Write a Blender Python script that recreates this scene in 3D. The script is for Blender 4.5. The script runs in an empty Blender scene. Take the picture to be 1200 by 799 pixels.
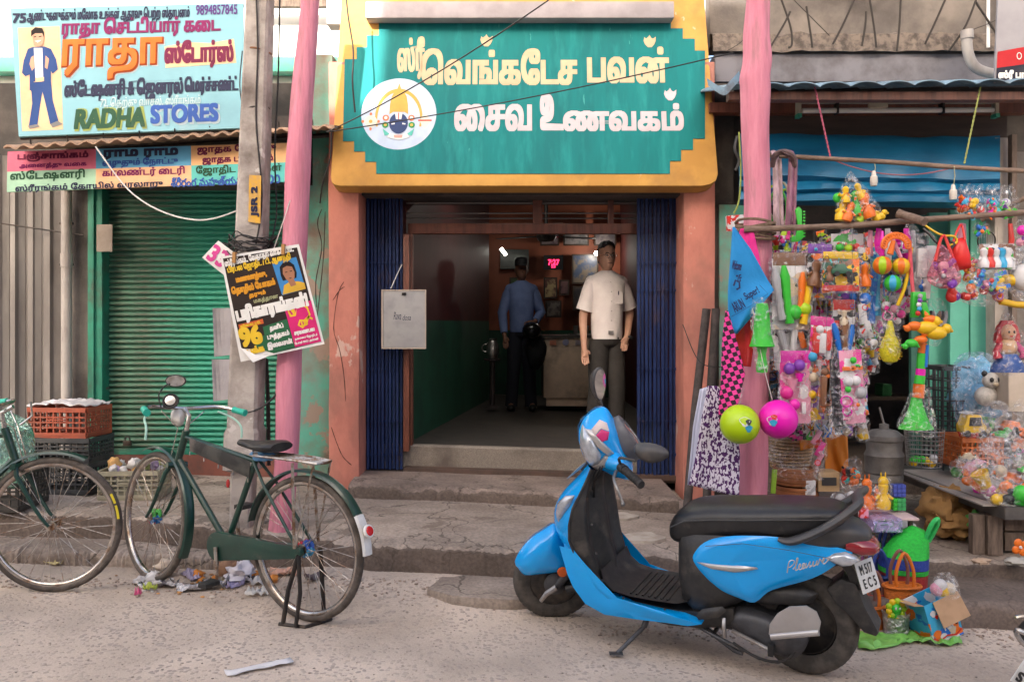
import bpy,bmesh,math,random
from mathutils import Vector,Matrix
from mathutils.geometry import tessellate_polygon
random.seed(7)
SC=bpy.context.scene
COL=SC.collection
PI=math.pi
R_=math.radians
V3=Vector
# ---------------------------------------------------------------- camera, sky, sun, exposure
CAMZ=1.45
cam_data=bpy.data.cameras.new('camera')
cam=bpy.data.objects.new('camera',cam_data)
COL.objects.link(cam)
cam.location=(0,0,CAMZ)
cam.rotation_euler=(PI/2,0,0)
cam_data.lens=30.0
cam_data.sensor_width=36.0
cam_data.shift_y=-0.0179
cam_data.clip_start=0.05
cam_data.clip_end=800
SC.camera=cam
OPP_H=8.95
SUN_EL,SUN_AZ=R_(25),R_(17)
wd=bpy.data.worlds.new('World')
SC.world=wd
wd.use_nodes=True
wn=wd.node_tree.nodes
wl=wd.node_tree.links
sky=wn.new('ShaderNodeTexSky')
sky.sky_type='NISHITA'
sky.sun_disc=False
sky.sun_elevation=SUN_EL
sky.sun_rotation=PI+SUN_AZ
sky.dust_density=8.0
sky.air_density=0.7
sky.ozone_density=0.2
bgn=wn['Background']
wl.new(sky.outputs[0],bgn.inputs[0])
bgn.inputs[1].default_value=0.15
sd=bpy.data.lights.new('sun','SUN')
sd.energy=3.2
sd.angle=R_(0.5)
sd.color=(1.0,0.95,0.87)
so=bpy.data.objects.new('sun',sd)
COL.objects.link(so)
SUN_DIR=V3((math.cos(SUN_EL)*math.sin(SUN_AZ),math.cos(SUN_EL)*math.cos(SUN_AZ),-math.sin(SUN_EL)))
so.rotation_euler=SUN_DIR.to_track_quat('-Z','Y').to_euler()
so.location=(-3,-4,12)
SC.view_settings.view_transform='Standard'
SC.view_settings.look='None'
SC.view_settings.exposure=1.98
SC.view_settings.gamma=1.0
SC.cycles.max_bounces=8
SC.cycles.transparent_max_bounces=16
# ---------------------------------------------------------------- places
def gz(x):
    return-0.03*x
def P(px,py,Y):
    return V3(((px-600)/1000*Y,Y,CAMZ-(py-378)/1000*Y))
def ground(px,py,h=0.0):
    k=(px-600)/1000;s=(py-378)/1000
    Y=(CAMZ-h)/(s-.03*k)
    return V3((k*Y,Y,-.03*k*Y+h))
class Frame:
    """local coordinates of a vehicle; pix() turns a point traced on the photograph into a point of the plane y = off"""
    def __init__(s,M):
        s.M=M;s.I=M.inverted()
    def pix(s,px,py,off=0.0):
        o=s.I@V3((0,0,CAMZ));d=(s.I@P(px,py,4.0))-o
        t=(off-o.y)/d.y
        return o+d*t
# ---------------------------------------------------------------- objects
def link(o):
    COL.objects.link(o);return o
def tag(o,label=None,cat=None,group=None,kind=None):
    if label:o['label']=label
    if cat:o['category']=cat
    if group:o['group']=group
    if kind:o['kind']=kind
    return o
def thing(name,label,cat,loc=(0,0,0),group=None):
    o=link(bpy.data.objects.new(name,None))
    o.location=loc;o.empty_display_size=.1
    return tag(o,label,cat,group)
def origin_of(p):
    v=V3((0,0,0))
    while p is not None:
        v=v+p.location;p=p.parent
    return v
class MB:
    def __init__(s):
        s.v=[];s.f=[];s.mi=[];s.m=0
    def add(s,vs,fs):
        n=len(s.v)
        s.v+=[V3(v)for v in vs]
        s.f+=[tuple(i+n for i in f)for f in fs]
        s.mi+=[s.m]*len(fs)
        return s
    def box(s,x0,x1,y0,y1,z0,z1,M=None):
        vs=[V3((x,y,z))for x in(x0,x1)for y in(y0,y1)for z in(z0,z1)]
        if M is not None:vs=[M@v for v in vs]
        return s.add(vs,[(0,1,3,2),(4,6,7,5),(0,4,5,1),(2,3,7,6),(0,2,6,4),(1,5,7,3)])
    def obox(s,c,size,rot=(0,0,0)):
        from mathutils import Euler
        M=Matrix.Translation(c)@Euler(rot).to_matrix().to_4x4()
        a,b,d=size[0]/2,size[1]/2,size[2]/2
        return s.box(-a,a,-b,b,-d,d,M)
    def loft(s,rings,closed=True,cap=True,loop=False):
        n=len(rings[0]);vs=[p for r in rings for p in r];fs=[]
        m=len(rings)
        for i in range(m if loop else m-1):
            a=i*n;b=((i+1)%m)*n
            for j in range(n if closed else n-1):
                k=(j+1)%n
                fs.append((a+j,a+k,b+k,b+j))
        if cap and closed and not loop:
            fs.append(tuple(range(n))[::-1]);fs.append(tuple(range((m-1)*n,m*n)))
        return s.add(vs,fs)
    def tube(s,pts,r,n=8,cap=True,closed=False,flat=1.0):
        pts=[V3(p)for p in pts]
        rs=r if isinstance(r,(list,tuple))else[r]*len(pts)
        rings=[];m=len(pts);prev=None
        for i,p in enumerate(pts):
            a=pts[(i-1)%m]if(i>0 or closed)else p
            b=pts[(i+1)%m]if(i<m-1 or closed)else p
            t=(b-a)
            if t.length<1e-9:t=V3((0,0,1))
            t.normalize()
            if prev is None:
                up=V3((0,0,1))if abs(t.z)<.9 else V3((0,1,0))
                u=t.cross(up).normalized()
            else:
                u=(prev-t*prev.dot(t))
                u=u.normalized()if u.length>1e-6 else t.orthogonal().normalized()
            prev=u;w=t.cross(u)
            rings.append([p+u*math.cos(2*PI*k/n)*rs[i]+w*math.sin(2*PI*k/n)*rs[i]*flat for k in range(n)])
        return s.loft(rings,cap=cap and not closed,loop=closed)
    def cyl(s,a,b,r,n=12):
        return s.tube([a,b],r,n)
    def ring(s,c,ax,R,r,n=24,k=6):
        ax=V3(ax).normalized();u=ax.orthogonal().normalized();w=ax.cross(u);c=V3(c)
        return s.tube([c+u*math.cos(2*PI*i/n)*R+w*math.sin(2*PI*i/n)*R for i in range(n)],r,k,closed=True)
    def lathe(s,prof,c=(0,0,0),ax=(0,0,1),n=20,cap=True):
        ax=V3(ax).normalized();u=ax.orthogonal().normalized();w=ax.cross(u);c=V3(c)
        rings=[[c+ax*h+(u*math.cos(2*PI*k/n)+w*math.sin(2*PI*k/n))*max(r,1e-4)for k in range(n)]for r,h in prof]
        return s.loft(rings,cap=cap)
    def ball(s,c,r,n=12,m=8,M=None):
        rr=V3(r)if hasattr(r,'__len__')else V3((r,r,r));c=V3(c);rings=[]
        for i in range(m+1):
            a=PI*i/m;q=max(math.sin(a),1e-3)
            ring=[V3((math.cos(2*PI*k/n)*q*rr.x,math.sin(2*PI*k/n)*q*rr.y,-math.cos(a)*rr.z))for k in range(n)]
            if M is not None:ring=[M@p for p in ring]
            rings.append([c+p for p in ring])
        return s.loft(rings)
    def poly(s,pts):
        """a flat or nearly flat polygon, cut in triangles"""
        pts=[V3(p)for p in pts]
        return s.add(pts,[tuple(t)for t in tessellate_polygon([pts])])
    def prism(s,pts,d):
        """polygon pushed along the vector d"""
        pts=[V3(p)for p in pts];d=V3(d);n=len(pts)
        tr=[tuple(t)for t in tessellate_polygon([pts])]
        s.add(pts+[p+d for p in pts],[t for t in tr]+[tuple(i+n for i in t[::-1])for t in tr]+[(i,(i+1)%n,(i+1)%n+n,i+n)for i in range(n)])
        return s
    def pillow(s,pts,d,k=5,edge=.0,c=None):
        """polygon swelling along d towards its middle"""
        pts=[V3(p)for p in pts];d=V3(d)
        c=V3(c)if c is not None else sum(pts,V3((0,0,0)))/len(pts)
        rings=[]
        for i in range(k+1):
            q=1-i/k;rings.append([c+(p-c)*q+d*(edge+(1-edge)*math.sqrt(max(0,1-q**2.6)))if i else p for p in pts])
        rings[-1]=[c+(p-c)*.02+d for p in pts]
        return s.loft(rings)
    def build(s,name,mat=None,parent=None,smooth=False,bevel=0,angle=40,origin=None,loc=None,sub=0,seg=2):
        me=bpy.data.meshes.new(name)
        o=link(bpy.data.objects.new(name,me))
        if parent is not None:
            off=origin_of(parent);o.parent=parent
        else:
            off=V3((0,0,0))
            if origin is not None:
                off=V3(origin);o.location=off
        me.from_pydata([v-off for v in s.v],[],s.f)
        mats=mat if isinstance(mat,(list,tuple))else[mat]
        for m in mats:
            if m is not None:me.materials.append(m)
        if len(mats)>1:me.polygons.foreach_set('material_index',s.mi)
        bm=bmesh.new();bm.from_mesh(me)
        bmesh.ops.remove_doubles(bm,verts=bm.verts,dist=1e-5)
        bmesh.ops.recalc_face_normals(bm,faces=bm.faces)
        if bevel:
            es=[e for e in bm.edges if e.is_manifold and e.calc_face_angle(0)>R_(35)]
            if es:bmesh.ops.bevel(bm,geom=es,offset=bevel,segments=seg,affect='EDGES',profile=.6,clamp_overlap=True)
        bm.to_mesh(me);bm.free()
        if smooth or bevel:
            me.polygons.foreach_set('use_smooth',[True]*len(me.polygons))
            try:me.set_sharp_from_angle(angle=R_(angle))
            except Exception:pass
        if sub:
            md=o.modifiers.new('smooth','SUBSURF');md.levels=sub;md.render_levels=sub
        me.update()
        return o
def single(mb,name,mat,label,cat,group=None,smooth=False,bevel=0,origin=None,**k):
    if origin is None:
        vs=mb.v;n=len(vs);origin=(sum(v.x for v in vs)/n,sum(v.y for v in vs)/n,min(v.z for v in vs))
    return tag(mb.build(name,mat,None,smooth,bevel,origin=origin,**k),label,cat,group)
def struct(mb,name,mat,**k):
    o=mb.build(name,mat,None,**k);o['kind']='structure';return o
def copy_tree(o,parent=None):
    c=o.copy();link(c)
    if parent is not None:c.parent=parent
    for ch in list(o.children):copy_tree(ch,c)
    return c
def smoothpts(pts,k=4,closed=False):
    """Catmull-Rom through the points"""
    pts=[V3(p)for p in pts];n=len(pts);out=[]
    for i in range(n if closed else n-1):
        p0=pts[(i-1)%n]if closed or i>0 else pts[i]
        p1=pts[i];p2=pts[(i+1)%n]
        p3=pts[(i+2)%n]if closed or i+2<n else p2
        for j in range(k):
            t=j/k
            out.append(.5*((2*p1)+(p2-p0)*t+(2*p0-5*p1+4*p2-p3)*t*t+(3*p1-p0-3*p2+p3)*t**3))
    if not closed:out.append(pts[-1])
    return out
def sag(a,b,d,n=10):
    a=V3(a);b=V3(b)
    return[a.lerp(b,i/n)-V3((0,0,4*d*(i/n)*(1-i/n)))for i in range(n+1)]
# ---------------------------------------------------------------- materials
MATS={}
def M(name,col,rough=.6,metal=0,col2=None,scale=6.0,lo=.42,hi=.62,bump=0.0,bscale=None,dirt=None,dscale=2.5,dlo=.5,dhi=.75,stretch=(1,1,1),spec=.5,trans=0,coat=0,alpha=1,emit=None,estr=0,detail=6,sheen=0,peel=None,pscale=3,plo=.6):
    """a procedural material: base colour, a second colour by noise, dirt by a second noise, bump"""
    if name in MATS:return MATS[name]
    m=bpy.data.materials.new(name);m.use_nodes=True
    nt=m.node_tree;N=nt.nodes;L=nt.links;b=N['Principled BSDF']
    b.inputs['Roughness'].default_value=rough
    b.inputs['Metallic'].default_value=metal
    b.inputs['Specular IOR Level'].default_value=spec
    b.inputs['Coat Weight'].default_value=coat
    b.inputs['Transmission Weight'].default_value=trans
    b.inputs['Alpha'].default_value=alpha
    b.inputs['Sheen Weight'].default_value=sheen
    c4=lambda c:(c[0],c[1],c[2],1)
    b.inputs['Base Color'].default_value=c4(col)
    if emit:
        b.inputs['Emission Color'].default_value=c4(emit);b.inputs['Emission Strength'].default_value=estr
    tc=N.new('ShaderNodeTexCoord');mp=N.new('ShaderNodeMapping')
    mp.inputs['Scale'].default_value=stretch
    L.new(tc.outputs['Object'],mp.inputs[0])
    out=None
    def noise(sc,lo_,hi_,off=0):
        n=N.new('ShaderNodeTexNoise');n.inputs['Scale'].default_value=sc;n.inputs['Detail'].default_value=detail;n.inputs['Roughness'].default_value=.62
        if off:
            mp2=N.new('ShaderNodeMapping');mp2.inputs['Location'].default_value=(off,off*.7,-off);mp2.inputs['Scale'].default_value=stretch
            L.new(tc.outputs['Object'],mp2.inputs[0]);L.new(mp2.outputs[0],n.inputs[0])
        else:L.new(mp.outputs[0],n.inputs[0])
        r=N.new('ShaderNodeMapRange');r.inputs[1].default_value=lo_;r.inputs[2].default_value=hi_
        L.new(n.outputs[0],r.inputs[0]);return r.outputs[0],n.outputs[0]
    nraw=None
    if col2:
        f,nraw=noise(scale,lo,hi)
        mx=N.new('ShaderNodeMix');mx.data_type='RGBA'
        L.new(f,mx.inputs[0]);mx.inputs[6].default_value=c4(col);mx.inputs[7].default_value=c4(col2);out=mx.outputs[2]
    if dirt:
        f,_=noise(dscale,dlo,dhi,11.3)
        mx=N.new('ShaderNodeMix');mx.data_type='RGBA'
        L.new(f,mx.inputs[0])
        if out:L.new(out,mx.inputs[6])
        else:mx.inputs[6].default_value=c4(col)
        mx.inputs[7].default_value=c4(dirt);out=mx.outputs[2]
    if peel:
        f,_=noise(pscale,plo,plo+.025,23.7)
        mx=N.new('ShaderNodeMix');mx.data_type='RGBA';L.new(f,mx.inputs[0])
        if out:L.new(out,mx.inputs[6])
        else:mx.inputs[6].default_value=c4(col)
        mx.inputs[7].default_value=c4(peel);out=mx.outputs[2]
    if out:L.new(out,b.inputs['Base Color'])
    if bump:
        n=N.new('ShaderNodeTexNoise');n.inputs['Scale'].default_value=bscale or scale*3;n.inputs['Detail'].default_value=8;n.inputs['Roughness'].default_value=.65
        L.new(mp.outputs[0],n.inputs[0])
        bp=N.new('ShaderNodeBump');bp.inputs['Strength'].default_value=bump;bp.inputs['Distance'].default_value=.01
        L.new(n.outputs[0],bp.inputs['Height']);L.new(bp.outputs[0],b.inputs['Normal'])
    MATS[name]=m
    return m
def plastic(c,rough=.35):
    c=tuple(round(x,3)for x in c)
    return M('plastic_%.2f_%.2f_%.2f_%.1f'%(*c,rough),c,rough,col2=tuple(x*.8 for x in c),scale=9,lo=.4,hi=.7)
def nodes_of(m):
    return m.node_tree.nodes,m.node_tree.links,m.node_tree.nodes['Principled BSDF']
def wrap_mat(name,tint=(1,1,1),clear=.78,rough=.08):
    """thin crinkled clear plastic film"""
    if name in MATS:return MATS[name]
    m=bpy.data.materials.new(name);m.use_nodes=True
    nt=m.node_tree;N=nt.nodes;L=nt.links;b=N['Principled BSDF']
    N.remove(b)
    b=N.new('ShaderNodeBsdfGlossy');b.inputs['Color'].default_value=(*tint,1);b.inputs['Roughness'].default_value=rough
    tr=N.new('ShaderNodeBsdfTransparent');tr.inputs[0].default_value=(*[min(1,.35+.65*t)for t in tint],1)
    mx=N.new('ShaderNodeMixShader')
    tc=N.new('ShaderNodeTexCoord')
    n=N.new('ShaderNodeTexNoise');n.inputs['Scale'].default_value=24;n.inputs['Detail'].default_value=5;n.inputs['Distortion'].default_value=1.5
    L.new(tc.outputs['Object'],n.inputs[0])
    bp=N.new('ShaderNodeBump');bp.inputs['Strength'].default_value=1.0;bp.inputs['Distance'].default_value=.06
    L.new(n.outputs[0],bp.inputs['Height']);L.new(bp.outputs[0],b.inputs['Normal'])
    r=N.new('ShaderNodeMapRange');r.inputs[1].default_value=.50;r.inputs[2].default_value=.66
    r.inputs[3].default_value=min(.97,clear+.17);r.inputs[4].default_value=clear-.28
    L.new(n.outputs[0],r.inputs[0]);L.new(r.outputs[0],mx.inputs[0])
    L.new(b.outputs[0],mx.inputs[1]);L.new(tr.outputs[0],mx.inputs[2])
    L.new(mx.outputs[0],N['Material Output'].inputs[0])
    MATS[name]=m
    return m
ASPH=M('road_asphalt',(.30,.235,.195),.85)
def _asph():
    N,L,b=nodes_of(ASPH)
    tc=N.new('ShaderNodeTexCoord')
    mp=N.new('ShaderNodeMapping');mp.inputs['Scale'].default_value=(1,1,.3)
    L.new(tc.outputs['Object'],mp.inputs[0])
    dn=N.new('ShaderNodeTexNoise');dn.inputs['Scale'].default_value=30;L.new(mp.outputs[0],dn.inputs[0])
    ad=N.new('ShaderNodeMix');ad.data_type='RGBA';ad.blend_type='LINEAR_LIGHT';ad.inputs[0].default_value=.012
    L.new(mp.outputs[0],ad.inputs[6]);L.new(dn.outputs[1],ad.inputs[7])
    vo=N.new('ShaderNodeTexVoronoi');vo.inputs['Scale'].default_value=42
    L.new(ad.outputs[2],vo.inputs[0])
    # stones stand out where the cell colour says so
    sp=N.new('ShaderNodeSeparateColor');L.new(vo.outputs['Color'],sp.inputs[0])
    gt=N.new('ShaderNodeMapRange');gt.inputs[1].default_value=.30;gt.inputs[2].default_value=.38;L.new(sp.outputs[0],gt.inputs[0])
    ed=N.new('ShaderNodeMapRange');ed.inputs[1].default_value=.50;ed.inputs[2].default_value=.34;L.new(vo.outputs['Distance'],ed.inputs[0])
    mu=N.new('ShaderNodeMath');mu.operation='MULTIPLY';L.new(gt.outputs[0],mu.inputs[0]);L.new(ed.outputs[0],mu.inputs[1])
    big=N.new('ShaderNodeTexNoise');big.inputs['Scale'].default_value=1.3;big.inputs['Detail'].default_value=9;L.new(tc.outputs['Object'],big.inputs[0])
    br=N.new('ShaderNodeMapRange');br.inputs[1].default_value=.36;br.inputs[2].default_value=.6;L.new(big.outputs[0],br.inputs[0])
    c1=N.new('ShaderNodeMix');c1.data_type='RGBA';L.new(br.outputs[0],c1.inputs[0])
    c1.inputs[6].default_value=(.63,.525,.435,1);c1.inputs[7].default_value=(.43,.355,.29,1)
    fn=N.new('ShaderNodeTexNoise');fn.inputs['Scale'].default_value=130;fn.inputs['Detail'].default_value=4;L.new(tc.outputs['Object'],fn.inputs[0])
    fr=N.new('ShaderNodeMapRange');fr.inputs[1].default_value=.35;fr.inputs[2].default_value=.7;L.new(fn.outputs[0],fr.inputs[0])
    c2=N.new('ShaderNodeMix');c2.data_type='RGBA';c2.blend_type='MULTIPLY';c2.inputs[0].default_value=.5
    L.new(c1.outputs[2],c2.inputs[6])
    rr=N.new('ShaderNodeMix');rr.data_type='RGBA';rr.inputs[6].default_value=(.7,.7,.7,1);rr.inputs[7].default_value=(1.1,1.08,1.05,1);L.new(fr.outputs[0],rr.inputs[0])
    L.new(rr.outputs[2],c2.inputs[7])
    # stones only well seen towards the camera side; dust hides them by patches
    dus=N.new('ShaderNodeTexNoise');dus.inputs['Scale'].default_value=2.6;dus.inputs['Detail'].default_value=5;L.new(tc.outputs['Object'],dus.inputs[0])
    dr=N.new('ShaderNodeMapRange');dr.inputs[1].default_value=.36;dr.inputs[2].default_value=.56;dr.inputs[3].default_value=.95;dr.inputs[4].default_value=.35;L.new(dus.outputs[0],dr.inputs[0])
    m2=N.new('ShaderNodeMath');m2.operation='MULTIPLY';L.new(mu.outputs[0],m2.inputs[0]);L.new(dr.outputs[0],m2.inputs[1])
    c3=N.new('ShaderNodeMix');c3.data_type='RGBA';L.new(m2.outputs[0],c3.inputs[0]);L.new(c2.outputs[2],c3.inputs[6])
    c3.inputs[7].default_value=(.32,.27,.235,1)
    L.new(c3.outputs[2],b.inputs['Base Color'])
    bp=N.new('ShaderNodeBump');bp.inputs['Strength'].default_value=.5;bp.inputs['Distance'].default_value=.008
    hh=N.new('ShaderNodeMath');hh.operation='MULTIPLY_ADD';L.new(fn.outputs[0],hh.inputs[0]);hh.inputs[1].default_value=.5;L.new(mu.outputs[0],hh.inputs[2])
    L.new(hh.outputs[0],bp.inputs['Height']);L.new(bp.outputs[0],b.inputs['Normal'])
_asph()
def cracked(name,c1,c2,crack,scale=1.6,dirt=(.12,.09,.07),spots=True):
    """worn cement or stone flags with cracks and grime"""
    m=M(name,c1,.85,col2=c2,scale=2.2,lo=.38,hi=.66,bump=.35,bscale=45,dirt=dirt,dscale=1.9,dlo=.47,dhi=.78,detail=9,peel=tuple(.5*a+.5*b for a,b in zip(c2,dirt)),pscale=2.7,plo=.60)
    N,L,b=nodes_of(m)
    src=b.inputs['Base Color'].links[0].from_socket
    tc=N.new('ShaderNodeTexCoord')
    dn=N.new('ShaderNodeTexNoise');dn.inputs['Scale'].default_value=3.5;dn.inputs['Detail'].default_value=6;L.new(tc.outputs['Object'],dn.inputs[0])
    ad=N.new('ShaderNodeMix');ad.data_type='RGBA';ad.blend_type='LINEAR_LIGHT';ad.inputs[0].default_value=.3
    L.new(tc.outputs['Object'],ad.inputs[6]);L.new(dn.outputs[1],ad.inputs[7])
    vo=N.new('ShaderNodeTexVoronoi');vo.feature='DISTANCE_TO_EDGE';vo.inputs['Scale'].default_value=scale;L.new(ad.outputs[2],vo.inputs[0])
    r=N.new('ShaderNodeMapRange');r.inputs[1].default_value=.004;r.inputs[2].default_value=.016;r.inputs[3].default_value=crack;r.inputs[4].default_value=0;L.new(vo.outputs[0],r.inputs[0])
    mx=N.new('ShaderNodeMix');mx.data_type='RGBA';L.new(r.outputs[0],mx.inputs[0]);L.new(src,mx.inputs[6]);mx.inputs[7].default_value=(.06,.045,.035,1)
    fn=N.new('ShaderNodeTexNoise');fn.inputs['Scale'].default_value=60;fn.inputs['Detail'].default_value=6;L.new(tc.outputs['Object'],fn.inputs[0])
    fr=N.new('ShaderNodeMapRange');fr.inputs[1].default_value=.3;fr.inputs[2].default_value=.7;fr.inputs[3].default_value=.72;fr.inputs[4].default_value=1.18;L.new(fn.outputs[0],fr.inputs[0])
    mm=N.new('ShaderNodeMix');mm.data_type='RGBA';mm.blend_type='MULTIPLY';mm.inputs[0].default_value=1;L.new(mx.outputs[2],mm.inputs[6]);L.new(fr.outputs[0],mm.inputs[7])
    L.new(mm.outputs[2],b.inputs['Base Color'])
    return m
CEM=cracked('worn_cement',(.41,.34,.285),(.26,.213,.175),.75,dirt=(.16,.12,.095))
CEMD=cracked('grimy_cement',(.17,.13,.11),(.11,.085,.07),.5,2.4)
STEPM=cracked('step_cement',(.30,.235,.195),(.17,.13,.11),.7,1.6)
TERR=M('terrazzo',(.25,.215,.175),.6,col2=(.17,.145,.12),scale=170,lo=.42,hi=.58,dirt=(.10,.08,.065),dscale=3,dlo=.48,dhi=.72)
PINKW=M('salmon_wall_paint',(.50,.19,.14),.85,col2=(.40,.145,.11),scale=5,bump=.5,bscale=24,dirt=(.20,.11,.085),dscale=3,dlo=.46,dhi=.8,stretch=(1,1,.6),peel=(.52,.34,.28),pscale=4,plo=.63)
TEALW=M('teal_green_wall_paint',(.09,.33,.25),.85,col2=(.16,.24,.2),scale=4,lo=.42,hi=.6,bump=.4,bscale=26,dirt=(.17,.13,.10),dscale=2.5,dlo=.48,dhi=.66,peel=(.26,.20,.16),pscale=3,plo=.57)
GREYC=M('grey_cement_render',(.22,.19,.165),.9,col2=(.13,.115,.105),scale=2.5,lo=.35,hi=.65,bump=.5,bscale=28,dirt=(.06,.05,.045),dscale=1.6,dlo=.5,dhi=.72)
DARKC=M('dark_cement',(.085,.073,.066),.9,col2=(.045,.04,.037),scale=3,bump=.4,bscale=26,dirt=(.15,.12,.10),dscale=5,dlo=.6,dhi=.8)  # dark grey cement with random mottling
WHITEW=M('lime_washed_wall',(.78,.77,.74),.9,col2=(.70,.68,.64),scale=2,bump=.2,dirt=(.5,.45,.4),dscale=1.4,dlo=.6,dhi=.8)
SHUT=M('green_shutter_paint',(.04,.33,.22),.6,col2=(.028,.24,.16),scale=4,bump=.1,dirt=(.07,.09,.06),dscale=5,dlo=.48,dhi=.72,stretch=(.35,1,2.5),peel=(.12,.085,.06),pscale=7,plo=.66)
GREENF=M('green_frame_paint',(.015,.22,.14),.6,col2=(.02,.15,.10),scale=6,dirt=(.05,.06,.04),dscale=5,dlo=.52,dhi=.72,bump=.15,peel=(.13,.10,.08),pscale=8,plo=.67)
GREYM=M('grey_sheet_metal',(.20,.185,.175),.55,.25,col2=(.14,.125,.115),scale=2.4,dirt=(.30,.28,.26),dscale=3.2,dlo=.55,dhi=.8,stretch=(1.6,1,.35),bump=.06)
YEL=M('ochre_sign_paint',(.58,.315,.07),.75,col2=(.47,.24,.05),scale=2.5,bump=.15,dirt=(.30,.15,.05),dscale=3,dlo=.52,dhi=.85,peel=(.60,.46,.30),pscale=6,plo=.68)
TEALS=M('teal_sign_paint',(.005,.18,.182),.65,col2=(.006,.145,.15),scale=2.5,bump=.12,dirt=(.02,.27,.26),dscale=4,dlo=.5,dhi=.8,stretch=(2.5,1,.5),spec=.2,peel=(.05,.30,.28),pscale=9,plo=.70)
BLUEG=M('blue_gate_paint',(.016,.036,.125),.5,.1,col2=(.010,.020,.07),scale=4,dirt=(.085,.05,.035),dscale=4.5,dlo=.56,dhi=.76,stretch=(1,1,.5),spec=.3)
DARKST=M('dark_steel',(.03,.028,.028),.45,.6,col2=(.06,.045,.035),scale=8)
WOODR=M('red_brown_door_wood',(.17,.055,.032),.5,col2=(.10,.032,.02),scale=5,stretch=(6,6,.6),bump=.15)
WOODG=M('grey_weathered_wood',(.17,.125,.10),.85,col2=(.09,.065,.05),scale=6,stretch=(5,5,1),bump=.4)
BAMB=M('weathered_bamboo',(.22,.15,.11),.75,col2=(.13,.085,.06),scale=9,stretch=(1,4,4),bump=.5,bscale=30)
CONC=M('pole_concrete',(.46,.415,.38),.95,col2=(.30,.265,.24),scale=5,bump=.7,bscale=40,dirt=(.15,.12,.105),dscale=3,dlo=.5,dhi=.72,peel=(.52,.48,.45),pscale=5,plo=.64)
PINKP=M('pink_painted_wood',(.66,.25,.33),.75,col2=(.52,.165,.235),scale=4,lo=.4,hi=.65,stretch=(3,3,.4),bump=1.0,bscale=9,dirt=(.30,.15,.16),dscale=5,dlo=.52,dhi=.76,peel=(.40,.27,.22),pscale=7,plo=.68)
BLACKP=M('black_rubber',(.012,.012,.012),.7,col2=(.035,.03,.027),scale=12,bump=.2)
WIRE=M('black_wire',(.02,.018,.018),.6)
CHROME=M('worn_chrome',(.55,.54,.52),.25,1.0,col2=(.32,.26,.2),scale=14,lo=.5,hi=.72)
STEEL=M('dull_steel',(.42,.41,.40),.38,.9,col2=(.25,.22,.2),scale=12)
WHITEP=M('white_paper',(.75,.74,.72),.8,col2=(.66,.65,.63),scale=5)
FILM=wrap_mat('clear_film')
FILMB=wrap_mat('bluish_film',(.8,.9,1.0),.72)
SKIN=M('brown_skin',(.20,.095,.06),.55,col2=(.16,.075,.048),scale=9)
BLACKC=M('black_cloth',(.010,.010,.014),.9)
# ---------------------------------------------------------------- lettering
def text_outline(body,shear=0.0,res=4):
    c=bpy.data.curves.new('lettering','FONT');c.body=body;c.size=1.0;c.shear=shear
    o=bpy.data.objects.new('lettering',c);COL.objects.link(o)
    for q in bpy.context.selected_objects:q.select_set(False)
    o.select_set(True);bpy.context.view_layer.objects.active=o
    bpy.ops.object.convert(target='CURVE')
    out=[]
    for sp_ in o.data.splines:
        P_=sp_.bezier_points;n=len(P_);pl=[]
        for i in range(n):
            a,b=P_[i],P_[(i+1)%n]
            p0,p1,p2,p3=a.co.xy,a.handle_right.xy,b.handle_left.xy,b.co.xy
            st_=abs((p1-p0).cross(p3-p0))+abs((p2-p0).cross(p3-p0))<1e-6
            for j in range(1 if st_ else res):
                t=j/res;u=1-t
                pl.append(p0*u*u*u+p1*3*u*u*t+p2*3*u*t*t+p3*t*t*t)
        if n:out.append([(q.x,q.y)for q in pl])
    me_=o.data;bpy.data.objects.remove(o);bpy.data.curves.remove(me_)
    return out
def text_mesh(body,bold=(0,0),res=3,shear=0.0):
    """glyph outlines filled by thin level strips with the non-zero rule, made bolder by widening the strips"""
    cs=text_outline(body,shear,4 if res>2 else 3)
    if not cs:return[],[],0,0,1,1
    X=[x for c in cs for x,y in c];Y=[y for c in cs for x,y in c]
    x0,x1,y0,y1=min(X),max(X),min(Y),max(Y)
    N_=44 if res>2 else 24;h=(y1-y0)/N_
    def spans(y):
        ev=[]
        for c in cs:
            n=len(c)
            for i in range(n):
                (ax,ay),(bx_,by)=c[i],c[(i+1)%n]
                if(ay<=y)!=(by<=y):
                    ev.append((ax+(bx_-ax)*(y-ay)/(by-ay),1 if by>ay else-1))
        ev.sort();w=0;r=[]
        for x,d in ev:
            if w==0:st_=x
            w+=d
            if w==0:r.append([st_-bold[0],x+bold[0]])
        m=[]
        for q in r:
            if m and q[0]<=m[-1][1]:m[-1][1]=max(m[-1][1],q[1])
            else:m.append(q)
        return m
    vs=[];fs=[];lv=[spans(y0+h*(i+.001 if i==0 else i-.001 if i==N_ else i))for i in range(N_+1)]
    lay=[0]if not bold[1]else[-bold[1],0,bold[1]]
    for li,oy in enumerate(lay):
        for i in range(N_):
            A,B=lv[i],lv[i+1];ya,yb=y0+h*i+oy,y0+h*(i+1)+oy
            if len(A)!=len(B):A=B=spans(y0+h*(i+.5))
            for(a0,a1),(b0,b1)in zip(A,B):
                n=len(vs);vs+=[V3((a0,ya,li)),V3((a1,ya,li)),V3((b1,yb,li)),V3((b0,yb,li))];fs.append((n,n+1,n+2,n+3))
    return vs,fs,x0,x1,y0,y1
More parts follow.
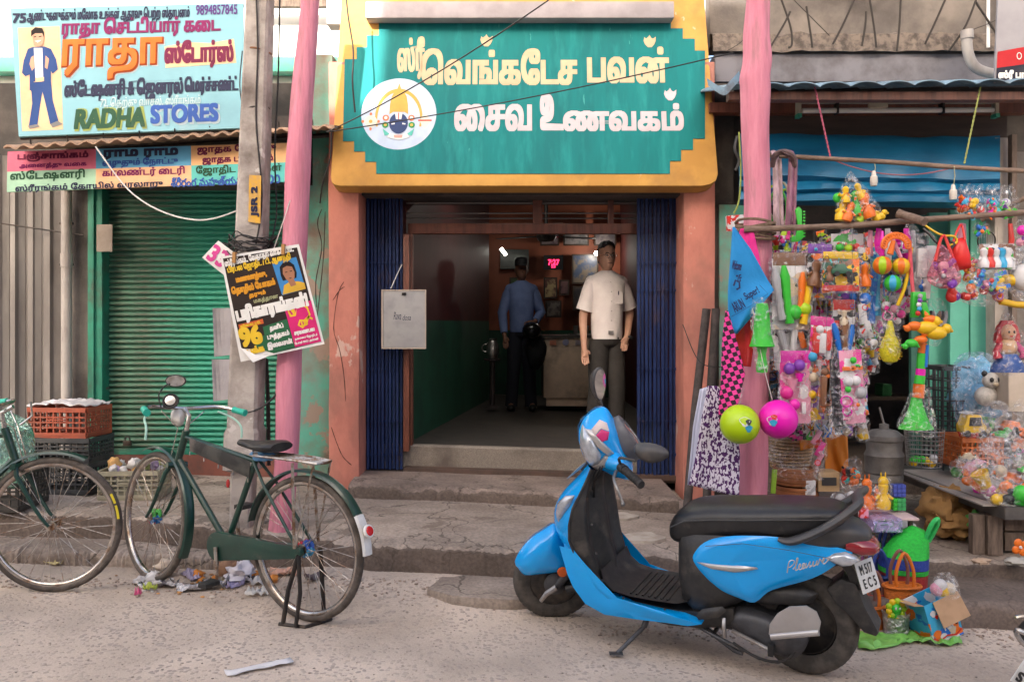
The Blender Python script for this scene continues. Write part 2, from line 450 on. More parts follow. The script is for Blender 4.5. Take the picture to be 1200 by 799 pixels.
class Board:
    """a flat (possibly tilted) surface with u to the right, v up, given by a corner and two axes; lift stands paint off it"""
    def __init__(s,o,u,v):
        s.o=V3(o);s.u=V3(u).normalized();s.v=V3(v);s.v=(s.v-s.u*s.v.dot(s.u)).normalized();s.n=s.u.cross(s.v)
        if s.n.y>0:s.n=-s.n
    def at(s,a,b,lift=0):return s.o+s.u*a+s.v*b+s.n*lift
    def pix(s,px,py):
        o=V3((0,0,CAMZ));d=P(px,py,4.0)-o
        t=(s.o-o).dot(s.n)/d.dot(s.n);q=o+d*t-s.o
        return q.dot(s.u),q.dot(s.v)
    def shape(s,mb,pts,lift=.002,th=.0):
        ps=[s.at(a,b,lift)for a,b in pts]
        if th:mb.prism(ps,s.n*th)
        else:mb.poly(ps)
        return mb
    def write(s,body,a0,a1,b0,b1,mat,parent,lift=.004,bold=0.0,name='lettering',rot=0.0,res=3,shear=0.0,n=6,th=0):
        """the text stretched to the box a0..a1, b0..b1 (b0: lowest ink, b1: highest ink)"""
        x0,x1,y0,y1=0,1,0,1
        if bold:
            cs=text_outline(body,shear,1);X=[x for c in cs for x,y in c];Y=[y for c in cs for x,y in c]
            bb_=(bold/((a1-a0)/(max(X)-min(X))),bold/((b1-b0)/(max(Y)-min(Y))))
        else:bb_=(0,0)
        vs,fs,x0,x1,y0,y1=text_mesh(body,bb_,res,shear)
        if not vs:return None
        mb=MB();sx=(a1-a0)/(x1-x0);sy=(b1-b0)/(y1-y0)
        cr,sr=math.cos(rot),math.sin(rot);ca,cb=(a0+a1)/2,(b0+b1)/2
        q=[]
        for v in vs:
            a=a0+(v.x-x0)*sx;b=b0+(v.y-y0)*sy
            if rot:a,b=ca+(a-ca)*cr-(b-cb)*sr,cb+(a-ca)*sr+(b-cb)*cr
            q.append(s.at(a,b,lift+v.z*.0003))
        mb.add(q,fs)
        o=mb.build(name,mat,parent)
        return o
    def pwrite(s,body,px0,py0,px1,py1,mat,parent,**k):
        """box given on the photograph: left, top, right, bottom of the ink, along the board's own axes"""
        a0,b1=s.pix(px0,py0);a1,b0=s.pix(px1,py1)
        return s.write(body,a0,a1,b0,b1,mat,parent,**k)
def paint(name,c,rough=.6):
    return M('paint_'+name,c,rough,col2=tuple(x*.88 for x in c),scale=8,dirt=tuple(x*.6+.05 for x in c),dscale=5,dlo=.66,dhi=.85,spec=.12)
def oval(cx,cy,rx,ry,n=24,a0=0,a1=2*PI):
    return[(cx+rx*math.cos(a0+(a1-a0)*i/n),cy+ry*math.sin(a0+(a1-a0)*i/n))for i in range(n if abs(a1-a0-2*PI)<1e-6 else n+1)]
def stroke(pts,w):
    """a 2D polyline as a band polygon"""
    L=[];R=[]
    for i,p in enumerate(pts):
        a=pts[max(i-1,0)];b=pts[min(i+1,len(pts)-1)]
        dx,dy=b[0]-a[0],b[1]-a[1];l=math.hypot(dx,dy)or 1
        ww=w[i]if isinstance(w,(list,tuple))else w
        L.append((p[0]-dy/l*ww/2,p[1]+dx/l*ww/2));R.append((p[0]+dy/l*ww/2,p[1]-dx/l*ww/2))
    return L+R[::-1]
# ---------------------------------------------------------------- ground, platform, steps
def wavy_line(pts,k=14,amp=.012):
    out=[]
    for i in range(len(pts)-1):
        a,b=pts[i],pts[i+1]
        for j in range(k):
            t=j/k;q=a.lerp(b,t);out.append(V3((q.x,q.y+random.uniform(-amp,amp),q.z)))
    out.append(pts[-1]);return out
mb=MB()
NX,NY=100,60
xs=[-60+120*i/NX for i in range(NX+1)]
def gy(j):return-60+120*j/NY
# fine sheet in the street, coarse beyond; one mesh
gx=[-300,-120,-40,-12]+[-6+12*i/140 for i in range(141)]+[12,40,120,300]
gyy=[-300,-120,-40,-12,-6,-2]+[0+7*i/90 for i in range(91)]+[12,40,120,400]
rnd=random.Random(3)
from mathutils import noise as mnoise
def road_h(x,y):
    zz=gz(max(-14,min(14,x)))
    if-6<x<6 and 0<y<7:
        n=mnoise.noise(V3((x*1.3,y*1.7,0)))*.010+mnoise.noise(V3((x*7,y*7,3)))*.003
        d=max(0,min(1,(y-4.1)/.5))
        if-1.5<x<.45:n+=d*.07*max(0,min(1,(x+1.5)/.5))*max(0,min(1,(.45-x)/.25))
        zz+=n
    return zz
rows=[[V3((x,y,road_h(x,y)))for x in gx]for y in gyy]
mb.loft(rows,closed=False,cap=False)
road=struct(mb,'road',ASPH,smooth=True)
def slab(name,front,back_y,h,h_back,mat,riser_to=-.05,amp=.010,rmat=None,chip=.02):
    """a raised sheet whose front edge follows the points, with a rounded nosing and a riser"""
    fr=wavy_line(front,60,amp*.6)
    mb=MB();top=[];rings=[]
    for q in fr:
        z=gz(q.x)+h+random.uniform(-.006,.004)
        c=chip*(max(0,mnoise.noise(V3((q.x*5,1,h*9))))*2.2+max(0,mnoise.noise(V3((q.x*17,4,h*9)))-.1)*1.6)
        col=[V3((q.x,q.y+.004,gz(q.x)+riser_to)),V3((q.x,q.y,z-.03-c)),V3((q.x,q.y+.004,z-.012-c*.7)),V3((q.x,q.y+.018+c,z-c*.2)),V3((q.x,q.y+.05+c,z+.001))]
        n=12
        for i in range(1,n+1):
            t=i/n;y=(q.y+.05+c)*(1-t)+back_y*t
            col.append(V3((q.x,y,gz(q.x)+h*(1-t)+h_back*t+mnoise.noise(V3((q.x*2.2,y*3,h)))*.008)))
        rings.append(col)
    nr=len(rings[0])
    mb.add([p for r in rings for p in r],[])
    fs=[];mi=[]
    for i in range(len(rings)-1):
        for j in range(nr-1):
            fs.append((i*nr+j,(i+1)*nr+j,(i+1)*nr+j+1,i*nr+j+1));mi.append(1 if j<2 else 0)
    # side cheeks
    for i in(0,len(rings)-1):
        r=rings[i];n0=len(mb.v)
        bot=V3((r[-1].x,r[-1].y,r[0].z));mb.v+=[bot]
        fs.append(tuple(i*nr+j for j in range(nr))+(n0,));mi.append(1)
    mb.f=fs;mb.mi=mi
    return struct(mb,name,[mat,rmat or mat],smooth=True,angle=50)
plat_front=[V3((-6,5.75,0)),ground(0,600,.22),ground(140,604,.22),ground(300,622,.22),ground(440,637,.22),ground(600,645,.22),ground(1150,657,.22),V3((6,4.45,0))]
slab('pavement',plat_front,7.2,.22,.24,CEM,rmat=CEMD,amp=.006)
slab('kerb_step',[V3((-6,5.6,0)),ground(0,642,.08),ground(140,648,.08),ground(255,651,.08),ground(268,645,.08)],5.6,.08,.08,CEM,rmat=CEM,amp=.012)
slab('lower_ledge',[ground(880,700,.13),ground(960,706,.13),ground(1150,706,.13),V3((6,3.95,0))],4.9,.13,.13,CEMD,rmat=CEMD,amp=.006)
# broken concrete patch in front of the platform
mb=MB()
pt=[ground(x,y,.075)for x,y in[(500,689),(512,680),(520,671),(560,668),(640,671),(650,700),(600,702),(560,700),(530,697)]]
mb.prism([q for q in pt],(0,0,-.09));struct(mb,'concrete_patch',CEM,bevel=.01)
# door step in front of the gates
slab('door_step',[ground(408,567,.32)+V3((0,0,0)),ground(560,573,.32),ground(796,585,.32)],6.42,.32,.33,STEPM,riser_to=.2,rmat=CEMD,amp=.008,chip=.03)
# pale cement patches worn into the platform
for i,(cx,cy,rx,ry)in enumerate([(752,631,26,5.5),(728,606,18,4),(846,618,14,3)]):
    mb=MB();ps=[]
    for k in range(22):
        a=2*PI*k/22;r=1+.12*math.sin(3*a+i)+.08*math.cos(5*a)
        q=ground(cx+rx*r*math.cos(a),cy+ry*r*math.sin(a),.228);ps.append(q)
    mb.prism([q+V3((0,0,.012))for q in ps],(0,0,-.02));struct(mb,'pavement_patch',M('pale_cement_patch',(.45,.40,.34),.9,col2=(.34,.29,.24),scale=9))
# sky dome is the world; nothing else above
# ---------------------------------------------------------------- buildings
FY=6.05
GY=6.33
def wallbox(name,px0,px1,py0,py1,Y,depth,mat,parent,**k):
    a=P(px0,py0,Y);b=P(px1,py1,Y)
    return MB().box(a.x,b.x,Y,Y+depth,b.z,a.z).build(name,mat,parent,**k)
# ---- restaurant
rest=thing('restaurant_building','salmon pink eating house front with tall open doorway under the teal sign','building',(0,FY,.2))
mb=MB();a=P(385,0,FY);
for(x0,x1,nm)in((-1.30,-1.085,'pillar'),(1.215,1.44,'pillar')):
    m_=MB();n=14;rings=[]
    for i in range(n+1):
        z=.1+(3.3-.1)*i/n
        j=mnoise.noise(V3((x0,0,z*2)))*.008
        rings.append([V3((x0+j,FY+.3,z)),V3((x0+j,FY,z)),V3((x1+j*.5,FY,z)),V3((x1+j*.5,FY+.3,z))])
    m_.loft(rings).build(nm,PINKW,rest,bevel=.012)
# cracks on the left pillar as thin dark brown lines
for pts in([(403,330),(396,345),(391,385),(398,410),(403,440),(405,470)],[(388,500),(395,520),(402,535),(412,545)],[(390,352),(398,340),(404,336)]):
    q=smoothpts([P(x,y,FY-.001)for x,y in pts],5)
    MB().tube(q,[.001]+[.0028+random.uniform(-.001,.001)for _ in q[2:]]+[.001],4).build('crack',M('crack_brown',(.10,.04,.03),.95),rest)
# stain band low on the left pillar
# interior
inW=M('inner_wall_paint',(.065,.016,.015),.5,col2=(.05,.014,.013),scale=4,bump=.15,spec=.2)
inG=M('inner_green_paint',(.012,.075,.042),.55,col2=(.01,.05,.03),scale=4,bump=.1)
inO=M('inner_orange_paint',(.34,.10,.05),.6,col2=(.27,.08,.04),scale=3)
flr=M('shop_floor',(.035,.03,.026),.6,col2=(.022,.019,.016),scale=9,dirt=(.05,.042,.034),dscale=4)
def fz(x):return .51+gz(x)
LW0,LW1=V3((-.80,6.45,0)),V3((-.28,10.4,0))
m_=MB();zb=1.47
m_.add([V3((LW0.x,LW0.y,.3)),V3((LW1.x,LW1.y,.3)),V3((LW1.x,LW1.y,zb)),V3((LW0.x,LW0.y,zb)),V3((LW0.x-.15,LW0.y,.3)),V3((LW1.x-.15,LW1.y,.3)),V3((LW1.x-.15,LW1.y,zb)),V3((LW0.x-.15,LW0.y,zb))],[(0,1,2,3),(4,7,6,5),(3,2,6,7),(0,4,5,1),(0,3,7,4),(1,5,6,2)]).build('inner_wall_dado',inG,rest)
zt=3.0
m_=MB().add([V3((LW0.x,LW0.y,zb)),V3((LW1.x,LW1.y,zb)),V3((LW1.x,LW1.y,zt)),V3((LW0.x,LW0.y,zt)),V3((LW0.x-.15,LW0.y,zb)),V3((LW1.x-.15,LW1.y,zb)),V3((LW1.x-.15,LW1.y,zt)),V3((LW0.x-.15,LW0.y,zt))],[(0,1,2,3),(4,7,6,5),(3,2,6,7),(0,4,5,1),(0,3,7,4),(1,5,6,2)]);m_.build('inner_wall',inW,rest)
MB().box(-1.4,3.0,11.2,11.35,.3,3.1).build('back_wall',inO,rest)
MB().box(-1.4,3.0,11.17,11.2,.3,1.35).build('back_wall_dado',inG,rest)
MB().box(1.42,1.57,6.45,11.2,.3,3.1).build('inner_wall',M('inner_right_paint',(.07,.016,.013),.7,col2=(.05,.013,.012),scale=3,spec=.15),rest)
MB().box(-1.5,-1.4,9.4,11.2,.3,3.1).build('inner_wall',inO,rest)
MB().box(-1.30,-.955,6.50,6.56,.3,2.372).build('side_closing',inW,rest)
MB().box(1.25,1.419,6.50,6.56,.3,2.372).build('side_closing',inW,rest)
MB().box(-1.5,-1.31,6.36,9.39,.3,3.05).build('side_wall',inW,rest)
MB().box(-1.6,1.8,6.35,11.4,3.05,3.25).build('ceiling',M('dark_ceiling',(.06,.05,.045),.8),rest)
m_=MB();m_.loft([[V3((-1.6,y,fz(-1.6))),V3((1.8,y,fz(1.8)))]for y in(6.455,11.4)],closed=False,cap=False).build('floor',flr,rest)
# terrazzo sill: riser plus tread
m_=MB();xa,xb=-.98,1.30
m_.add([V3((x,y,z+gz(x)))for x in(xa,xb)for(y,z)in((6.40,.30),(6.40,.500),(6.408,.512),(6.46,.514),(6.46,.30))],[(0,5,6,1),(1,6,7,2),(2,7,8,3),(3,8,9,4)]).build('sill',TERR,rest)
m_=MB();m_.add([V3((x,y,z+gz(x)))for x in(-.80,1.22)for(y,z)in((6.30,.32),(6.30,.355),(6.40,.355),(6.40,.32))],[(0,4,5,1),(1,5,6,2),(2,6,7,3)]).build('threshold',M('old_threshold_wood',(.10,.06,.045),.7,col2=(.06,.04,.03),scale=8),rest)
# lintel above the opening, transom with bars, frame
MB().box(-1.09,1.22,FY+.12,GY+.35,2.37,2.75).build('lintel',DARKC,rest)
fr=thing('door_frame','red brown wooden door frame with barred fanlight above the open doorway','door frame',(0,6.42,.5))
a=P(478,262,6.42);b=P(748,274,6.42)
MB().box(a.x,b.x+.3,6.41,6.48,b.z,a.z).build('transom',WOODR,fr,bevel=.005)
MB().box(-.80,-.745,6.40,6.47,.53,a.z-.075).build('jamb',WOODR,fr,bevel=.004)
MB().box(-.803,-.76,6.30,6.397,.50,2.1).build('jamb',WOODR,fr,bevel=.004)
for px in(630,716):
    q=P(px,240,6.42);w=.035 if px==630 else .02
    MB().box(q.x-w,q.x+w,6.42,6.47,a.z+.001,2.37).build('mullion',WOODR,fr)
for py in(226,238,250,256):
    q=P(500,py,6.45);MB().tube([V3((-.8,6.45,q.z)),V3((1.3,6.45,q.z))],.006,6).build('fanlight_bar',M('bar_metal',(.25,.23,.22),.4,.7),fr)
# ---- collapsible gates
def gate(name,px0,px1,pyb,label,nb):
    t=thing(name,label,'gate',P((px0+px1)/2,pyb,GY),'blue collapsible gates')
    x0=P(px0,0,GY).x;x1=P(px1,0,GY).x;zb=P(0,pyb,GY).z;zt=2.40
    w=(x1-x0)/nb
    for i in range(nb):
        x=x0+w*(i+.5);y=GY+random.uniform(-.006,.01)+(.012 if i%2 else 0)
        m=MB()
        hw=w*.34
        m.add([V3((x+dx,y+dy,z))for z in(zb+random.uniform(0,.004),zt)for dx,dy in((-hw,.028),(-hw,0),(hw,0),(hw,.028),(hw-.003,.028),(hw-.003,.004),(-hw+.003,.004),(-hw+.003,.028))],[(k,(k+1)%8,(k+1)%8+8,k+8)for k in range(8)]+[tuple(range(8)),tuple(range(8,16))])
        m.build('gate_bar',BLUEG,t)
    for py in(308,432,493,532,340 if px0>600 else 385):
        z=P(0,py,GY).z
        m=MB()
        for i in range(nb):
            x=x0+w*(i+.5);m.obox(V3((x,GY-.012,z)),(w*.62,.006,.018),(0,R_(35 if i%2 else-35),0))
            m.cyl(V3((x,GY-.02,z)),V3((x,GY-.012,z)),.005,6)
        tag(m.build('lattice_strap',BLUEG,t),kind='stuff')
    MB().box(x0-.01,x1+.01,GY-.02,GY+.05,zb-.02,zb-.002).build('bottom_channel',DARKST,t)
    MB().box(x0-.01,x1+.01,GY-.02,GY+.05,zt+.001,zt+.03).build('top_channel',DARKST,t)
    return t
gate('collapsible_gate',429,472,550,'blue collapsible steel gate folded against the pillar behind the whiteboard',10)
gate('collapsible_gate',746,798,562,'blue collapsible steel gate folded on the side of the standing man',11)
# ---- big teal sign
sign=thing('restaurant_sign','teal and ochre painted sign with cream Tamil lettering above the doorway','sign',(0,5.95,2.4))
bl=P(387,218,5.90);br_=P(843,218,5.90)
tl=P(395,12,6.12)
SB=Board(bl,(1,0,0),V3((0,tl.y-bl.y,tl.z-bl.z)))
def sp(px,py):return SB.pix(px,py)
w=br_.x-bl.x
# ochre slab with rounded lower corners
def rc(pts):return pts
H_=1.42
out=[(0.03,H_),(0.0,.07),(.008,.03),(.03,.008),(.07,0),(w-.12,.0),(w-.06,.012),(w-.02,.04),(w-.004,.09),(w-.05,H_)]
m_=MB();f0=[SB.at(a,b,0)for a,b in out];f1=[SB.at(a,b,-.16)for a,b in out]
n=len(out)
m_.add(f0+f1,[tuple(range(n)),tuple(range(n,2*n))[::-1]]+[(i,(i+1)%n,(i+1)%n+n,i+n)for i in range(n)])
m_.build('sign_slab',YEL,sign,bevel=.012)
steps=[(402,25+.0),(402,166),(415,166),(415,178),(428,178),(428,190),(441,190),(441,204),(785,204),(785,189),(798,189),(798,176),(812,176),(812,163),(826,163),(826,60),(814,60),(814,46),(800,46),(800,34),(786,34),(786,23),(444,28),(444,42),(430,42),(430,56),(418,56),(418,70),(404,70)]
steps=steps[1:]
m_=MB();SB.shape(m_,[sp(*q)for q in steps],.0015,.004);m_.build('sign_panel',TEALS,sign)
# raised rim: thin shadow strip along the top edge of the panel
CR=paint('cream',(.60,.46,.30));LV=paint('pale_lilac',(.56,.50,.53));
SL=.007
SB.pwrite('ஸ்ரீ',467,45,497,93,CR,sign,lift=SL,bold=.006,rot=.04)
SB.pwrite('ெவங்கேடச',495,59,675,99,CR,sign,lift=SL,bold=.0095)
SB.pwrite('பவன்',689,57,783,97,CR,sign,lift=SL,bold=.0095)
SB.pwrite('ைசவ',534,124,622,153,LV,sign,lift=SL,bold=.009)
SB.pwrite('உ',634,112,659,152,LV,sign,lift=SL,bold=.009)
SB.pwrite('ணவகம்',661,123,800,153,LV,sign,lift=SL,bold=.009)
# flame buds on the dots
for(cx,cy,mt)in((570,49,CR),(761,50,CR),(785,112,LV)):
    a,b=sp(cx,cy);m_=MB()
    SB.shape(m_,[(a+dx*.045,b+dy*.052)for dx,dy in((-.75,-.35),(-.95,.15),(-.8,.7),(-.55,.45),(-.15,.75),(0,1.0),(.25,.6),(.55,.45),(1.0,.75),(.95,.1),(.7,-.4),(.3,-.8),(-.3,-.8))],SL+.002)
    m_.build('flame_mark',mt,sign)
# round emblem: pale disc with a crowned dark blue face between conch and wheel
ea,eb=sp(467.5,134)
er=abs(sp(511.5,134)[0]-ea)
def EM(pts,mat,lift,nm='emblem'):
    m=MB();SB.shape(m,[(ea+x*er,eb+y*er)for x,y in pts],lift);return m.build(nm,mat,sign)
EM(oval(0,0,1,1,48),paint('sky_disc',(.50,.60,.75)),SL,'emblem_disc')
GOLD=paint('gold',(.62,.40,.10));NAVY=paint('navy',(.045,.07,.17));WHT=paint('white',(.75,.75,.74));RED=paint('red',(.6,.07,.04));GRN=paint('green',(.04,.28,.10))
arch=[(math.cos(a)*.60,-.12+math.sin(a)*.78)for a in[PI*(-.1+1.2*i/24)for i in range(25)]]
EM(stroke(arch,[.05+.05*math.sin(PI*i/24)for i in range(25)]),GOLD,SL+.001)
EM([(-.25,-.02),(-.24,.25),(-.2,.48),(-.13,.62),(-.05,.7),(0,.86),(.05,.7),(.13,.62),(.2,.48),(.24,.25),(.25,-.02),(.15,.05),(-.15,.05)],GOLD,SL+.002)
EM(oval(0,-.27,.25,.29,24),NAVY,SL+.003)
EM([(-.1,.02),(-.07,-.16),(.07,-.16),(.1,.02)],WHT,SL+.004)
EM([(-.013,.02),(-.013,-.16),(.013,-.16),(.013,.02)],RED,SL+.005)
for sx in(-1,1):
    EM(oval(.34*sx,-.12,.085,.085,16),paint('coral',(.70,.22,.10)),SL+.004);EM(oval(.34*sx,-.12,.045,.045,12),WHT,SL+.005)
    EM(oval(.35*sx,-.32,.085,.085,16),GRN,SL+.004);EM(oval(.35*sx,-.32,.04,.04,12),GOLD,SL+.005)
    EM([(.1*sx,-.3),(.18*sx,-.31),(.19*sx,-.28),(.1*sx,-.26)],WHT,SL+.005)
    EM([(.22*sx,-.58),(.42*sx,-.42),(.36*sx,-.62)],paint('teal_leaf',(.12,.5,.42)),SL+.004)
EM([(-.22,-.54),(-.3,-.66),(0,-.74),(.3,-.66),(.22,-.54),(0,-.60)],WHT,SL+.0045)
EM([(-.12,-.6),(.12,-.6),(.1,-.68),(-.1,-.68)],paint('pale_red',(.7,.35,.30)),SL+.0055)
EM(oval(-.74,-.22,.17,.17,20),paint('pale_cream',(.75,.70,.60)),SL+.003)
EM(oval(-.74,-.22,.05,.05,10),GOLD,SL+.004)
for k in range(4):
    a=PI/2*k;EM(oval(-.74+.21*math.cos(a),-.22+.21*math.sin(a),.035,.045,8),paint('coral',(.70,.22,.10)),SL+.0035)
EM([(.56,-.2),(.62,-.06),(.7,.0),(.78,-.06),(.86,-.2),(.78,-.34),(.7,-.42),(.62,-.34)],paint('pale_cream',(.75,.70,.60)),SL+.003)
EM([(.52,-.17),(.88,-.17),(.88,-.21),(.52,-.21)],RED,SL+.004)
# shading ledge over the sign, louvred wall above it
led=thing('upper_storey','grey cement ledge and lattice panels of the upper storey over the teal sign','building',(0,6.2,3.7))
a=P(430,27,6.06);b=P(788,6,6.06)
MB().box(a.x,b.x,5.99,6.6,a.z+.01,b.z).build('ledge',M('lilac_cement',(.40,.36,.38),.8,col2=(.30,.27,.28),scale=3,bump=.2),led,bevel=.01)
MB().box(-1.4,1.7,6.45,6.6,b.z,4.9).build('rear_wall',WHITEW,led)
for i in range(7):
    x0=a.x+.05+i*(b.x-a.x-.1)/7;x1=x0+(b.x-a.x-.1)/7-.03
    m_=MB();zt_=b.z+.6
    m_.box(x0,x1,6.2,6.26,b.z+.001,b.z+.035);m_.box(x0,x0+.03,6.2,6.26,b.z+.04,zt_);m_.box(x0+.08,x1-.05,6.205,6.25,b.z+.06,b.z+.085)
    m_.build('lattice_panel',M('pinkish_plaster',(.55,.45,.44),.8,col2=(.42,.35,.35),scale=4),led,bevel=.006)
x_=P(806,0,6.03)
# ---- wall between and above: left sunlit wall set back
lb=thing('set_back_building','bright whitewashed upper wall set back behind the blue shop sign','building',(-3,7.6,3))
MB().box(-9,-1.45,7.6,7.75,2.2,7.5).build('wall',WHITEW,lb)
z_=P(330,78,7.5).z
MB().box(-5,-1.46,7.45,7.6,z_-.06,z_+.07).build('string_course',GREENF,lb,bevel=.01)
z2=P(330,10,7.5).z
MB().box(-2.3,-1.3,7.4,7.45,z2-.02,z2+.05).build('beam',WOODG,lb)
# ---- left shop
ls=thing('shuttered_shop','closed stationery shop with green roller shutter and grey pillars','building',(-2.4,GY,.3))
SY=6.45
x0=P(124,0,SY).x;x1=P(356,0,SY).x;zb=P(0,524,SY).z;zt=P(0,205,SY).z
sh=thing('roller_shutter','rust streaked green roller shutter pulled down to its sill','shutter',(x0,SY,zb))
ns=50;hgt=(zt-zb)/ns
proto=None
for i in range(ns):
    z=zb+hgt*i
    if proto is None:
        prof=[(0,0),(-.012,.10),(-.018,.35),(-.012,.62),(0,.74),(.006,.86),(0,1.0)]
        m=MB();m.loft([[V3((x,SY+dy,zb+hgt*t))for dy,t in prof]for x in[x0+(x1-x0)*k/3 for k in range(4)]],closed=False,cap=False)
        proto=m.build('shutter_slat',SHUT,sh,smooth=True,angle=70)
    else:
        o=proto.copy();link(o);o.location=proto.location+V3((random.uniform(-.002,.002),random.uniform(-.0015,.0015),hgt*i))
MB().box(x0,x1,SY-.03,SY+.02,zb-.05,zb-.002).build('bottom_rail',GREENF,sh,bevel=.004)
a=P(366,0,SY)
MB().box(P(104,0,6.35).x,x0+.03,6.33,6.50,.22,2.5).build('shutter_guide',GREENF,ls,bevel=.006)
MB().box(P(104,0,6.35).x+.04,P(104,0,6.35).x+.055,6.31,6.33,.25,2.5).build('guide_bead',GREENF,ls)
MB().box(x1-.01,x1+.05,6.40,6.50,.3,2.6).build('shutter_guide',GREENF,ls,bevel=.006)
MB().box(P(349,0,6.38).x+.04,-1.304,6.20,6.5,.2,3.4).build('pillar',TEALW,ls,bevel=.012)
for pts in([(377,245),(372,262),(377,290),(370,330),(371,360)],[(381,248),(379,300),(374,350),(368,400)]):
    q=smoothpts([P(x,y,6.199)for x,y in pts],5)
    MB().tube(q,[.002+.002*abs(math.sin(i))for i in range(len(q))],4).build('crack',M('crack_grey',(.06,.05,.045),.95),ls)
MB().box(P(78,0,6.4).x,P(104,0,6.35).x-.002,6.36,6.55,.2,2.6).build('cement_pier',GREYC,ls,bevel=.01)
MB().box(P(100,0,6.4).x,-1.36,6.42,6.6,.2,zb-.052).build('sill',M('red_sill',(.20,.07,.05),.9,col2=(.10,.06,.05),scale=4,bump=.4),ls)
MB().box(-6,-1.4,6.6,6.75,0.2,3.3).build('rear_wall',DARKC,ls)
MB().box(P(94,0,SY).x-.02,P(360,0,SY).x+.1,6.2,6.6,P(0,220,6.3).z,2.95).build('lintel',DARKC,ls)
# small metal plate on the green frame
q=P(123,279,6.3);single(MB().box(q.x-.06,q.x+.055,6.296,6.304,q.z-.1,q.z+.1),'metal_plate',M('beige_plate',(.33,.27,.22),.6,col2=(.25,.2,.16),scale=8),'small beige metal plate fixed to the green shutter frame','plate')
# corrugated grey door panels at the far left
gp=thing('metal_panel_wall','grey pleated sheet metal door panels beside the white drainpipe','door',(P(36,0,6.35).x,6.35,.3))
edges_=[-60,-36,-12,8,27,46,70,76]
for i in range(len(edges_)-1):
    xa=P(edges_[i],0,6.36).x;xb=P(edges_[i+1],0,6.36).x;d=.03+.02*(i%2)
    m=MB();w_=xb-xa;prof=[(xa,6.40),(xa+.25*w_,6.40-d),(xa+.55*w_,6.40-d),(xa+.62*w_,6.39-d*.2),(xb-.004,6.40)]
    m.loft([[V3((x,y,z))for x,y in prof]+[V3((xb-.004,6.42,z)),V3((xa,6.42,z))]for z in(.33,1.0,1.7,2.7)]);m.build('panel',GREYM,gp)
q0,q1=P(2,262,6.30),P(98,276,6.30)
MB().tube([q0,q1],.006,6).build('latch_rod',DARKST,gp)
# drainpipe
dp=thing('drainpipe','dirty white plastic drainpipe between grey panels and cement pier','pipe',P(78,545,6.28))
PVC=M('old_white_pvc',(.42,.39,.36),.5,col2=(.30,.27,.25),scale=6,dirt=(.16,.13,.11),dscale=3,stretch=(1,1,.4))
x=P(78,0,6.28).x
MB().tube([V3((x,6.28,.3)),V3((x,6.28,2.6))],.037,14).build('pipe',PVC,dp,smooth=True)
for py in(305,480):MB().tube([P(78,py,6.28)-V3((0,0,.05)),P(78,py,6.28)+V3((0,0,.05))],.043,14).build('collar',PVC,dp,smooth=True)
for py in(310,262):MB().tube([P(70,py,6.3),P(86,py,6.3)],.01,6).build('clamp',DARKST,dp)
# ---- awning of wavy tiles under the blue sign
aw=thing('tin_awning','narrow wavy tile awning edge under the blue stationery sign','awning',P(180,170,5.8))
m=MB();a0=P(4,172,5.45);a1=P(392,147,5.75);N_=120;r0=[];r1=[];r2=[];r3=[]
for i in range(N_+1):
    t=i/N_;q=a0.lerp(a1,t);h=.012*math.sin(t*2*PI*22)
    r0.append(q+V3((0,0,h)));r1.append(q+V3((0,.75,.16+h)));r2.append(q+V3((0,.75,.148+h)));r3.append(q+V3((0,0,h-.012)))
m.loft([r0,r1,r2,r3,r0],closed=False,cap=False).build('sheet',M('old_terracotta_sheet',(.42,.27,.18),.9,col2=(.26,.18,.13),scale=6,bump=.3),aw,smooth=True)
for i in range(9):
    q=a0.lerp(a1,(i+.6)/9.3);MB().tube([q+V3((0,.06,.01)),q+V3((0,.05,.06))],.005,5).build('hook_bolt',DARKST,aw)
MB().tube([a0+V3((0,.45,.04)),a1+V3((0,.45,.04))],.018,6).build('rail',DARKST,aw)
# ---- right shop
rs=thing('toy_shop_building','dark open toy shop with dark grey concrete front and turquoise folding doors','building',(2.6,6.3,.2))
TQ=M('turquoise_door_paint',(.10,.40,.30),.6,col2=(.08,.33,.25),scale=3,bump=.1,dirt=(.05,.16,.12),dscale=4,dlo=.6,dhi=.8)
a=P(838,60,6.3)
MB().box(1.46,8,6.3,6.5,P(0,56,6.3).z,6.5).build('upper_wall',GREYC,rs,bevel=.01)
m=MB();n=60
r=[[],[],[],[]]
for i in range(n+1):
    x=1.44+i*(5.2-1.44)/n;j=mnoise.noise(V3((x*6,0,0)))*.05;k_=mnoise.noise(V3((x*9,4,0)))*.03
    r[0].append(V3((x,6.3,P(0,40,6.3).z+k_)));r[1].append(V3((x,6.12+j,P(0,44,6.2).z+k_)));r[2].append(V3((x,6.10+j,P(0,60,6.1).z+k_*.4)));r[3].append(V3((x,6.3,P(0,62,6.3).z)))
m.loft(r,closed=False,cap=False).build('broken_ledge',M('spalled_concrete',(.20,.16,.13),.95,col2=(.08,.065,.055),scale=16,bump=1.0,bscale=30),rs)
MB().box(1.46,8,6.14,6.3,P(0,96,6.14).z,P(0,63,6.14).z).build('beam',M('lilac_grey_beam',(.17,.165,.185),.8,col2=(.09,.08,.085),scale=3,bump=.3),rs,bevel=.01)
MB().box(1.455,1.60,6.15,6.5,.2,P(0,97,6.14).z).build('pillar',DARKC,rs,bevel=.01)
MB().box(P(843,0,6.12).x,P(872,0,6.12).x,6.12,6.145,.3,P(0,240,6.12).z).build('pillar_face',TEALW,rs)
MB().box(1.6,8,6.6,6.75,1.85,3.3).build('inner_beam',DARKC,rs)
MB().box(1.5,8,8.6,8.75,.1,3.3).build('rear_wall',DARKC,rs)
MB().box(1.45,8,6.5,8.6,.1,.26).build('floor',CEMD,rs)
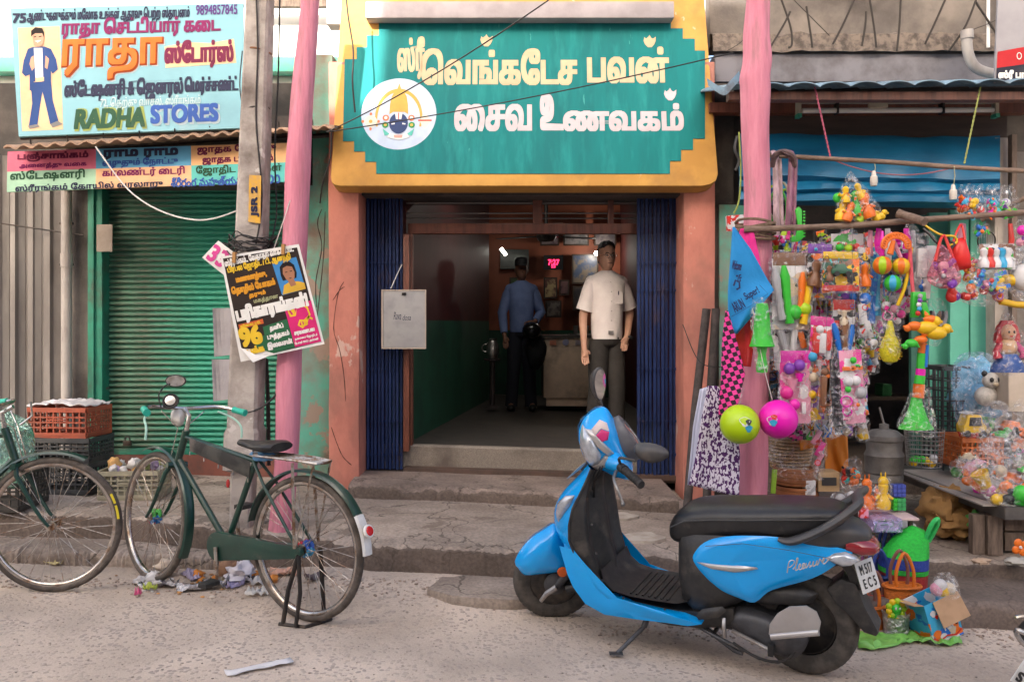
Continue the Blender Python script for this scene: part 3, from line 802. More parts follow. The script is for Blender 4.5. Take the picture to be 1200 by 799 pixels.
MB().box(1.45,1.6,6.5,8.6,.26,3.3).build('side_wall',DARKC,rs)
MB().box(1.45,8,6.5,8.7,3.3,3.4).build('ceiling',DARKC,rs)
for(p0,p1,y)in((1088,1112,6.36),(1113,1136,6.20),(1137,1163,6.20)):
    MB().box(P(p0,0,y).x+.003,P(p1,0,y).x-.003,y,y+.04,.27,2.27).build('door_leaf',TQ,rs,bevel=.006)
MB().box(P(1068,0,6.5).x,P(1090,0,6.5).x,6.5,6.54,.27,2.27).build('door_leaf',M('dark_teal_door',(.04,.15,.12),.6,col2=(.03,.10,.08),scale=3),rs)
MB().box(P(1166,0,6.0).x,P(1184,0,6.0).x,6.0,6.12,.2,2.75).build('post',M('cream_post',(.45,.40,.36),.8,col2=(.3,.26,.23),scale=4,stretch=(1,1,.4)),rs,bevel=.006)
MB().box(P(1186,0,5.9).x,P(1192,0,5.9).x,5.9,5.95,.2,2.75).build('post',WOODG,rs)
MB().box(P(1163,0,6.3).x,8,6.25,6.3,.2,2.7).build('side_panel',GREYC,rs)
# ---- pale blue corrugated awning
ca=thing('corrugated_awning','pale blue corrugated awning sheet with scalloped edge over the toy stall','awning',P(1020,95,5.5))
m=MB();N_=160;a0=P(850,100,5.30);a1=P(1330,92,5.30);rr=[[],[],[],[]]
for i in range(N_+1):
    t=i/N_;q=a0.lerp(a1,t);h=.022*abs(math.sin(t*PI*13))**.6*1.5-.02
    yb=6.12
    rr[0].append(q+V3((0,0,h)));rr[1].append(V3((q.x,yb,q.z+.20+h)));rr[2].append(V3((q.x,yb,q.z+.194+h)));rr[3].append(q+V3((0,.0,h-.006)))
m.loft([rr[0],rr[1],rr[2],rr[3],rr[0]],closed=False,cap=False).build('sheet',M('pale_blue_sheet',(.20,.32,.42),.7,col2=(.12,.2,.27),scale=4,dirt=(.12,.12,.12),dscale=6),ca,smooth=True)
z_=P(0,103,5.4).z
MB().box(1.38,3.6,5.42,5.50,z_-.07,z_-.02).build('batten',WOODR,ca)
MB().box(1.38,3.6,5.95,6.05,z_-.02,z_+.05).build('batten',WOODR,ca)
m=MB();cb=smoothpts([P(830,101,5.25),P(848,112,5.2),P(858,104,5.22),P(868,93,5.28)],4)
m.loft([cb,[q+V3((-.01,0,.05))for q in cb]],closed=False,cap=False);m.build('torn_edge',M('pale_blue_sheet',(0,0,0)),ca)
# timber boards behind the tube light
tb=wallbox('timber_board',884,1180,116,168,6.05,.03,M('brown_board',(.06,.04,.033),.8,col2=(.035,.025,.02),scale=4,stretch=(.4,1,3)),rs)
# tarpaulin rolled under the beam
tp=thing('blue_tarpaulin','rolled blue tarpaulin sheet slung under the toy shop roof','tarpaulin',P(1020,240,5.9))
TARP=M('blue_tarp',(.008,.14,.28),.38,col2=(.006,.10,.21),scale=3,bump=.35,bscale=6,stretch=(.5,1,2))
prof=[(6.02,157),(5.95,165),(5.90,180),(5.86,196),(5.84,206),(5.88,211),(5.85,214),(5.83,220),(5.87,224),(5.84,228),(5.84,234),(5.9,239),(6.0,240)]
m=MB();rr=[]
for i in range(41):
    px=866+(1172-866)*i/40;ring=[]
    for k,(y,py)in enumerate(prof):
        ring.append(P(px,py+(px-866)*.012+mnoise.noise(V3((px*.02,k*.6,0)))*3,y+mnoise.noise(V3((px*.03,k*.4,5)))*.03))
    rr.append(ring)
m.loft(rr,closed=False,cap=False).build('sheet',TARP,tp,smooth=True)
# opposite side of the street: unseen house added so its roofline shades the shopfronts
oh=thing('shade_house_across_street','unseen plastered house added across the street to shade the shopfronts','building',(0,-4,0))
OW=M('ochre_plaster',(.58,.50,.42),.9,col2=(.50,.43,.36),scale=1.5,bump=.3)
m=MB();m.box(-9.5,3.2,-10,-4.2,-.5,OPP_H-1.0);m.build('wall',OW,oh)
MB().box(-30,-9.501,-10,-4.2,-.5,3.4).build('low_wing',OW,oh)
MB().box(3.201,30,-10,-4.2,-.5,3.4).build('low_wing',OW,oh)
# parapet shaped for light: gap lets sun onto sign, raised block shades right wall
MB().box(-9.5,-4.55,-4.4,-4.2,OPP_H-.999,OPP_H).build('parapet',OW,oh)
MB().box(-4.05,-3.6,-4.4,-4.2,OPP_H-.999,OPP_H).build('parapet',OW,oh)
MB().box(-1.3,3.2,-6.4,-4.2,OPP_H-.999,OPP_H+1.6).build('parapet',OW,oh)
MB().box(-3.599,-1.301,-4.4,-4.2,OPP_H-.999,OPP_H).build('parapet',OW,oh)
for zf in(1.1,4.3):
    for i in range(-3,2):
        MB().box(i*2.2-.5,i*2.2+.5,-4.2,-4.14,zf,min(zf+1.4,OPP_H-1.2)).build('window',M('dark_window',(.05,.055,.06),.3),oh)  # windows in one even dark colour
# ---------------------------------------------------------------- blue sign of the stationery shop
bs=thing('stationery_sign','pale blue shop board with a suited man painted on its left end','sign',P(150,155,5.62))
bl=P(22,160,5.55);br2=P(287,150,5.70);tl=P(12,10,5.78)
BB=Board(bl,br2-bl,tl-bl)
def bp(px,py):return BB.pix(px,py)
cor=[bp(22,160),bp(287,150),bp(285,4),bp(12,10)]
m=MB();BB.shape(m,cor,0,-.02);m.build('board',M('pale_blue_board',(.155,.38,.45),.55,col2=(.13,.32,.385),scale=2,dirt=(.3,.4,.42),dscale=3,dlo=.6,dhi=.85),bs)
for(u0,u1)in(((12,10),(285,4)),((22,160),(287,150))):
    a,b=BB.at(*bp(*u0),-.03),BB.at(*bp(*u1),-.03)
    MB().tube([a,b],.012,6).build('frame_bar',DARKST,bs)
for px in(28,280):
    MB().tube([BB.at(*bp(px,12),-.03),BB.at(*bp(px,155),-.03)],.012,6).build('frame_bar',DARKST,bs)
INK=paint('ink',(.03,.035,.07));MAR=paint('maroon',(.20,.02,.10));ORG=paint('orange_letter',(.62,.16,.03));INKB=paint('blue_ink',(.04,.10,.35))
PCH=paint('peach',(.75,.50,.30));DKG=paint('dark_green',(.03,.09,.05));SHD=paint('pale_grey',(.38,.48,.52));PLUM=paint('plum',(.16,.02,.06));DORG=paint('brown_letter',(.28,.05,.01))
m=MB();BB.shape(m,[bp(21,33),bp(70,31),bp(74,152),bp(26,154)],.001);m.build('picture_ground',PCH,bs)
# painted man in a dark blue suit
def fig(pts,mt,lift=.003,nm='painted_man'):
    m=MB();BB.shape(m,[bp(*q)for q in pts],lift);m.build(nm,mt,bs)
SUIT=paint('suit_blue',(.03,.07,.22));FACE=paint('painted_skin',(.60,.33,.22));HAIR=paint('painted_hair',(.02,.015,.015))
fig([(36,96),(40,97),(53,96),(60,96),(62,118),(69,143),(59,146),(54,124),(50,108),(47,125),(44,148),(34,148),(38,122)],SUIT,.003)
fig([(33,58),(38,56),(52,55),(60,58),(66,70),(68,82),(62,87),(60,84),(60,106),(54,110),(50,96),(40,96),(38,108),(35,106),(35,88),(30,90),(26,86),(28,72)],SUIT,.004)
fig([(40,57),(50,57),(51,92),(42,93)],WHT,.005)
fig([(42,92),(52,91),(52,96),(42,97)],PCH,.006)
fig([(37,68),(40,66),(41,80),(38,84),(35,76)],FACE,.0065);fig([(54,66),(58,70),(56,82),(53,80)],FACE,.0065)
fig([(38,40),(43,37),(50,38),(52,45),(51,53),(46,56),(40,54)],FACE,.006)
fig([(37,44),(37,37),(42,33),(50,34),(52,39),(52,45),(50,40),(42,40),(39,42)],HAIR,.007)
fig([(41,49),(49,48),(45,51)],WHT,.0075);fig([(40,44),(43,43.4),(43,44.4),(40,44.9)],HAIR,.0075);fig([(46,43.6),(49.5,43),(49.5,44),(46,44.6)],HAIR,.0075)
fig([(33,148),(44,146),(47,149),(35,151.5)],paint('grey_shoe',(.2,.2,.2)),.004);fig([(59,146),(68,142),(74,146),(62,150)],paint('grey_shoe',(.2,.2,.2)),.004)
def bw(t,x0,y0,x1,y1,mt,**k):
    return BB.pwrite(t,x0,y0,x1,y1,mt,bs,**k)
ang=math.atan2(0,1)
bw('75',16,17,30,27,INK,bold=.004);bw('ஆண்டுகளுக்கும் மேலாக உங்கள் ஆதரவு ெபற்ற ஸ்தாபனம்',33,12,222,25,INK,bold=.002,res=2)
bw('9894857845',230,7,278,17,paint('violet_ink',(.10,.05,.20)),bold=.0015)
bw('ராதா ெசட்டியார் கைட',74,23,258,43,MAR,bold=.005,res=2)
for(dx,mt,l,bo)in((1.6,SHD,.002,.012),(0,DORG,.004,.014),(-.8,ORG,.007,.007)):
    bw('ராதா',76+dx,49+dx,189+dx,91+dx,mt,lift=l,bold=bo)
m=MB();BB.shape(m,[bp(193,55),bp(222,50),bp(246,51),bp(274,46),bp(277,74),bp(194,80)],.0015);m.build('letter_ground',PCH,bs)
bw('ஸ்ேடார்ஸ்',194,49,273,78,PLUM,bold=.006)
bw('ஸ்ேடஷனரி & ெஜனரல்',77,95,214,116,INK,bold=.0045,res=2);bw('ெமர்ச்சண்ட்',217,91,279,110,INK,bold=.0045,res=2)
bw('72, ெதற்கு வாசல், ஸ்ரீரங்கம்',118,115,235,126,paint('pale_ink',(.45,.60,.62)),bold=.001,res=2)
bw('RADHA',90,129,171,150,paint('olive',(.30,.36,.10)),bold=.008,lift=.003,shear=.15);bw('RADHA',89,130,169,148,DKG,bold=.007,lift=.006,shear=.1)
bw('STORES',180,126,257,144,SHD,bold=.008,lift=.003);bw('STORES',178,125,255,142,INKB,bold=.007,lift=.006)
# ---------------------------------------------------------------- chequered name strip below it
st=thing('name_strip_sign','long strip of pink blue and orange panels with Tamil words above the shutter','sign',P(170,224,5.6))
bl=P(8,225,5.62);br3=P(338,213,5.80);tl=P(8,178,5.66)
TB=Board(bl,br3-bl,tl-bl)
W_=(br3-bl).length;Hs=TB.pix(8,178)[1]
f=lambda px:W_*(px-8)/(338-8)
cells=[(8,110,0,(.66,.16,.24)),(110,222,0,(.12,.38,.60)),(222,338,0,(.78,.46,.22)),(8,110,1,(.36,.58,.42)),(110,222,1,(.78,.46,.26)),(222,338,1,(.12,.50,.46))]
for x0,x1,r,c in cells:
    m=MB();b0,b1=(0,Hs*.5)if r else(Hs*.5,Hs)
    TB.shape(m,[(f(x0),b0),(f(x1),b0),(f(x1),b1),(f(x0),b1)],0,-.012);m.build('colour_panel',paint('strip_%d_%d'%(x0,r),c),st)
def tw(t,x0,y0,x1,y1,mt,**k):
    a0,a1=f(x0),f(x1);sl=12/330
    bb=lambda py,px:Hs*(1-(py-(178-(px-8)*sl*1.15))/46.5)
    return TB.write(t,a0,a1,bb(y1,(x0+x1)/2),bb(y0,(x0+x1)/2),mt,st,lift=.003,**k)
tw('பஞ்சாங்கம்',20,178,101,188,PLUM,bold=.003,res=2);tw('அைனத்து வைக',22,190,99,197,MAR,bold=.0015,res=2)
tw('ராம ராம',120,174,206,184,INK,bold=.005,res=2);tw('எழுதும் ேநாட்டு',118,184,206,195,INKB,bold=.002,res=2)
tw('ஜாதக ேநாட்டு',230,167,324,178,PLUM,bold=.0025,res=2);tw('ஜாதக புத்தகம்',236,180,320,190,PLUM,bold=.0025,res=2)
tw('ஸ்ேடஷனரி',12,199,97,212,DKG,bold=.002,res=2);tw('ஸ்ரீரங்கம் ேகாயில் வரலாறு',18,213,188,223,INK,bold=.0018,res=2)
tw('காலண்டர் ைடரி',118,195,214,206,MAR,bold=.002,res=2);tw('శ్రీరంగ మహత్యము',198,205,290,216,INKB,bold=.0018,res=2)
tw('ேஜாதிட நூல்கள்',228,191,330,203,DKG,bold=.002,res=2);tw('200',306,203,328,213,INKB,bold=.0018)
# ---------------------------------------------------------------- concrete pole
cp=thing('concrete_utility_pole','grey concrete utility pole carrying the tied black and pink poster','pole',(P(283,630,4.98).x,4.98,.25))
m=MB();rings=[]
for py,hw in((640,12),(552,12.5),(548,20),(505,20),(500,17.5),(400,17),(280,16),(150,15),(60,14),(-120,12.5)):
    t=(640-py)/640;cx=283+t*22
    c=P(cx,py,4.98);r=hw/1000*4.98
    rings.append([c+V3((dx*r,dy*r,0))for dx,dy in((-1,-.8),(-.8,-1),(.8,-1),(1,-.8),(1,.8),(.8,1),(-.8,1),(-1,.8))])
m.loft(rings[::-1]).build('shaft',CONC,cp,smooth=True,angle=30)
for py in(455,388,128,62):
    t=(640-py)/640;c=P(283+t*22,py,4.98);m=MB();rr_=.080 if py>200 else .072
    q=[c+V3((math.cos(a)*rr_,math.sin(a)*rr_*1.0,.008*math.sin(a*2+py)))for a in[2*PI*i/20 for i in range(20)]]
    m.tube(q,.006,5,closed=True).build('strap',DARKST if py>100 else M('rusty_band',(.25,.12,.06),.8),cp)
# yellow mark stencilled on the shaft
m=MB();c=[P(292,205,4.888),P(306,206,4.888),P(305,262,4.888),P(291,260,4.888)]
m.prism(c,(0,.004,0));m.build('yellow_mark',M('yellow_stencil',(.66,.36,.03),.7,col2=(.5,.3,.1),scale=20),cp)
CB=Board(P(291,262,4.886),(0,0,1),(-1,0,0));CB.n=V3((0,-1,0))
CB.write('JSR 2',.04,.21,-.060,-.018,INK,cp,lift=.001,bold=.003)
# bundle of wires wound round the shaft
m_=MB();rnd=random.Random(5)
for k in range(13):
    z0=P(0,288+rnd.uniform(-9,9),4.98).z;R0=.095+rnd.uniform(0,.03);ph=rnd.uniform(0,6)
    c=P(294,288,4.98)
    q=[V3((c.x+math.cos(a)*R0*(1.15+.15*math.sin(a*3+ph)),4.98+math.sin(a)*R0,z0+.022*math.sin(a*2+ph)+.012*math.sin(a*5+ph)))for a in[2*PI*i/26 for i in range(26)]]
    m_.tube(q,.0035+.001*(k%2),5,closed=True)
wires=tag(m_.build('wire_tangle',WIRE,None,origin=P(294,300,4.98)),'tangle of black wires wound round the concrete pole','wires',kind='stuff')
def wire(pts,r,label,mt=WIRE,cat='cable',k=6,name='cable',group=None):
    q=smoothpts(pts,k)if len(pts)>2 and k else pts
    return single(MB().tube(q,r,5),name,mt,label,cat,group)
wire(sag(P(383,155,5.6),P(655,-8,4.3),.04,14),.004,'thin black cable rising from the ochre sign edge over the cream letters',k=0)
wire(sag(P(383,155,5.6),P(860,62,4.75),.03,14),.004,'thin black cable crossing the lower Tamil line towards the pink post',k=0)
wire([P(388,155,5.65),P(387,185,5.7),P(378,215,5.8),P(375,238,6.0)],.005,'black cable dropping beside the ochre sign corner')
wire([P(404,-20,5.7),P(408,20,5.7),P(414,60,5.72),P(413,95,5.75),P(416,132,5.78)],.006,'black service cable hanging down the left end of the teal sign')
wire([P(284,60,5.5),P(281,100,5.5),P(286,132,5.5),P(292,140,5.3)],.004,'thin black cable hanging at the right end of the blue board')
WW=M('white_wire',(.6,.58,.55),.5)
wire([P(112,172,5.5),P(150,222,5.5),P(190,248,5.4),P(235,258,5.2),P(275,248,5.05),P(288,236,5.0)],.005,'white wire sagging across the green shutter',WW)
wire([P(318,300,4.9),P(331,262,4.85),P(340,235,4.85)],.003,'thin white wire from the pole to the pink post',WW)
wire([P(300,-10,4.9),P(302,60,4.9),P(300,140,4.9),P(307,230,4.9),P(300,286,4.9)],.005,'black cable running down the face of the concrete pole')
wire([P(328,-10,5.1),P(326,90,5.1),P(322,180,5.1),P(324,250,5.1),P(316,288,5.0)],.005,'black cable hanging between the two street poles')
wire([P(315,545,5.06),P(314,470,5.06),P(312,420,5.06)],.012,'thick black conduit behind the concrete pole')
wire([P(262,478,4.95),P(285,484,4.9),P(310,475,4.9),P(330,455,4.9)],.006,'short black cable tied across the pole above the saddle')
# ---------------------------------------------------------------- pink poles
def log(name,pts,label,py_w,mat,knots=0):
    m=MB();q=smoothpts([p for p,r in pts],5);rs=[]
    for i in range(len(pts)-1):
        for j in range(5):rs.append(pts[i][1]*(1-j/5)+pts[i+1][1]*j/5)
    rs.append(pts[-1][1]);rings=[]
    for i,(c,r)in enumerate(zip(q,rs)):
        rings.append([c+V3((math.cos(a)*r*(1+.20*mnoise.noise(V3((math.cos(a)*1.5,math.sin(a)*1.5,c.z*2.2)))+.03*math.sin(a*7)),math.sin(a)*r,0))for a in[2*PI*k/22 for k in range(22)]])
    m.loft(rings)
    return single(m,name,mat,label,'post',smooth=True)
Y_=4.92
log('pink_wooden_post',[(P(328,640,Y_),.070),(P(334,560,Y_),.066),(P(338,450,Y_),.066),(P(342,330,Y_),.070),(P(349,200,Y_),.073),(P(356,90,Y_),.065),(P(362,20,Y_),.052),(P(366,-60,Y_),.05)],'leaning pink painted wooden post beside the concrete pole',0,PINKP)
Y_=4.78
log('pink_wooden_post',[(P(882,612,Y_),.078),(P(883,500,Y_),.082),(P(884,380,Y_),.088),(P(887,260,Y_),.074),(P(886,180,Y_),.077),(P(886,110,Y_),.082),(P(885,92,Y_),.083),(P(888,70,Y_),.079),(P(887,40,Y_),.07),(P(889,0,Y_),.060),(P(890,-70,Y_),.06)],'thick pink painted wooden post holding up the toy stall rails',0,PINKP)
# ---------------------------------------------------------------- the hanging poster
po=thing('hanging_poster','black green and pink printed poster with a woman portrait tied to the pole','poster',P(317,290,4.80))
bl=P(283,424,4.80);br4=P(380,402,4.80);tl=P(257,300,4.80)
PB=Board(bl,br4-bl,tl-bl);PB.n=V3((0,-1,0))
cor=[PB.pix(*q)for q in((282,424),(380,403),(350,286),(258,301))]
uw=(br4-bl).length
m=MB();PB.shape(m,cor,-.006,.004);m.build('backing',WHITEP,po)
def pq(u,v):
    a=V3(cor[3]).to_2d()if False else None
    tlx=V3((*cor[3],0));trx=V3((*cor[2],0));blx=V3((*cor[0],0));brx=V3((*cor[1],0))
    p=tlx*(1-u)*(1-v)+trx*u*(1-v)+brx*u*v+blx*(1-u)*v
    return(p.x,p.y)
def pp(pts,mt,lift=.001,nm='print'):
    m=MB();PB.shape(m,[pq(*q)for q in pts],lift);return m.build(nm,mt,po)
pp([(.03,.02),(.97,.03),(.97,.97),(.40,.985),(.3,.93),(.04,.88)],paint('poster_black',(.035,.025,.022)),.0005)
pp([(.34,.72),(.64,.69),(.66,.97),(.40,.985),(.3,.94),(.22,.90),(.2,.82),(.34,.80)],paint('poster_green',(.03,.13,.06)),.001)
pp([(.64,.56),(.975,.56),(.975,.97),(.66,.97)],paint('poster_pink',(.62,.03,.17)),.0012)
pp([(.62,.14),(.93,.12),(.95,.44),(.65,.46)],paint('portrait_blue',(.05,.22,.50)),.0012,'portrait')
pp([(.66,.455),(.70,.37),(.78,.345),(.88,.355),(.95,.38),(.95,.44)],paint('sari_yellow',(.62,.38,.05)),.0018,'portrait')
pp([(.76,.33),(.84,.33),(.85,.385),(.78,.395)],paint('portrait_skin',(.36,.17,.10)),.002,'portrait')
pp([(.69,.27),(.70,.19),(.75,.155),(.83,.15),(.88,.19),(.89,.27),(.87,.32),(.70,.325)],HAIR,.0021,'portrait')
pp([(.72,.26),(.735,.205),(.79,.19),(.85,.205),(.865,.26),(.85,.315),(.80,.35),(.745,.32)],paint('portrait_skin',(.36,.17,.10)),.0024,'portrait')
for q in([(.75,.245),(.78,.245),(.78,.252),(.75,.252)],[(.81,.243),(.84,.243),(.84,.25),(.81,.25)],[(.775,.31),(.82,.308),(.80,.318)]):pp(q,HAIR,.0027,'portrait')
def pt_(t,u0,v0,u1,v1,mt,bold=.002,lift=.003,**k):
    a0,b1=pq(u0,v0);a1,b0=pq(u1,v1)
    if abs(a1-a0)<.01:return
    return PB.write(t,min(a0,a1),max(a0,a1),min(b0,b1),max(b0,b1),mt,po,lift=lift,bold=bold,**k)
YL=paint('print_yellow',(.75,.50,.04));PW=paint('print_white',(.78,.77,.74));PO_=paint('print_orange',(.66,.30,.03))
pt_('ஸ்ரீரங்கம்.. ேவதாத்ரி வாக்கியம்..',.04,.035,.92,.085,PW,.0012,res=2)
pt_('பிரபல ேஜாதிட / டி. ஆனந்தி',.06,.10,.86,.15,YL,.0015,res=2)
pt_('மணவாழ்வு,',.14,.21,.52,.27,PO_,.0025,res=2);pt_('ெதாழில் ேயாகம்',.06,.30,.60,.37,PO_,.0025,res=2);pt_('தரும்',.26,.385,.46,.43,PO_,.002,res=2)
pt_('மகத்தான',.30,.445,.60,.49,paint('print_sage',(.35,.36,.2)),.001,res=2)
pt_('பரிகாரங்கள்!',.06,.49,.93,.63,PW,.0055)
pp([(.06,.655),(.36,.645),(.36,.69),(.06,.70)],paint('print_red',(.6,.12,.04)),.0014);pt_('விைல ரூ.',.08,.66,.33,.69,YL,.001,res=2)
pt_('96',.05,.70,.30,.86,YL,.0065);pt_('பக்க',.1,.885,.3,.945,YL,.003,res=2)
pt_('தனிப்',.42,.72,.58,.78,PW,.0018,res=2);pt_('புத்தகம்',.37,.80,.63,.86,PW,.0018,res=2);pt_('இலவசம்!',.35,.88,.64,.945,PW,.0018,res=2)
pp(stroke([pq_ for pq_ in[(.72,.66),(.69,.61),(.73,.585),(.77,.62),(.75,.67),(.69,.67),(.68,.61),(.74,.57),(.84,.57),(.91,.62),(.92,.69),(.86,.76),(.80,.80),(.76,.77),(.79,.73),(.84,.74),(.90,.71),(.94,.74)]],.022),YL,.002)
pt_('ம்',.80,.73,.87,.785,YL,.002);pt_('சரவணபவ',.69,.83,.93,.865,PW,.0015,res=2);pt_('தைலைம ேஜாதிடர்',.68,.885,.95,.91,PW,.0006,res=1);pt_('ேபான் 98421 அம்மன்',.67,.925,.95,.95,PW,.0006,res=1)
m=MB();c=PB.at(*pq(.08,.92),.002);c2=PB.at(*pq(.30,.99),.002)
cc=[PB.at(*pq(.02,.86),.003),PB.at(*pq(.20,.965),.012),PB.at(*pq(.34,1.0),.003),PB.at(*pq(.16,1.03),.03)]
m.add(cc,[(0,1,3),(1,2,3)]);m.build('curled_corner',WHITEP,po)
for u in(.18,.8):
    c=PB.at(*pq(u,.03),.012);MB().box(c.x-.008,c.x+.008,c.y-.01,c.y+.03,c.z-.03,c.z+.03).build('clip',M('wood_peg',(.4,.2,.06),.7),po)
# small pink-on-white notice behind it
nt_=thing('small_notice','small white notice with pink numerals tucked behind the poster','notice',P(256,300,4.88))
NB=Board(P(239,303,4.90),P(262,318,4.90)-P(239,303,4.90),P(257,283,4.90)-P(239,303,4.90));NB.n=V3((0,-1,0))
cc=[NB.pix(*q)for q in((237,302),(262,322),(280,300),(256,282))]
m=MB();NB.shape(m,cc,0,.003);m.build('card',WHITEP,nt_)
a,b=NB.pix(256,302);NB.write('33',a-.055,a+.045,b-.04,b+.055,paint('print_magenta',(.65,.08,.3)),nt_,lift=.006,bold=.004)
for(x0,y0,x1,y1,lab)in((249,361,276,418,'blank grey sheet stuck on the pole just below the poster'),(248,421,275,470,'blank grey sheet stuck lowest on the pole above the bicycle bell')):
    m=MB();n=6;rr=[[],[]]
    for i in range(n+1):
        t=i/n;
        rr[0].append(P(x0+(x1-x0)*t,y0,4.93+.02*math.sin(t*4)));rr[1].append(P(x0+(x1-x0)*t+2,y1-3*t,4.93+.025*math.sin(t*3+1)))
    m.loft(rr,closed=False,cap=False);o=single(m,'paper_sheet',M('grey_paper',(.36,.34,.35),.8,col2=(.28,.26,.27),scale=6),lab,'paper');md=o.modifiers.new('thickness','SOLIDIFY');md.thickness=.002
# ---------------------------------------------------------------- whiteboard
wb=thing('hanging_whiteboard','small whiteboard hanging on a string from the folded blue gate','whiteboard',P(473,405,6.2))
a=P(449,341,6.15);b=P(498,407,6.15)
MB().box(a.x,b.x,6.15,6.165,b.z,a.z).build('panel',M('whiteboard',(.33,.325,.32),.35,col2=(.28,.275,.28),scale=3,dirt=(.2,.2,.21),dscale=6),wb,bevel=.002)
for x_ in((a.x-.012,a.x-.001),(b.x+.001,b.x+.008)):MB().box(x_[0],x_[1],6.145,6.17,b.z,a.z).build('frame',M('beige_frame',(.4,.33,.27),.6),wb)
MB().box(a.x-.012,b.x+.008,6.145,6.17,a.z+.001,a.z+.01).build('frame',M('beige_frame',(0,0,0)),wb)
MB().box(a.x-.012,b.x+.008,6.145,6.17,b.z-.01,b.z-.001).build('frame',M('beige_frame',(0,0,0)),wb)
MB().box((a.x+b.x)/2-.015,(a.x+b.x)/2+.015,6.14,6.149,a.z-.03,a.z-.012).build('clip',DARKST,wb)
MB().tube([P(458,338,6.15),P(467,318,6.2),P(471,310,6.28)],.004,5).build('string',WW,wb)
WB=Board(V3((a.x,6.15,b.z)),(1,0,0),(0,0,1))
WB.write('Rava',.075,.13,.20,.255,INK,wb,lift=.001,bold=.0,shear=.3);WB.write('dosa',.14,.20,.195,.235,INK,wb,lift=.001,bold=.0,shear=.3)
# ---------------------------------------------------------------- crates
def crate_parts(t,c,sx,sy,sz,mat,rot=0,rows=4,cols=9,zfloor=True):
    """an open lattice crate: floor, corner posts, rims and wall grids"""
    Mx=Matrix.Translation(c)@Matrix.Rotation(rot,4,'Z')
    x,y=sx/2,sy/2;w=.012
    m=MB()
    m.box(-x,x,-y,y,0,.012,Mx);m.build('crate_floor',mat,t)
    for sgn,nm in((-1,0),(1,0)):
        for axis in(0,1):
            m=MB();L_=sx if axis==0 else sy;off=(y if axis==0 else x)
            def bx(u0,u1,z0,z1,d=.0):
                t0=w*.7-d
                o0,o1=sorted((sgn*(off-t0),sgn*(off+d)))
                if axis==0:m.box(u0,u1,o0,o1,z0,z1,Mx)
                else:m.box(o0,o1,u0,u1,z0,z1,Mx)
            e=L_/2-(0.0 if axis==0 else w)
            bx(-e,e,sz-.03,sz,.006);bx(-e,e,.013,.035,.004)
            for k in range(cols+1):
                u=-e+2*e*k/cols;bx(max(-e,u-.005),min(e,u+.005),.036,sz-.031)
            for k in range(1,rows):
                z=.035+(sz-.065)*k/rows;bx(-e,e,z-.005,z+.005,.003)
            bx(-e*.3,e*.3,sz-.085,sz-.075,.008)
            m.build('crate_side',mat,t)
REDC=M('red_crate',(.40,.085,.04),.55,col2=(.30,.06,.03),scale=7,dirt=(.2,.08,.05),dscale=4)
BLKC=M('dark_grey_crate',(.045,.05,.055),.5,col2=(.03,.032,.036),scale=7,dirt=(.12,.11,.1),dscale=5)
BEGC=M('beige_crate',(.36,.33,.24),.6,col2=(.26,.24,.18),scale=7)
def gp_at(px,py,h=.225):return ground(px,py,h)
c0=gp_at(84,583);c0=V3((P(80,0,5.75).x,5.78,gz(-3.0)+.225))
r_=R_(-6)
t=thing('crate','dark grey plastic crate at the bottom of the stack by the pillar','crate',c0,'crates in front of the shutter');crate_parts(t,c0+V3((.02,0,0)),.40,.30,.205,BLKC,r_)
c1=c0+V3((.02,0,.207));t=thing('crate','dark grey plastic crate in the middle of the stack under the red one','crate',c1,'crates in front of the shutter');crate_parts(t,c1,.40,.30,.165,BLKC,r_+.03)
c2=c1+V3((-.02,0,.167));t=thing('crate','red plastic crate on top of the stack covered by a white sheet','crate',c2,'crates in front of the shutter');crate_parts(t,c2,.41,.30,.20,REDC,r_)
m=MB();rr=[]
for i in range(19):
    for_=[]
    for j in range(13):
        u,v=i/18-.5,j/12-.5
        q=c2+Matrix.Rotation(r_,3,'Z')@V3((u*.42,v*.31,.207+.022*mnoise.noise(V3((u*9,v*9,2)))+.012*mnoise.noise(V3((u*22,v*22,2)))+.02*(1-4*u*u)))
        for_.append(q)
    rr.append(for_)
m.loft(rr,closed=False,cap=False)
o=single(m,'white_sheet',M('white_plastic_sheet',(.62,.60,.60),.4,col2=(.5,.48,.49),scale=8),'crumpled white sheet lying over the red crate','sheet',smooth=True);o.modifiers.new('thickness','SOLIDIFY').thickness=.004
c3=V3((P(154,0,5.6).x,5.66,gz(-2.5)+.225));t=thing('crate','low beige lattice crate full of crumpled rubbish beside the bicycle','crate',c3,'crates in front of the shutter');crate_parts(t,c3,.38,.28,.19,BEGC,R_(5),rows=4,cols=9)
c4=V3((P(-10,0,5.2).x,5.25,gz(-3.2)+.225));t=thing('crate','black plastic crate cut by the left edge behind the bicycle wheel','crate',c4,'crates in front of the shutter');crate_parts(t,c4,.46,.34,.24,M('black_crate',(.03,.028,.026),.5,col2=(.05,.045,.04),scale=7),R_(0))
c5=c4+V3((-.05,.3,0))
rnd=random.Random(11)
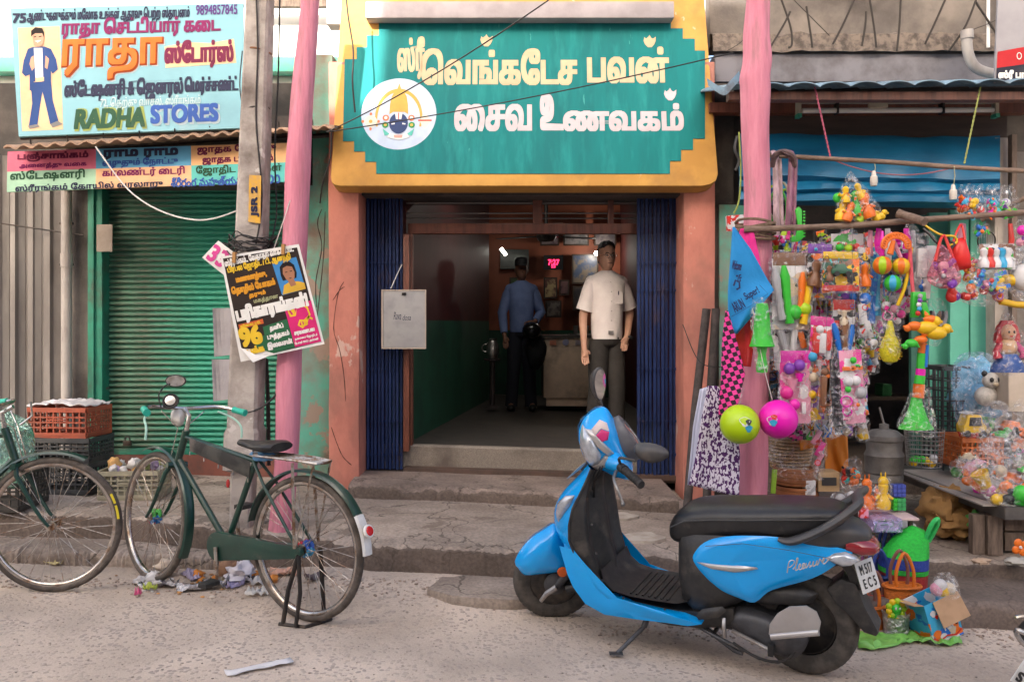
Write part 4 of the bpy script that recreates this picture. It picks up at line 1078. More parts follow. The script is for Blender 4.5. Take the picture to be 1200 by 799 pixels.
def blob(c,r,mat,name,label,cat,seed=0,group=None,amp=.35,n=14,parent=None,sx=1,sz=1,fr=2.0):
    m=MB();rings=[]
    for i in range(n+1):
        a=PI*i/n;q=max(math.sin(a),1e-3);ring=[]
        for k in range(n+4):
            b=2*PI*k/(n+4);d=V3((math.cos(b)*q,math.sin(b)*q,-math.cos(a)))
            f_=1+amp*mnoise.noise(d*fr+V3((seed*3.1,seed,0)))+amp*.5*mnoise.noise(d*fr*2.7+V3((seed,0,seed*2)))
            ring.append(V3(c)+V3((d.x*r*sx*f_,d.y*r*f_,d.z*r*sz*f_)))
        rings.append(ring)
    m.loft(rings)
    if parent is not None:return m.build(name,mat,parent,smooth=True,angle=60)
    return single(m,name,mat,label,cat,group,smooth=True,angle=60)
litter_cols=[(.7,.68,.66),(.6,.35,.12),(.5,.48,.45),(.72,.70,.66),(.35,.40,.16),(.65,.62,.6),(.4,.3,.5)]
for i in range(16):
    c=c3+V3((rnd.uniform(-.15,.15),rnd.uniform(-.10,.10),.17+rnd.uniform(0,.05)))
    blob(c,rnd.uniform(.025,.05),plastic(litter_cols[i%7],.6),'crumpled_rubbish','crumpled %s heaped in the beige crate%s'%(('white paper','orange peel','grey paper','off white paper','green leaf','pale paper','violet wrapper')[i%7],('',', towards its back',', by its rim')[i//7]),'rubbish',i,'rubbish in the beige crate',.5,8)
blob(P(8,530,5.1),.20,wrap_mat('green_film',(.65,.9,.8),.35),'plastic_bag','pale green tinted plastic bag on the crate at the left edge','bag',4,amp=.3,sx=.7)
blob(P(2,528,5.12),.15,plastic((.42,.5,.48),.6),'cloth_bundle','crumpled grey green bundle inside the plastic bag at the left edge','bundle',9,amp=.4,sx=.8)
# ---------------------------------------------------------------- inside the restaurant
ct=thing('cash_counter','pale beige laminate counter facing the door inside the restaurant','counter',P(663,480,9.2))
LAM=M('beige_laminate',(.70,.54,.40),.5,col2=(.60,.46,.34),scale=8,dirt=(.2,.14,.1),dscale=3)
a=P(637,396,9.2);b=P(693,466,9.2)
MB().box(a.x,b.x,9.2,9.24,b.z,a.z).build('front_panel',LAM,ct,bevel=.004)
MB().box(a.x,b.x+.02,9.241,9.9,b.z,a.z-.002).build('body',M('brown_laminate',(.12,.08,.05),.6),ct)
MB().box(a.x-.01,b.x+.02,9.18,9.92,a.z+.001,a.z+.03).build('counter_top',M('dark_top',(.07,.06,.05),.4),ct)
MB().box(a.x+.03,b.x-.03,9.22,9.26,b.z-.09,b.z-.002).build('plinth',LAM,ct)
for px,mt in((648,(.55,.2,.12)),(663,(.3,.3,.45)),(678,(.3,.26,.3))):
    q=P(px,401,9.19);m=MB();m.lathe([(.035,0),(.035,.004)],q,(0,-1,0),14)if px==663 else m.box(q.x-.035,q.x+.035,9.185,9.199,q.z-.03,q.z+.02)
    m.build('sticker',plastic(mt,.6),ct)
def frame_pic(name,px0,py0,px1,py1,Y,c1,c2,label,cat='picture',border=(.05,.03,.02)):
    t=thing(name,label,cat,P((px0+px1)/2,py1,Y),'framed pictures on the inner wall')
    a=P(px0,py0,Y);b=P(px1,py1,Y);w=.02
    MB().box(a.x,b.x,Y-.02,Y,b.z,a.z).build('frame',plastic(border,.4),t)
    MB().box(a.x+w,b.x-w,Y-.024,Y-.0205,b.z+w,a.z-w).build('print',M('pic_%d_%d'%(px0,py0),c1,.35,col2=c2,scale=9,lo=.45,hi=.55),t)
    return t
FRAMES=[(585+48,263,655,288,(.25,.2,.2),(.12,.08,.1),'small framed print left of the others over the shelf line'),(660,263,690,288,(.22,.2,.2),(.1,.1,.1),'framed certificate under the red transom'),(696,263,722,288,(.2,.17,.17),(.1,.09,.1),'framed certificate behind the standing man head'),(637,325,653,350,(.45,.35,.18),(.12,.05,.04),'small cream framed deity print above the counter'),(639,352,658,372,(.2,.18,.16),(.06,.05,.05),'dark framed photograph just above the counter'),(655,328,667,346,(.15,.08,.08),(.05,.03,.04),'tiny dark framed print beside the cream one'),(670,298,701,333,(.16,.13,.10),(.05,.07,.12),'large framed deity picture beside the standing man'),(671,335,690,364,(.06,.05,.05),(.03,.03,.035),'dark framed picture below the large deity picture'),(597,325,608,350,(.06,.14,.05),(.04,.08,.03),'green framed print near the capped man')]
for f_ in FRAMES:frame_pic('framed_picture',*f_[:4],11.1,f_[4],f_[5],f_[6])
dc=thing('digital_clock','black wall clock with glowing red digits','clock',P(648,316,11.05))
a=P(637,299,11.05);b=P(660,316,11.05)
MB().box(a.x,b.x,11.05,11.09,b.z,a.z).build('case',plastic((.01,.01,.012),.3),dc)
KB=Board(V3((a.x,11.045,b.z)),(1,0,0),(0,0,1))
KB.write('7:27',.06,.20,.06,.13,M('red_led',(.5,.0,.03),.5,emit=(1,.02,.08),estr=1.3),dc,lift=.001,bold=.003);KB.write('23',.10,.15,.025,.05,M('red_led',(0,0,0)),dc,lift=.001,bold=.002)
tl_=thing('tube_light_and_reflection','glowing tube light and a glowing stand-in for its mirror reflection beside the capped man','lamp',P(590,298,10.8))
LED=M('lit_tube',(1,1,1),.5,emit=(1,.96,.85),estr=3.0)
MB().tube([P(587,291,10.8),P(593,299,10.8)],.022,8).build('tube',LED,tl_)
MB().tube([P(605,303,11.05),P(618,311,11.12)],.012,8).build('tube',LED,tl_)  # glowing strip stands for a tube light mirrored deep inside
MB().box(P(586,0,10.9).x,P(620,0,10.9).x,11.1,11.16,2.15,2.4).build('reflector',plastic((.05,.055,.05),.4),tl_)
wl_=thing('wall_bulb','small bright bulb glowing behind the head of the standing man','lamp',P(699,297,10.9))
MB().ball(P(699,297,10.9),.030,10,6).build('bulb',M('lit_bulb',(1,1,1),.5,emit=(1,.97,.9),estr=14),wl_)
MB().cyl(P(699,297,10.92),P(699,297,11.18),.018).build('holder',BLACKP,wl_)
lt=bpy.data.lights.new('bulb_light','POINT');lt.energy=1.6;lt.color=(1,.9,.78);lt.shadow_soft_size=.04
lo=link(bpy.data.objects.new('bulb_light',lt));lo.location=P(699,297,10.82)
ft_=thing('ceiling_tube','lit tube light high inside the doorway seen only as a reflection','lamp',(.1,7.9,2.85))
MB().tube([V3((-.35,7.9,2.85)),V3((.55,7.9,2.85))],.014,8).build('tube',LED,ft_)
MB().box(-.38,.58,7.87,7.93,2.88,2.92).build('batten',plastic((.3,.3,.28),.5),ft_)
la=bpy.data.lights.new('tube_glow','AREA');la.shape='RECTANGLE';la.size=.9;la.size_y=.03;la.energy=1.5;la.color=(1,.95,.86)
lq=link(bpy.data.objects.new('tube_glow',la));lq.location=(.1,7.9,2.83)
cf=thing('ceiling_fan','dark ceiling fan under the restaurant ceiling','fan',P(640,282,9.0))
c=P(640,277,9.0)
MB().lathe([(.0,-.06),(.08,-.05),(.11,0),(.08,.05),(.02,.07),(.02,.5)],c,(0,0,1),16).build('motor',plastic((.05,.045,.04),.4),cf,smooth=True)
for k in range(3):
    a=2*PI*k/3+.5;d=V3((math.cos(a),math.sin(a),0));s_=V3((-d.y,d.x,0))
    MB().prism([c+d*.12-s_*.04,c+d*.6-s_*.07,c+d*.6+s_*.05,c+d*.12+s_*.04],(0,0,.006)).build('blade',plastic((.06,.055,.05),.4),cf)
wj=thing('water_jug','dull steel jug on a narrow stand by the left wall inside','jug',P(577,420,9.0))
MB().lathe([(.05,0),(.07,.06),(.06,.15),(.04,.19),(.05,.21)],P(577,420,9.0),(0,0,1),14).build('body',STEEL,wj,smooth=True)
MB().lathe([(.09,-.52),(.03,-.49),(.03,-.03),(.09,-.02),(.09,-.002)],P(577,420,9.0),(0,0,1),12).build('stand',plastic((.03,.02,.02),.6),wj)
m=MB();q=P(577,410,9.0);m.ring(q+V3((-.07,0,.02)),(0,1,0),.04,.006,14).build('handle',STEEL,wj)
tr=thing('small_tray','steel tray with glasses on the counter','tray',P(688,393,9.3))
MB().lathe([(.12,0),(.13,.02)],P(680,393,9.4),(0,0,1),16).build('tray',STEEL,tr)
for dx in(-.05,.02,.07):MB().lathe([(.025,.02),(.03,.11)],P(680,393,9.4)+V3((dx,0,0)),(0,0,1),10).build('glass',STEEL,tr)
# ---------------------------------------------------------------- people
def skinmesh(name,joints,edges,mat,parent,sub=2,root=0):
    me=bpy.data.meshes.new(name)
    me.from_pydata([V3(j[0])for j in joints],edges,[])
    o=link(bpy.data.objects.new('tmp',me))
    md=o.modifiers.new('s','SKIN');md.use_smooth_shade=True
    sv=me.skin_vertices[0].data
    for i,j in enumerate(joints):
        r=j[1];sv[i].radius=r if hasattr(r,'__len__')else(r,r);sv[i].use_root=(i==root)
    o.modifiers.new('u','SUBSURF').levels=sub
    o.modifiers['u'].render_levels=sub
    dg=bpy.context.evaluated_depsgraph_get()
    res=bpy.data.meshes.new_from_object(o.evaluated_get(dg))
    bpy.data.objects.remove(o)
    off=origin_of(parent)
    res.transform(Matrix.Translation(-off));res.materials.clear();res.materials.append(mat)
    res.polygons.foreach_set('use_smooth',[True]*len(res.polygons))
    r=link(bpy.data.objects.new(name,res));r.parent=parent
    return r
def person(t,base,hgt,face_deg,pose,skin,shirt,trou,shoe,hair,extra=None,sleeve='short',wide=.86):
    s=hgt/1.70
    Mx=Matrix.Translation(base)@Matrix.Rotation(R_(face_deg),4,'Z')@Matrix.Scale(s,4)@Matrix.Diagonal((wide,1,1,1))
    w=lambda x,y,z:Mx@V3((x,y,z))
    # x: person's left is +x when facing -y
    J=[];E_=[]
    def j(x,y,z,r):J.append((w(x,y,z),tuple(q*s for q in r)if hasattr(r,'__len__')else r*s));return len(J)-1
    pel=j(0,0,.93,(.10,.08));bel=j(0,0,1.05,(.10,.08));che=j(0,0,1.24,(.12,.08));nk0=j(0,.01,1.39,(.06,.055));nk=j(0,-.005,1.455,.047);hd=j(0,0,1.52,(.045,.05));hd2=j(0,0,1.58,(.05,.06))
    E_+=[(pel,bel),(bel,che),(che,nk0),(nk0,nk),(nk,hd),(hd,hd2)]
    arms={}
    for sg,nm in((1,'L'),(-1,'R')):
        sh=j(sg*.16,.01,1.335,.045);E_.append((nk0,sh))
        el=pose[nm+'e'];wr=pose[nm+'w'];pm=pose[nm+'h']
        e=j(*el,.040);E_.append((sh,e));wv=j(*wr,.027);E_.append((e,wv));ha=j(*pm,(.036,.020));E_.append((wv,ha))
        d=(V3(pm)-V3(wr)).normalized();side=d.cross(V3((0,1,0)))
        side=side.normalized()if side.length>.1 else V3((1,0,0))
        for k,(o_,ln)in enumerate(((-.028,.055),(-.010,.068),(.009,.064),(.026,.05))):
            b0=V3(pm)+d*.03+side*o_;b1=b0+d*ln*.5+V3((0,-.012,0));b2=b0+d*ln+V3((0,-.03,0))*.6
            i0=j(*b0,.010);i1=j(*b1,.009);i2=j(*b2,.008);E_+=[(ha,i0),(i0,i1),(i1,i2)]
        tside=V3((-sg,0,0))if abs(side.x)>.3 else side
        th0=V3(wr).lerp(V3(pm),.6)+tside*.035+V3((0,-.012,0));th1=th0+d*.035+tside*.012
        i0=j(*th0,.011);i1=j(*th1,.009);E_+=[(ha,i0),(i0,i1)]
        arms[nm]=(sh,e,wv)
    for sg,nm in((1,'L'),(-1,'R')):
        hp=j(sg*.08,0,.85,.07);kn=j(*pose[nm+'k'],.058);an=j(*pose[nm+'a'],.038);to=j(pose[nm+'a'][0]+sg*.02,pose[nm+'a'][1]-.13,.03,.03)
        E_+=[(pel,hp),(hp,kn),(kn,an),(an,to)]
    skinmesh('body',J,E_,skin,t)
    # head with a jaw, and the face on it
    hm=MB();hm.loft([[w(math.cos(a)*rx,y0+math.sin(a)*ry*(1.0 if math.sin(a)>0 else 1-.10*abs(math.cos(a))),z)for a in[2*PI*i/28 for i in range(28)]]for z,rx,ry,y0 in((1.43,.052,.055,.012),(1.468,.054,.060,.006),(1.482,.040,.066,-.020),(1.492,.054,.082,-.012),(1.515,.066,.092,-.006),(1.55,.075,.098,0),(1.59,.080,.102,.004),(1.63,.081,.104,.006),(1.665,.074,.096,.008),(1.69,.052,.070,.008),(1.702,.02,.03,.008))])
    hm.build('head',skin,t,smooth=True,angle=80)
    MB().loft([[w(-.006,-.096,1.60),w(.006,-.096,1.60),w(0,-.094,1.605)],[w(-.016,-.092,1.552),w(.016,-.092,1.552),w(0,-.122,1.555)],[w(-.010,-.088,1.543),w(.010,-.088,1.543),w(0,-.10,1.541)]]).build('nose',skin,t,smooth=True)
    MB().ball(w(0,-.095,1.520),(.023*s,.006*s,.005*s),10,6).build('mouth',M('lips',(.16,.06,.05),.5),t,smooth=True)
    for sg in(1,-1):
        MB().ball(w(sg*.030,-.092,1.585),(.012*s,.006*s,.006*s),8,6).build('eye',plastic((.30,.27,.25),.3),t,smooth=True)
        MB().ball(w(sg*.030,-.098,1.585),(.005*s,.003*s,.005*s),8,6).build('pupil',plastic((.02,.015,.012),.3),t,smooth=True)
        MB().tube([w(sg*.014,-.098,1.602),w(sg*.03,-.098,1.607),w(sg*.046,-.090,1.602)],.003*s,5).build('eyebrow',plastic((.03,.025,.022),.7),t)
        MB().ball(w(sg*.083,.008,1.57),(.008*s,.018*s,.030*s),8,6).build('ear',skin,t,smooth=True)
    # clothes: a draped shell for the trunk with sleeves, and trousers with a seat and two legs
    def tube_w(m,pts,rs,n=16):
        m.tube([w(*p_)for p_ in pts],[r*s for r in rs],n)
    m=MB();m.loft([[w(math.cos(a)*rx*(1+.03*mnoise.noise(V3((a*1.2,z*9,hgt)))),math.sin(a)*ry*(1+.10*mnoise.noise(V3((math.cos(a)*3,z*8,hgt)))),z)for a in[2*PI*i/28 for i in range(28)]]for z,rx,ry in((.885,.150,.122),(.93,.156,.128),(1.02,.155,.130),(1.12,.160,.128),(1.22,.172,.128),(1.31,.186,.120),(1.36,.198,.102),(1.395,.188,.092),(1.42,.155,.084),(1.44,.105,.076),(1.46,.066,.068))])
    for sg,nm in((1,'L'),(-1,'R')):
        S0=V3((sg*.145,.005,1.36));El=V3(pose[nm+'e']);Wr=V3(pose[nm+'w'])
        m.ball(w(*S0),.064*s,14,10)
        if sleeve=='short':tube_w(m,[S0,S0.lerp(El,.25),S0.lerp(El,.55),S0.lerp(El,.84)],[.062,.070,.070,.072])
        else:tube_w(m,[S0,S0.lerp(El,.25),S0.lerp(El,.6),El,El.lerp(Wr,.5),El.lerp(Wr,.93)],[.058,.070,.062,.054,.048,.040])
    m.build('shirt',shirt,t,smooth=True,angle=60)
    m=MB();m.loft([[w(math.cos(a)*rx,math.sin(a)*ry,z)for a in[2*PI*i/24 for i in range(24)]]for z,rx,ry in((.955,.140,.112),(.90,.148,.118),(.85,.150,.108),(.82,.13,.09))])
    for sg,nm in((1,'L'),(-1,'R')):
        kn=pose[nm+'k'];an=pose[nm+'a']
        tube_w(m,[(sg*.072,0,.88),(sg*.082,0,.76),(sg*.09,0,.62),kn,((kn[0]+an[0])/2,an[1],.28),(an[0],an[1],.05)],[.085,.092,.084,.074,.070,.068])
    m.build('trousers',trou,t,smooth=True,angle=60)
    bt=MB();bt.loft([[w(math.cos(a)*.142,math.sin(a)*.115-.003,z)for a in[2*PI*i/24 for i in range(24)]]for z in(.925,.955)]);bt.build('belt',plastic((.01,.008,.008),.4),t,smooth=True)
    # collar
    cl=MB();cl.loft([[w(math.cos(a)*r_,math.sin(a)*r_*.95+.005-(.02 if z<1.43 else 0),z+(.0 if math.sin(a)>-.5 else-.025))for a in[2*PI*i/20 for i in range(20)]]for r_,z in((.078,1.415),(.060,1.455),(.066,1.425))],cap=False);cl.build('collar',shirt,t,smooth=True)
    for sg,nm in((1,'L'),(-1,'R')):
        ax,ay=pose[nm+'a'][0],pose[nm+'a'][1]
        MB().ball(w(ax+sg*.01,ay-.07,.035),(.048*s,.13*s,.042*s),12,8).build('shoe',shoe,t,smooth=True)
    return w,s
WSH=M('white_shirt',(.86,.80,.77),.85,col2=(.78,.71,.69),scale=5,bump=1.0,bscale=7)
GTR=M('grey_trousers',(.045,.04,.036),.85,col2=(.03,.027,.024),scale=7,bump=.3,bscale=9)
hairm=M('black_hair',(.014,.012,.012),.7,col2=(.05,.045,.04),scale=40,bump=.8,bscale=90)
b=V3(((711-600)/1000*6.80,6.80,fz(.75)))
man=thing('person','man in glasses and a pale short sleeved shirt standing in the doorway','person',b)
pose=dict(Le=(.27,.07,1.11),Lw=(.195,-.05,.925),Lh=(.165,-.07,.865),Re=(-.235,.03,1.08),Rw=(-.25,-.05,.84),Rh=(-.25,-.07,.76),Lk=(.10,-.02,.48),La=(.12,.02,.08),Rk=(-.10,-.01,.48),Ra=(-.12,.03,.08))
w,s=person(man,b,1.60,12,pose,M('lightened_brown_skin',(.56,.32,.22),.5,col2=(.50,.27,.18),scale=9),WSH,GTR,plastic((.02,.015,.012),.4),hairm)  # skin colour lightened because little light reaches his face
m=MB();rings=[]
for i,(z,rx,ry,y,fl_)in enumerate(((1.53,.070,.080,.014,.055),(1.56,.081,.098,.010,.045),(1.60,.086,.108,.008,.030),(1.635,.087,.110,.008,.010),(1.655,.084,.107,.008,-.066),(1.675,.078,.100,.008,-.085),(1.70,.056,.076,.008,-.2),(1.713,.022,.03,.008,-.2))):
    rings.append([w(math.cos(a)*rx,max(y+math.sin(a)*ry,fl_),z+.004*math.sin(a*9))for a in[2*PI*k/36 for k in range(36)]])
m.loft(rings).build('hair',hairm,man,smooth=True)
gl=MB()
for sg in(1,-1):gl.ring(w(sg*.033,-.108,1.583),(0,1,.05),.022*s,.0018,16,5)
gl.tube([w(-.010,-.110,1.586),w(.010,-.110,1.586)],.002,5)
for sg in(1,-1):gl.tube([w(sg*.056,-.104,1.586),w(sg*.084,.0,1.582)],.002,5)
gl.build('glasses',CHROME,man)
c=w(.215,-.055,.895);MB().ring(c,(0.1,.3,1),.030,.008,14,6).build('watch',plastic((.01,.01,.01),.3),man)
c=w(-.0,-.10,.94);MB().box(c.x-.02,c.x+.02,c.y-.035,c.y-.02,c.z-.014,c.z+.014).build('belt_buckle',STEEL,man)
pk=MB();q=[w(.04,-.122,1.18),w(.12,-.118,1.18),w(.12,-.112,1.28),w(.04,-.118,1.28)];pk.prism(q,(0,-.006,0));pk.build('shirt_pocket',WSH,man)
pn=w(.07,-.13,1.285);MB().tube([pn,pn+V3((0,0,-.03))],.004,6).build('pen',plastic((.02,.02,.05),.3),man)
for z in(1.36,1.28,1.20,1.12,1.04):
    c=w(0,-.126 if z<1.3 else-.105,z);MB().lathe([(.005,0),(.005,.003)],c,(0,-1,0),8).build('button',plastic((.5,.45,.42),.4),man)
b2=V3(((611-600)/1000*9.15,9.15,fz(.1)))
off_=thing('person','man in a dark cap and blue shirt holding a black helmet inside','person',b2)
pose2=dict(Le=(.26,.02,1.10),Lw=(.16,-.17,1.00),Lh=(.09,-.20,.98),Re=(-.25,.02,1.10),Rw=(-.23,-.06,.86),Rh=(-.22,-.08,.79),Lk=(.10,-.02,.48),La=(.13,.02,.08),Rk=(-.10,-.01,.48),Ra=(-.13,.03,.08))
BSH=M('blue_shirt',(.16,.22,.42),.85,col2=(.12,.17,.34),scale=6,bump=.3,bscale=9)
w,s=person(off_,b2,1.62,5,pose2,SKIN,BSH,M('navy_trousers',(.012,.013,.022),.9,bump=.2),plastic((.01,.01,.01),.5),hairm,sleeve='long')
m=MB();rings=[]
for i,(z,rx,ry)in enumerate(((1.628,.088,.112),(1.65,.090,.114),(1.70,.086,.106),(1.722,.06,.08),(1.728,.02,.02))):
    rings.append([w(math.cos(a)*rx,math.sin(a)*ry+.006,z)for a in[2*PI*k/20 for k in range(20)]])
m.loft(rings);m.prism([w(-.07,-.08,1.632),w(-.05,-.16,1.622),w(.05,-.16,1.622),w(.07,-.08,1.632)],(0,0,.01));m.build('cap',plastic((.008,.008,.010),.7),off_,smooth=True)
he=thing('helmet','black helmet and bag held in front of the capped man','helmet',w(.1,-.26,.86))
MB().ball(w(.10,-.27,.90),(.10,.11,.095),16,10).build('shell',plastic((.006,.006,.007),.25),he,smooth=True)
bg=thing('black_bag','long black bag hanging beside the capped man','bag',w(.2,-.2,.5))
blob(w(.17,-.16,.68),.12,M('black_bag_cloth',(.006,.006,.007),.8),'bag_body','','',3,amp=.2,parent=bg,sz=1.7,sx=.9)
# ---------------------------------------------------------------- bicycles
DKGRN=M('bicycle_green_paint',(.005,.042,.030),.3,coat=.25,col2=(.004,.03,.022),scale=9,dirt=(.10,.085,.07),dscale=14,dlo=.60,dhi=.78)
TYRE=M('dusty_tyre',(.055,.045,.038),.85,col2=(.12,.10,.085),scale=14,bump=.3,bscale=60)
RIM=M('bicycle_rim',(.50,.47,.44),.25,1.0,col2=(.30,.20,.14),scale=18,lo=.48,hi=.68)
RUSTC=M('rusty_chrome',(.45,.42,.38),.35,.9,col2=(.22,.13,.08),scale=20,lo=.45,hi=.6)
SADL=M('black_saddle',(.012,.012,.013),.4,col2=(.03,.03,.03),scale=9,bump=.1)
MINT=M('mint_grip',(.02,.42,.30),.4)
WR=.345
def rotz(p,a):return V3((p[0]*math.cos(a)-p[1]*math.sin(a),p[0]*math.sin(a)+p[1]*math.cos(a),p[2]))
def axis_turn(A,B,D):
    A=V3(A);B=V3(B);k=(B-A).normalized()
    R3=Matrix.Rotation(D,4,k)
    return Matrix.Translation(A)@R3@Matrix.Translation(-A)
def wheel(t,c,T,R=WR,spokes=32,axle=.05,decor=None):
    """tyre > rim, spokes and hub; T turns the local upright wheel into place"""
    c=V3(c);tf=lambda p:T@(c+V3(p))
    n=56;m=MB()
    rr=[]
    for(rad,yy)in((R-.030,-.012),(R-.022,-.018),(R-.008,-.016),(R,-.006),(R,.006),(R-.008,.016),(R-.022,.018),(R-.030,.012)):
        rr.append([tf((math.cos(2*PI*i/n)*rad,yy,math.sin(2*PI*i/n)*rad))for i in range(n)])
    m.loft(rr,cap=False,loop=True)
    ty=m.build('wheel',TYRE,t,smooth=True,angle=60)
    m=MB();rr=[]
    for(rad,yy)in((R-.0285,-.0135),(R-.036,-.014),(R-.046,-.010),(R-.049,0),(R-.046,.010),(R-.036,.014),(R-.0285,.0135),(R-.034,0)):
        rr.append([tf((math.cos(2*PI*i/n)*rad,yy,math.sin(2*PI*i/n)*rad))for i in range(n)])
    m.loft(rr,cap=False,loop=True).build('rim',RIM,ty,smooth=True,angle=60)
    for i in range(spokes):
        a=2*PI*i/spokes;sgn=1 if i%2 else-1;b=a+(.75 if(i//2)%2 else-.75)
        m=MB();m.tube([tf((math.cos(b)*.022,sgn*.028,math.sin(b)*.022)),tf((math.cos(a)*(R-.047),sgn*.004,math.sin(a)*(R-.047)))],.0016,4)
        m.build('spoke',RUSTC,ty)
    m=MB();m.tube([tf((0,y,0))for y in(-.045,-.034,-.032,-.026,-.024,.024,.026,.032,.034,.045)],[.008,.012,.027,.027,.014,.014,.027,.027,.012,.008],12)
    m.build('hub',RUSTC,ty,smooth=True)
    if decor:
        for k,cc in enumerate(decor):
            m=MB();a=2*PI*k/len(decor)
            for j in range(9):
                b=a+j*.18;r2=.045+.012*(j%2);m.ball(tf((math.cos(b)*.03,.0+.02*math.sin(j*2),math.sin(b)*.03)),(.012,.012,.012),6,4)
            m.build('hub_tassel',plastic(cc,.7),ty)
    return ty
def arc_guard(m,c,T,R,a0,a1,w,n=26,drop=.014):
    rr=[]
    for i in range(n+1):
        a=a0+(a1-a0)*i/n;co,si=math.cos(a),math.sin(a)
        rr.append([T@(V3(c)+V3((co*(R-dr),y,si*(R-dr))))for y,dr in((-w,drop),(-w*.75,.004),(0,0),(w*.75,.004),(w,drop),(w*.72,.007),(0,.003),(-w*.72,.007))])
    m.loft(rr)
def upright(base,front):
    x=(V3(front)-V3(base)).normalized();y=V3((0,0,1)).cross(x).normalized();z=x.cross(y)
    M_=Matrix((x,y,z)).transposed().to_4x4();return Matrix.Translation(base)@M_
def bicycle(name,label,base,front,steer,decor=None,full=True,group='old roadster bicycles'):
    t=thing(name,label,'bicycle',base,group)
    MW=upright(base,front)
    F=Frame(MW)
    fh=V3((1.10,0,WR))
    hl,ht=V3((.905,0,.665)),V3((.845,0,.835))
    ST=MW@axis_turn(hl,ht,steer)
    rh=V3((0,0,WR));bb=V3((.53,0,.285));stt=V3((.335,0,.745))
    w=lambda*p:MW@V3(p)
    s_=lambda*p:ST@V3(p)
    wheel(t,rh,MW,decor=decor[0]if decor else None)
    wheel(t,fh,ST,decor=decor[1]if decor else None)
    def tb(nm,pts,r,mt,n=10,M_=MW,sub=None,sm=True):return MB().tube([M_@V3(p)for p in pts],r,n).build(nm,mt,sub or t,smooth=sm)
    fr_=tb('frame',[stt,bb],.0155,DKGRN)
    tb('down_tube',[hl+V3((.0,0,.02)),bb],.017,DKGRN);tb('top_tube',[ht+V3((.008,0,-.035)),stt+V3((.005,0,-.02))],.014,DKGRN)
    tb('head_tube',[hl,ht],.020,DKGRN)
    tb('bottom_bracket',[bb+V3((0,-.035,0)),bb+V3((0,.035,0))],.023,DKGRN)
    for y in(-.055,.055):
        tb('chain_stay',[bb+V3((0,y*.5,0)),V3((.36,y*.75,.305)),rh+V3((0,y,0))],.010,DKGRN,8)
        tb('seat_stay',[stt+V3((0,y*.35,-.02)),V3((.24,y*.8,.62)),rh+V3((0,y,0))],.008,DKGRN,8)
    # fork
    for y in(-.05,.05):
        tb('fork_blade',[hl+V3((.012,y*.5,-.01)),V3((.935,y,.60)),V3((1.02,y,.45)),V3((1.06,y,.39)),fh+V3((0,y,0))],[.012,.012,.010,.009,.008],DKGRN,8,ST)
    m=MB();m.tube([ST@(hl+V3((.01,-.055,-.02))),ST@(hl+V3((.01,.055,-.02)))],.017,8);m.build('fork_crown',DKGRN,t,smooth=True)
    # mudguards
    m=MB();arc_guard(m,fh,ST,WR+.035,R_(65),R_(205),.028);m.build('mudguard',DKGRN,t,smooth=True)
    m=MB();arc_guard(m,rh,MW,WR+.035,R_(-22+180+0),R_(24),.030)if False else arc_guard(m,rh,MW,WR+.035,R_(12),R_(147),.030);gm=m.build('mudguard',DKGRN,t,smooth=True)
    m=MB();arc_guard(m,rh,MW,WR+.037,R_(147.5),R_(176),.032);m.build('mudguard_tip',M('white_paint_tip',(.72,.72,.70),.4,col2=(.6,.58,.55),scale=12),gm,smooth=True)
    ra=R_(160);rc_=V3((math.cos(ra)*(WR+.045),0,WR+math.sin(ra)*(WR+.045)));ax=V3((math.cos(ra),0,math.sin(ra)))
    m=MB();m.lathe([(.030,0),(.030,.012)],MW@rc_,MW.to_3x3()@ax,16);m.build('reflector_ring',WHITEP,gm,smooth=True)
    m=MB();m.lathe([(.023,.0125),(.02,.018),(.0,.021)],MW@rc_,MW.to_3x3()@ax,16);m.build('reflector',plastic((.65,.02,.02),.2),gm,smooth=True)
    # chain case, cranks
    out=[]
    for i in range(40):
        u=2*PI*i/40;x=math.cos(u);z=math.sin(u)
        if x>0:out.append(bb+V3((x*.105,.045,z*.105)))
        else:out.append(V3((-.01+(x+0)*.055,.045,.345+z*.06))if i in(15,16,17,18,19,20,21,22,23,24,25)else bb+V3((x*.3,.045,z*.10)))
    out=[bb+V3((math.cos(a)*.072,.042,math.sin(a)*.072))for a in[R_(d)for d in range(-85,100,12)]]+[rh+V3((math.cos(a)*.027,.042,math.sin(a)*.027-.008))for a in[R_(d)for d in range(95,275,15)]]
    m=MB();m.prism([MW@p for p in out],MW.to_3x3()@V3((0,.026,0)));cc_=m.build('chain_case',DKGRN,t,bevel=.006)
    for sg,a in((1,R_(-100)),(-1,R_(80))):
        p0=bb+V3((0,sg*.075,0));p1=p0+V3((math.cos(a)*.165,sg*.012,math.sin(a)*.165))
        cr_=tb('crank',[p0,p1],[.011,.008],RUSTC,8)
        m=MB();q=p1+V3((0,sg*.05,0));M2=MW@Matrix.Translation(q);m.box(-.028,.028,-.045,.045,-.012,.012,M2);m.build('pedal',BLACKP,cr_,bevel=.004)
    # seat
    sp_=tb('seat_post',[stt,stt+V3((-.018,0,.075))],.012,CHROME,8)
    m=MB()
    for k in(-1,1):
        pts=[]
        for i in range(40):a=i*PI/4;pts.append(stt+V3((-.045+k*.0+math.cos(a)*.022,k*.04+math.sin(a)*.022,.018+.05*i/39)))
        m.tube([MW@p for p in pts],.0045,5)
    m.build('saddle_spring',CHROME,t,smooth=True)
    m=MB();rr=[]
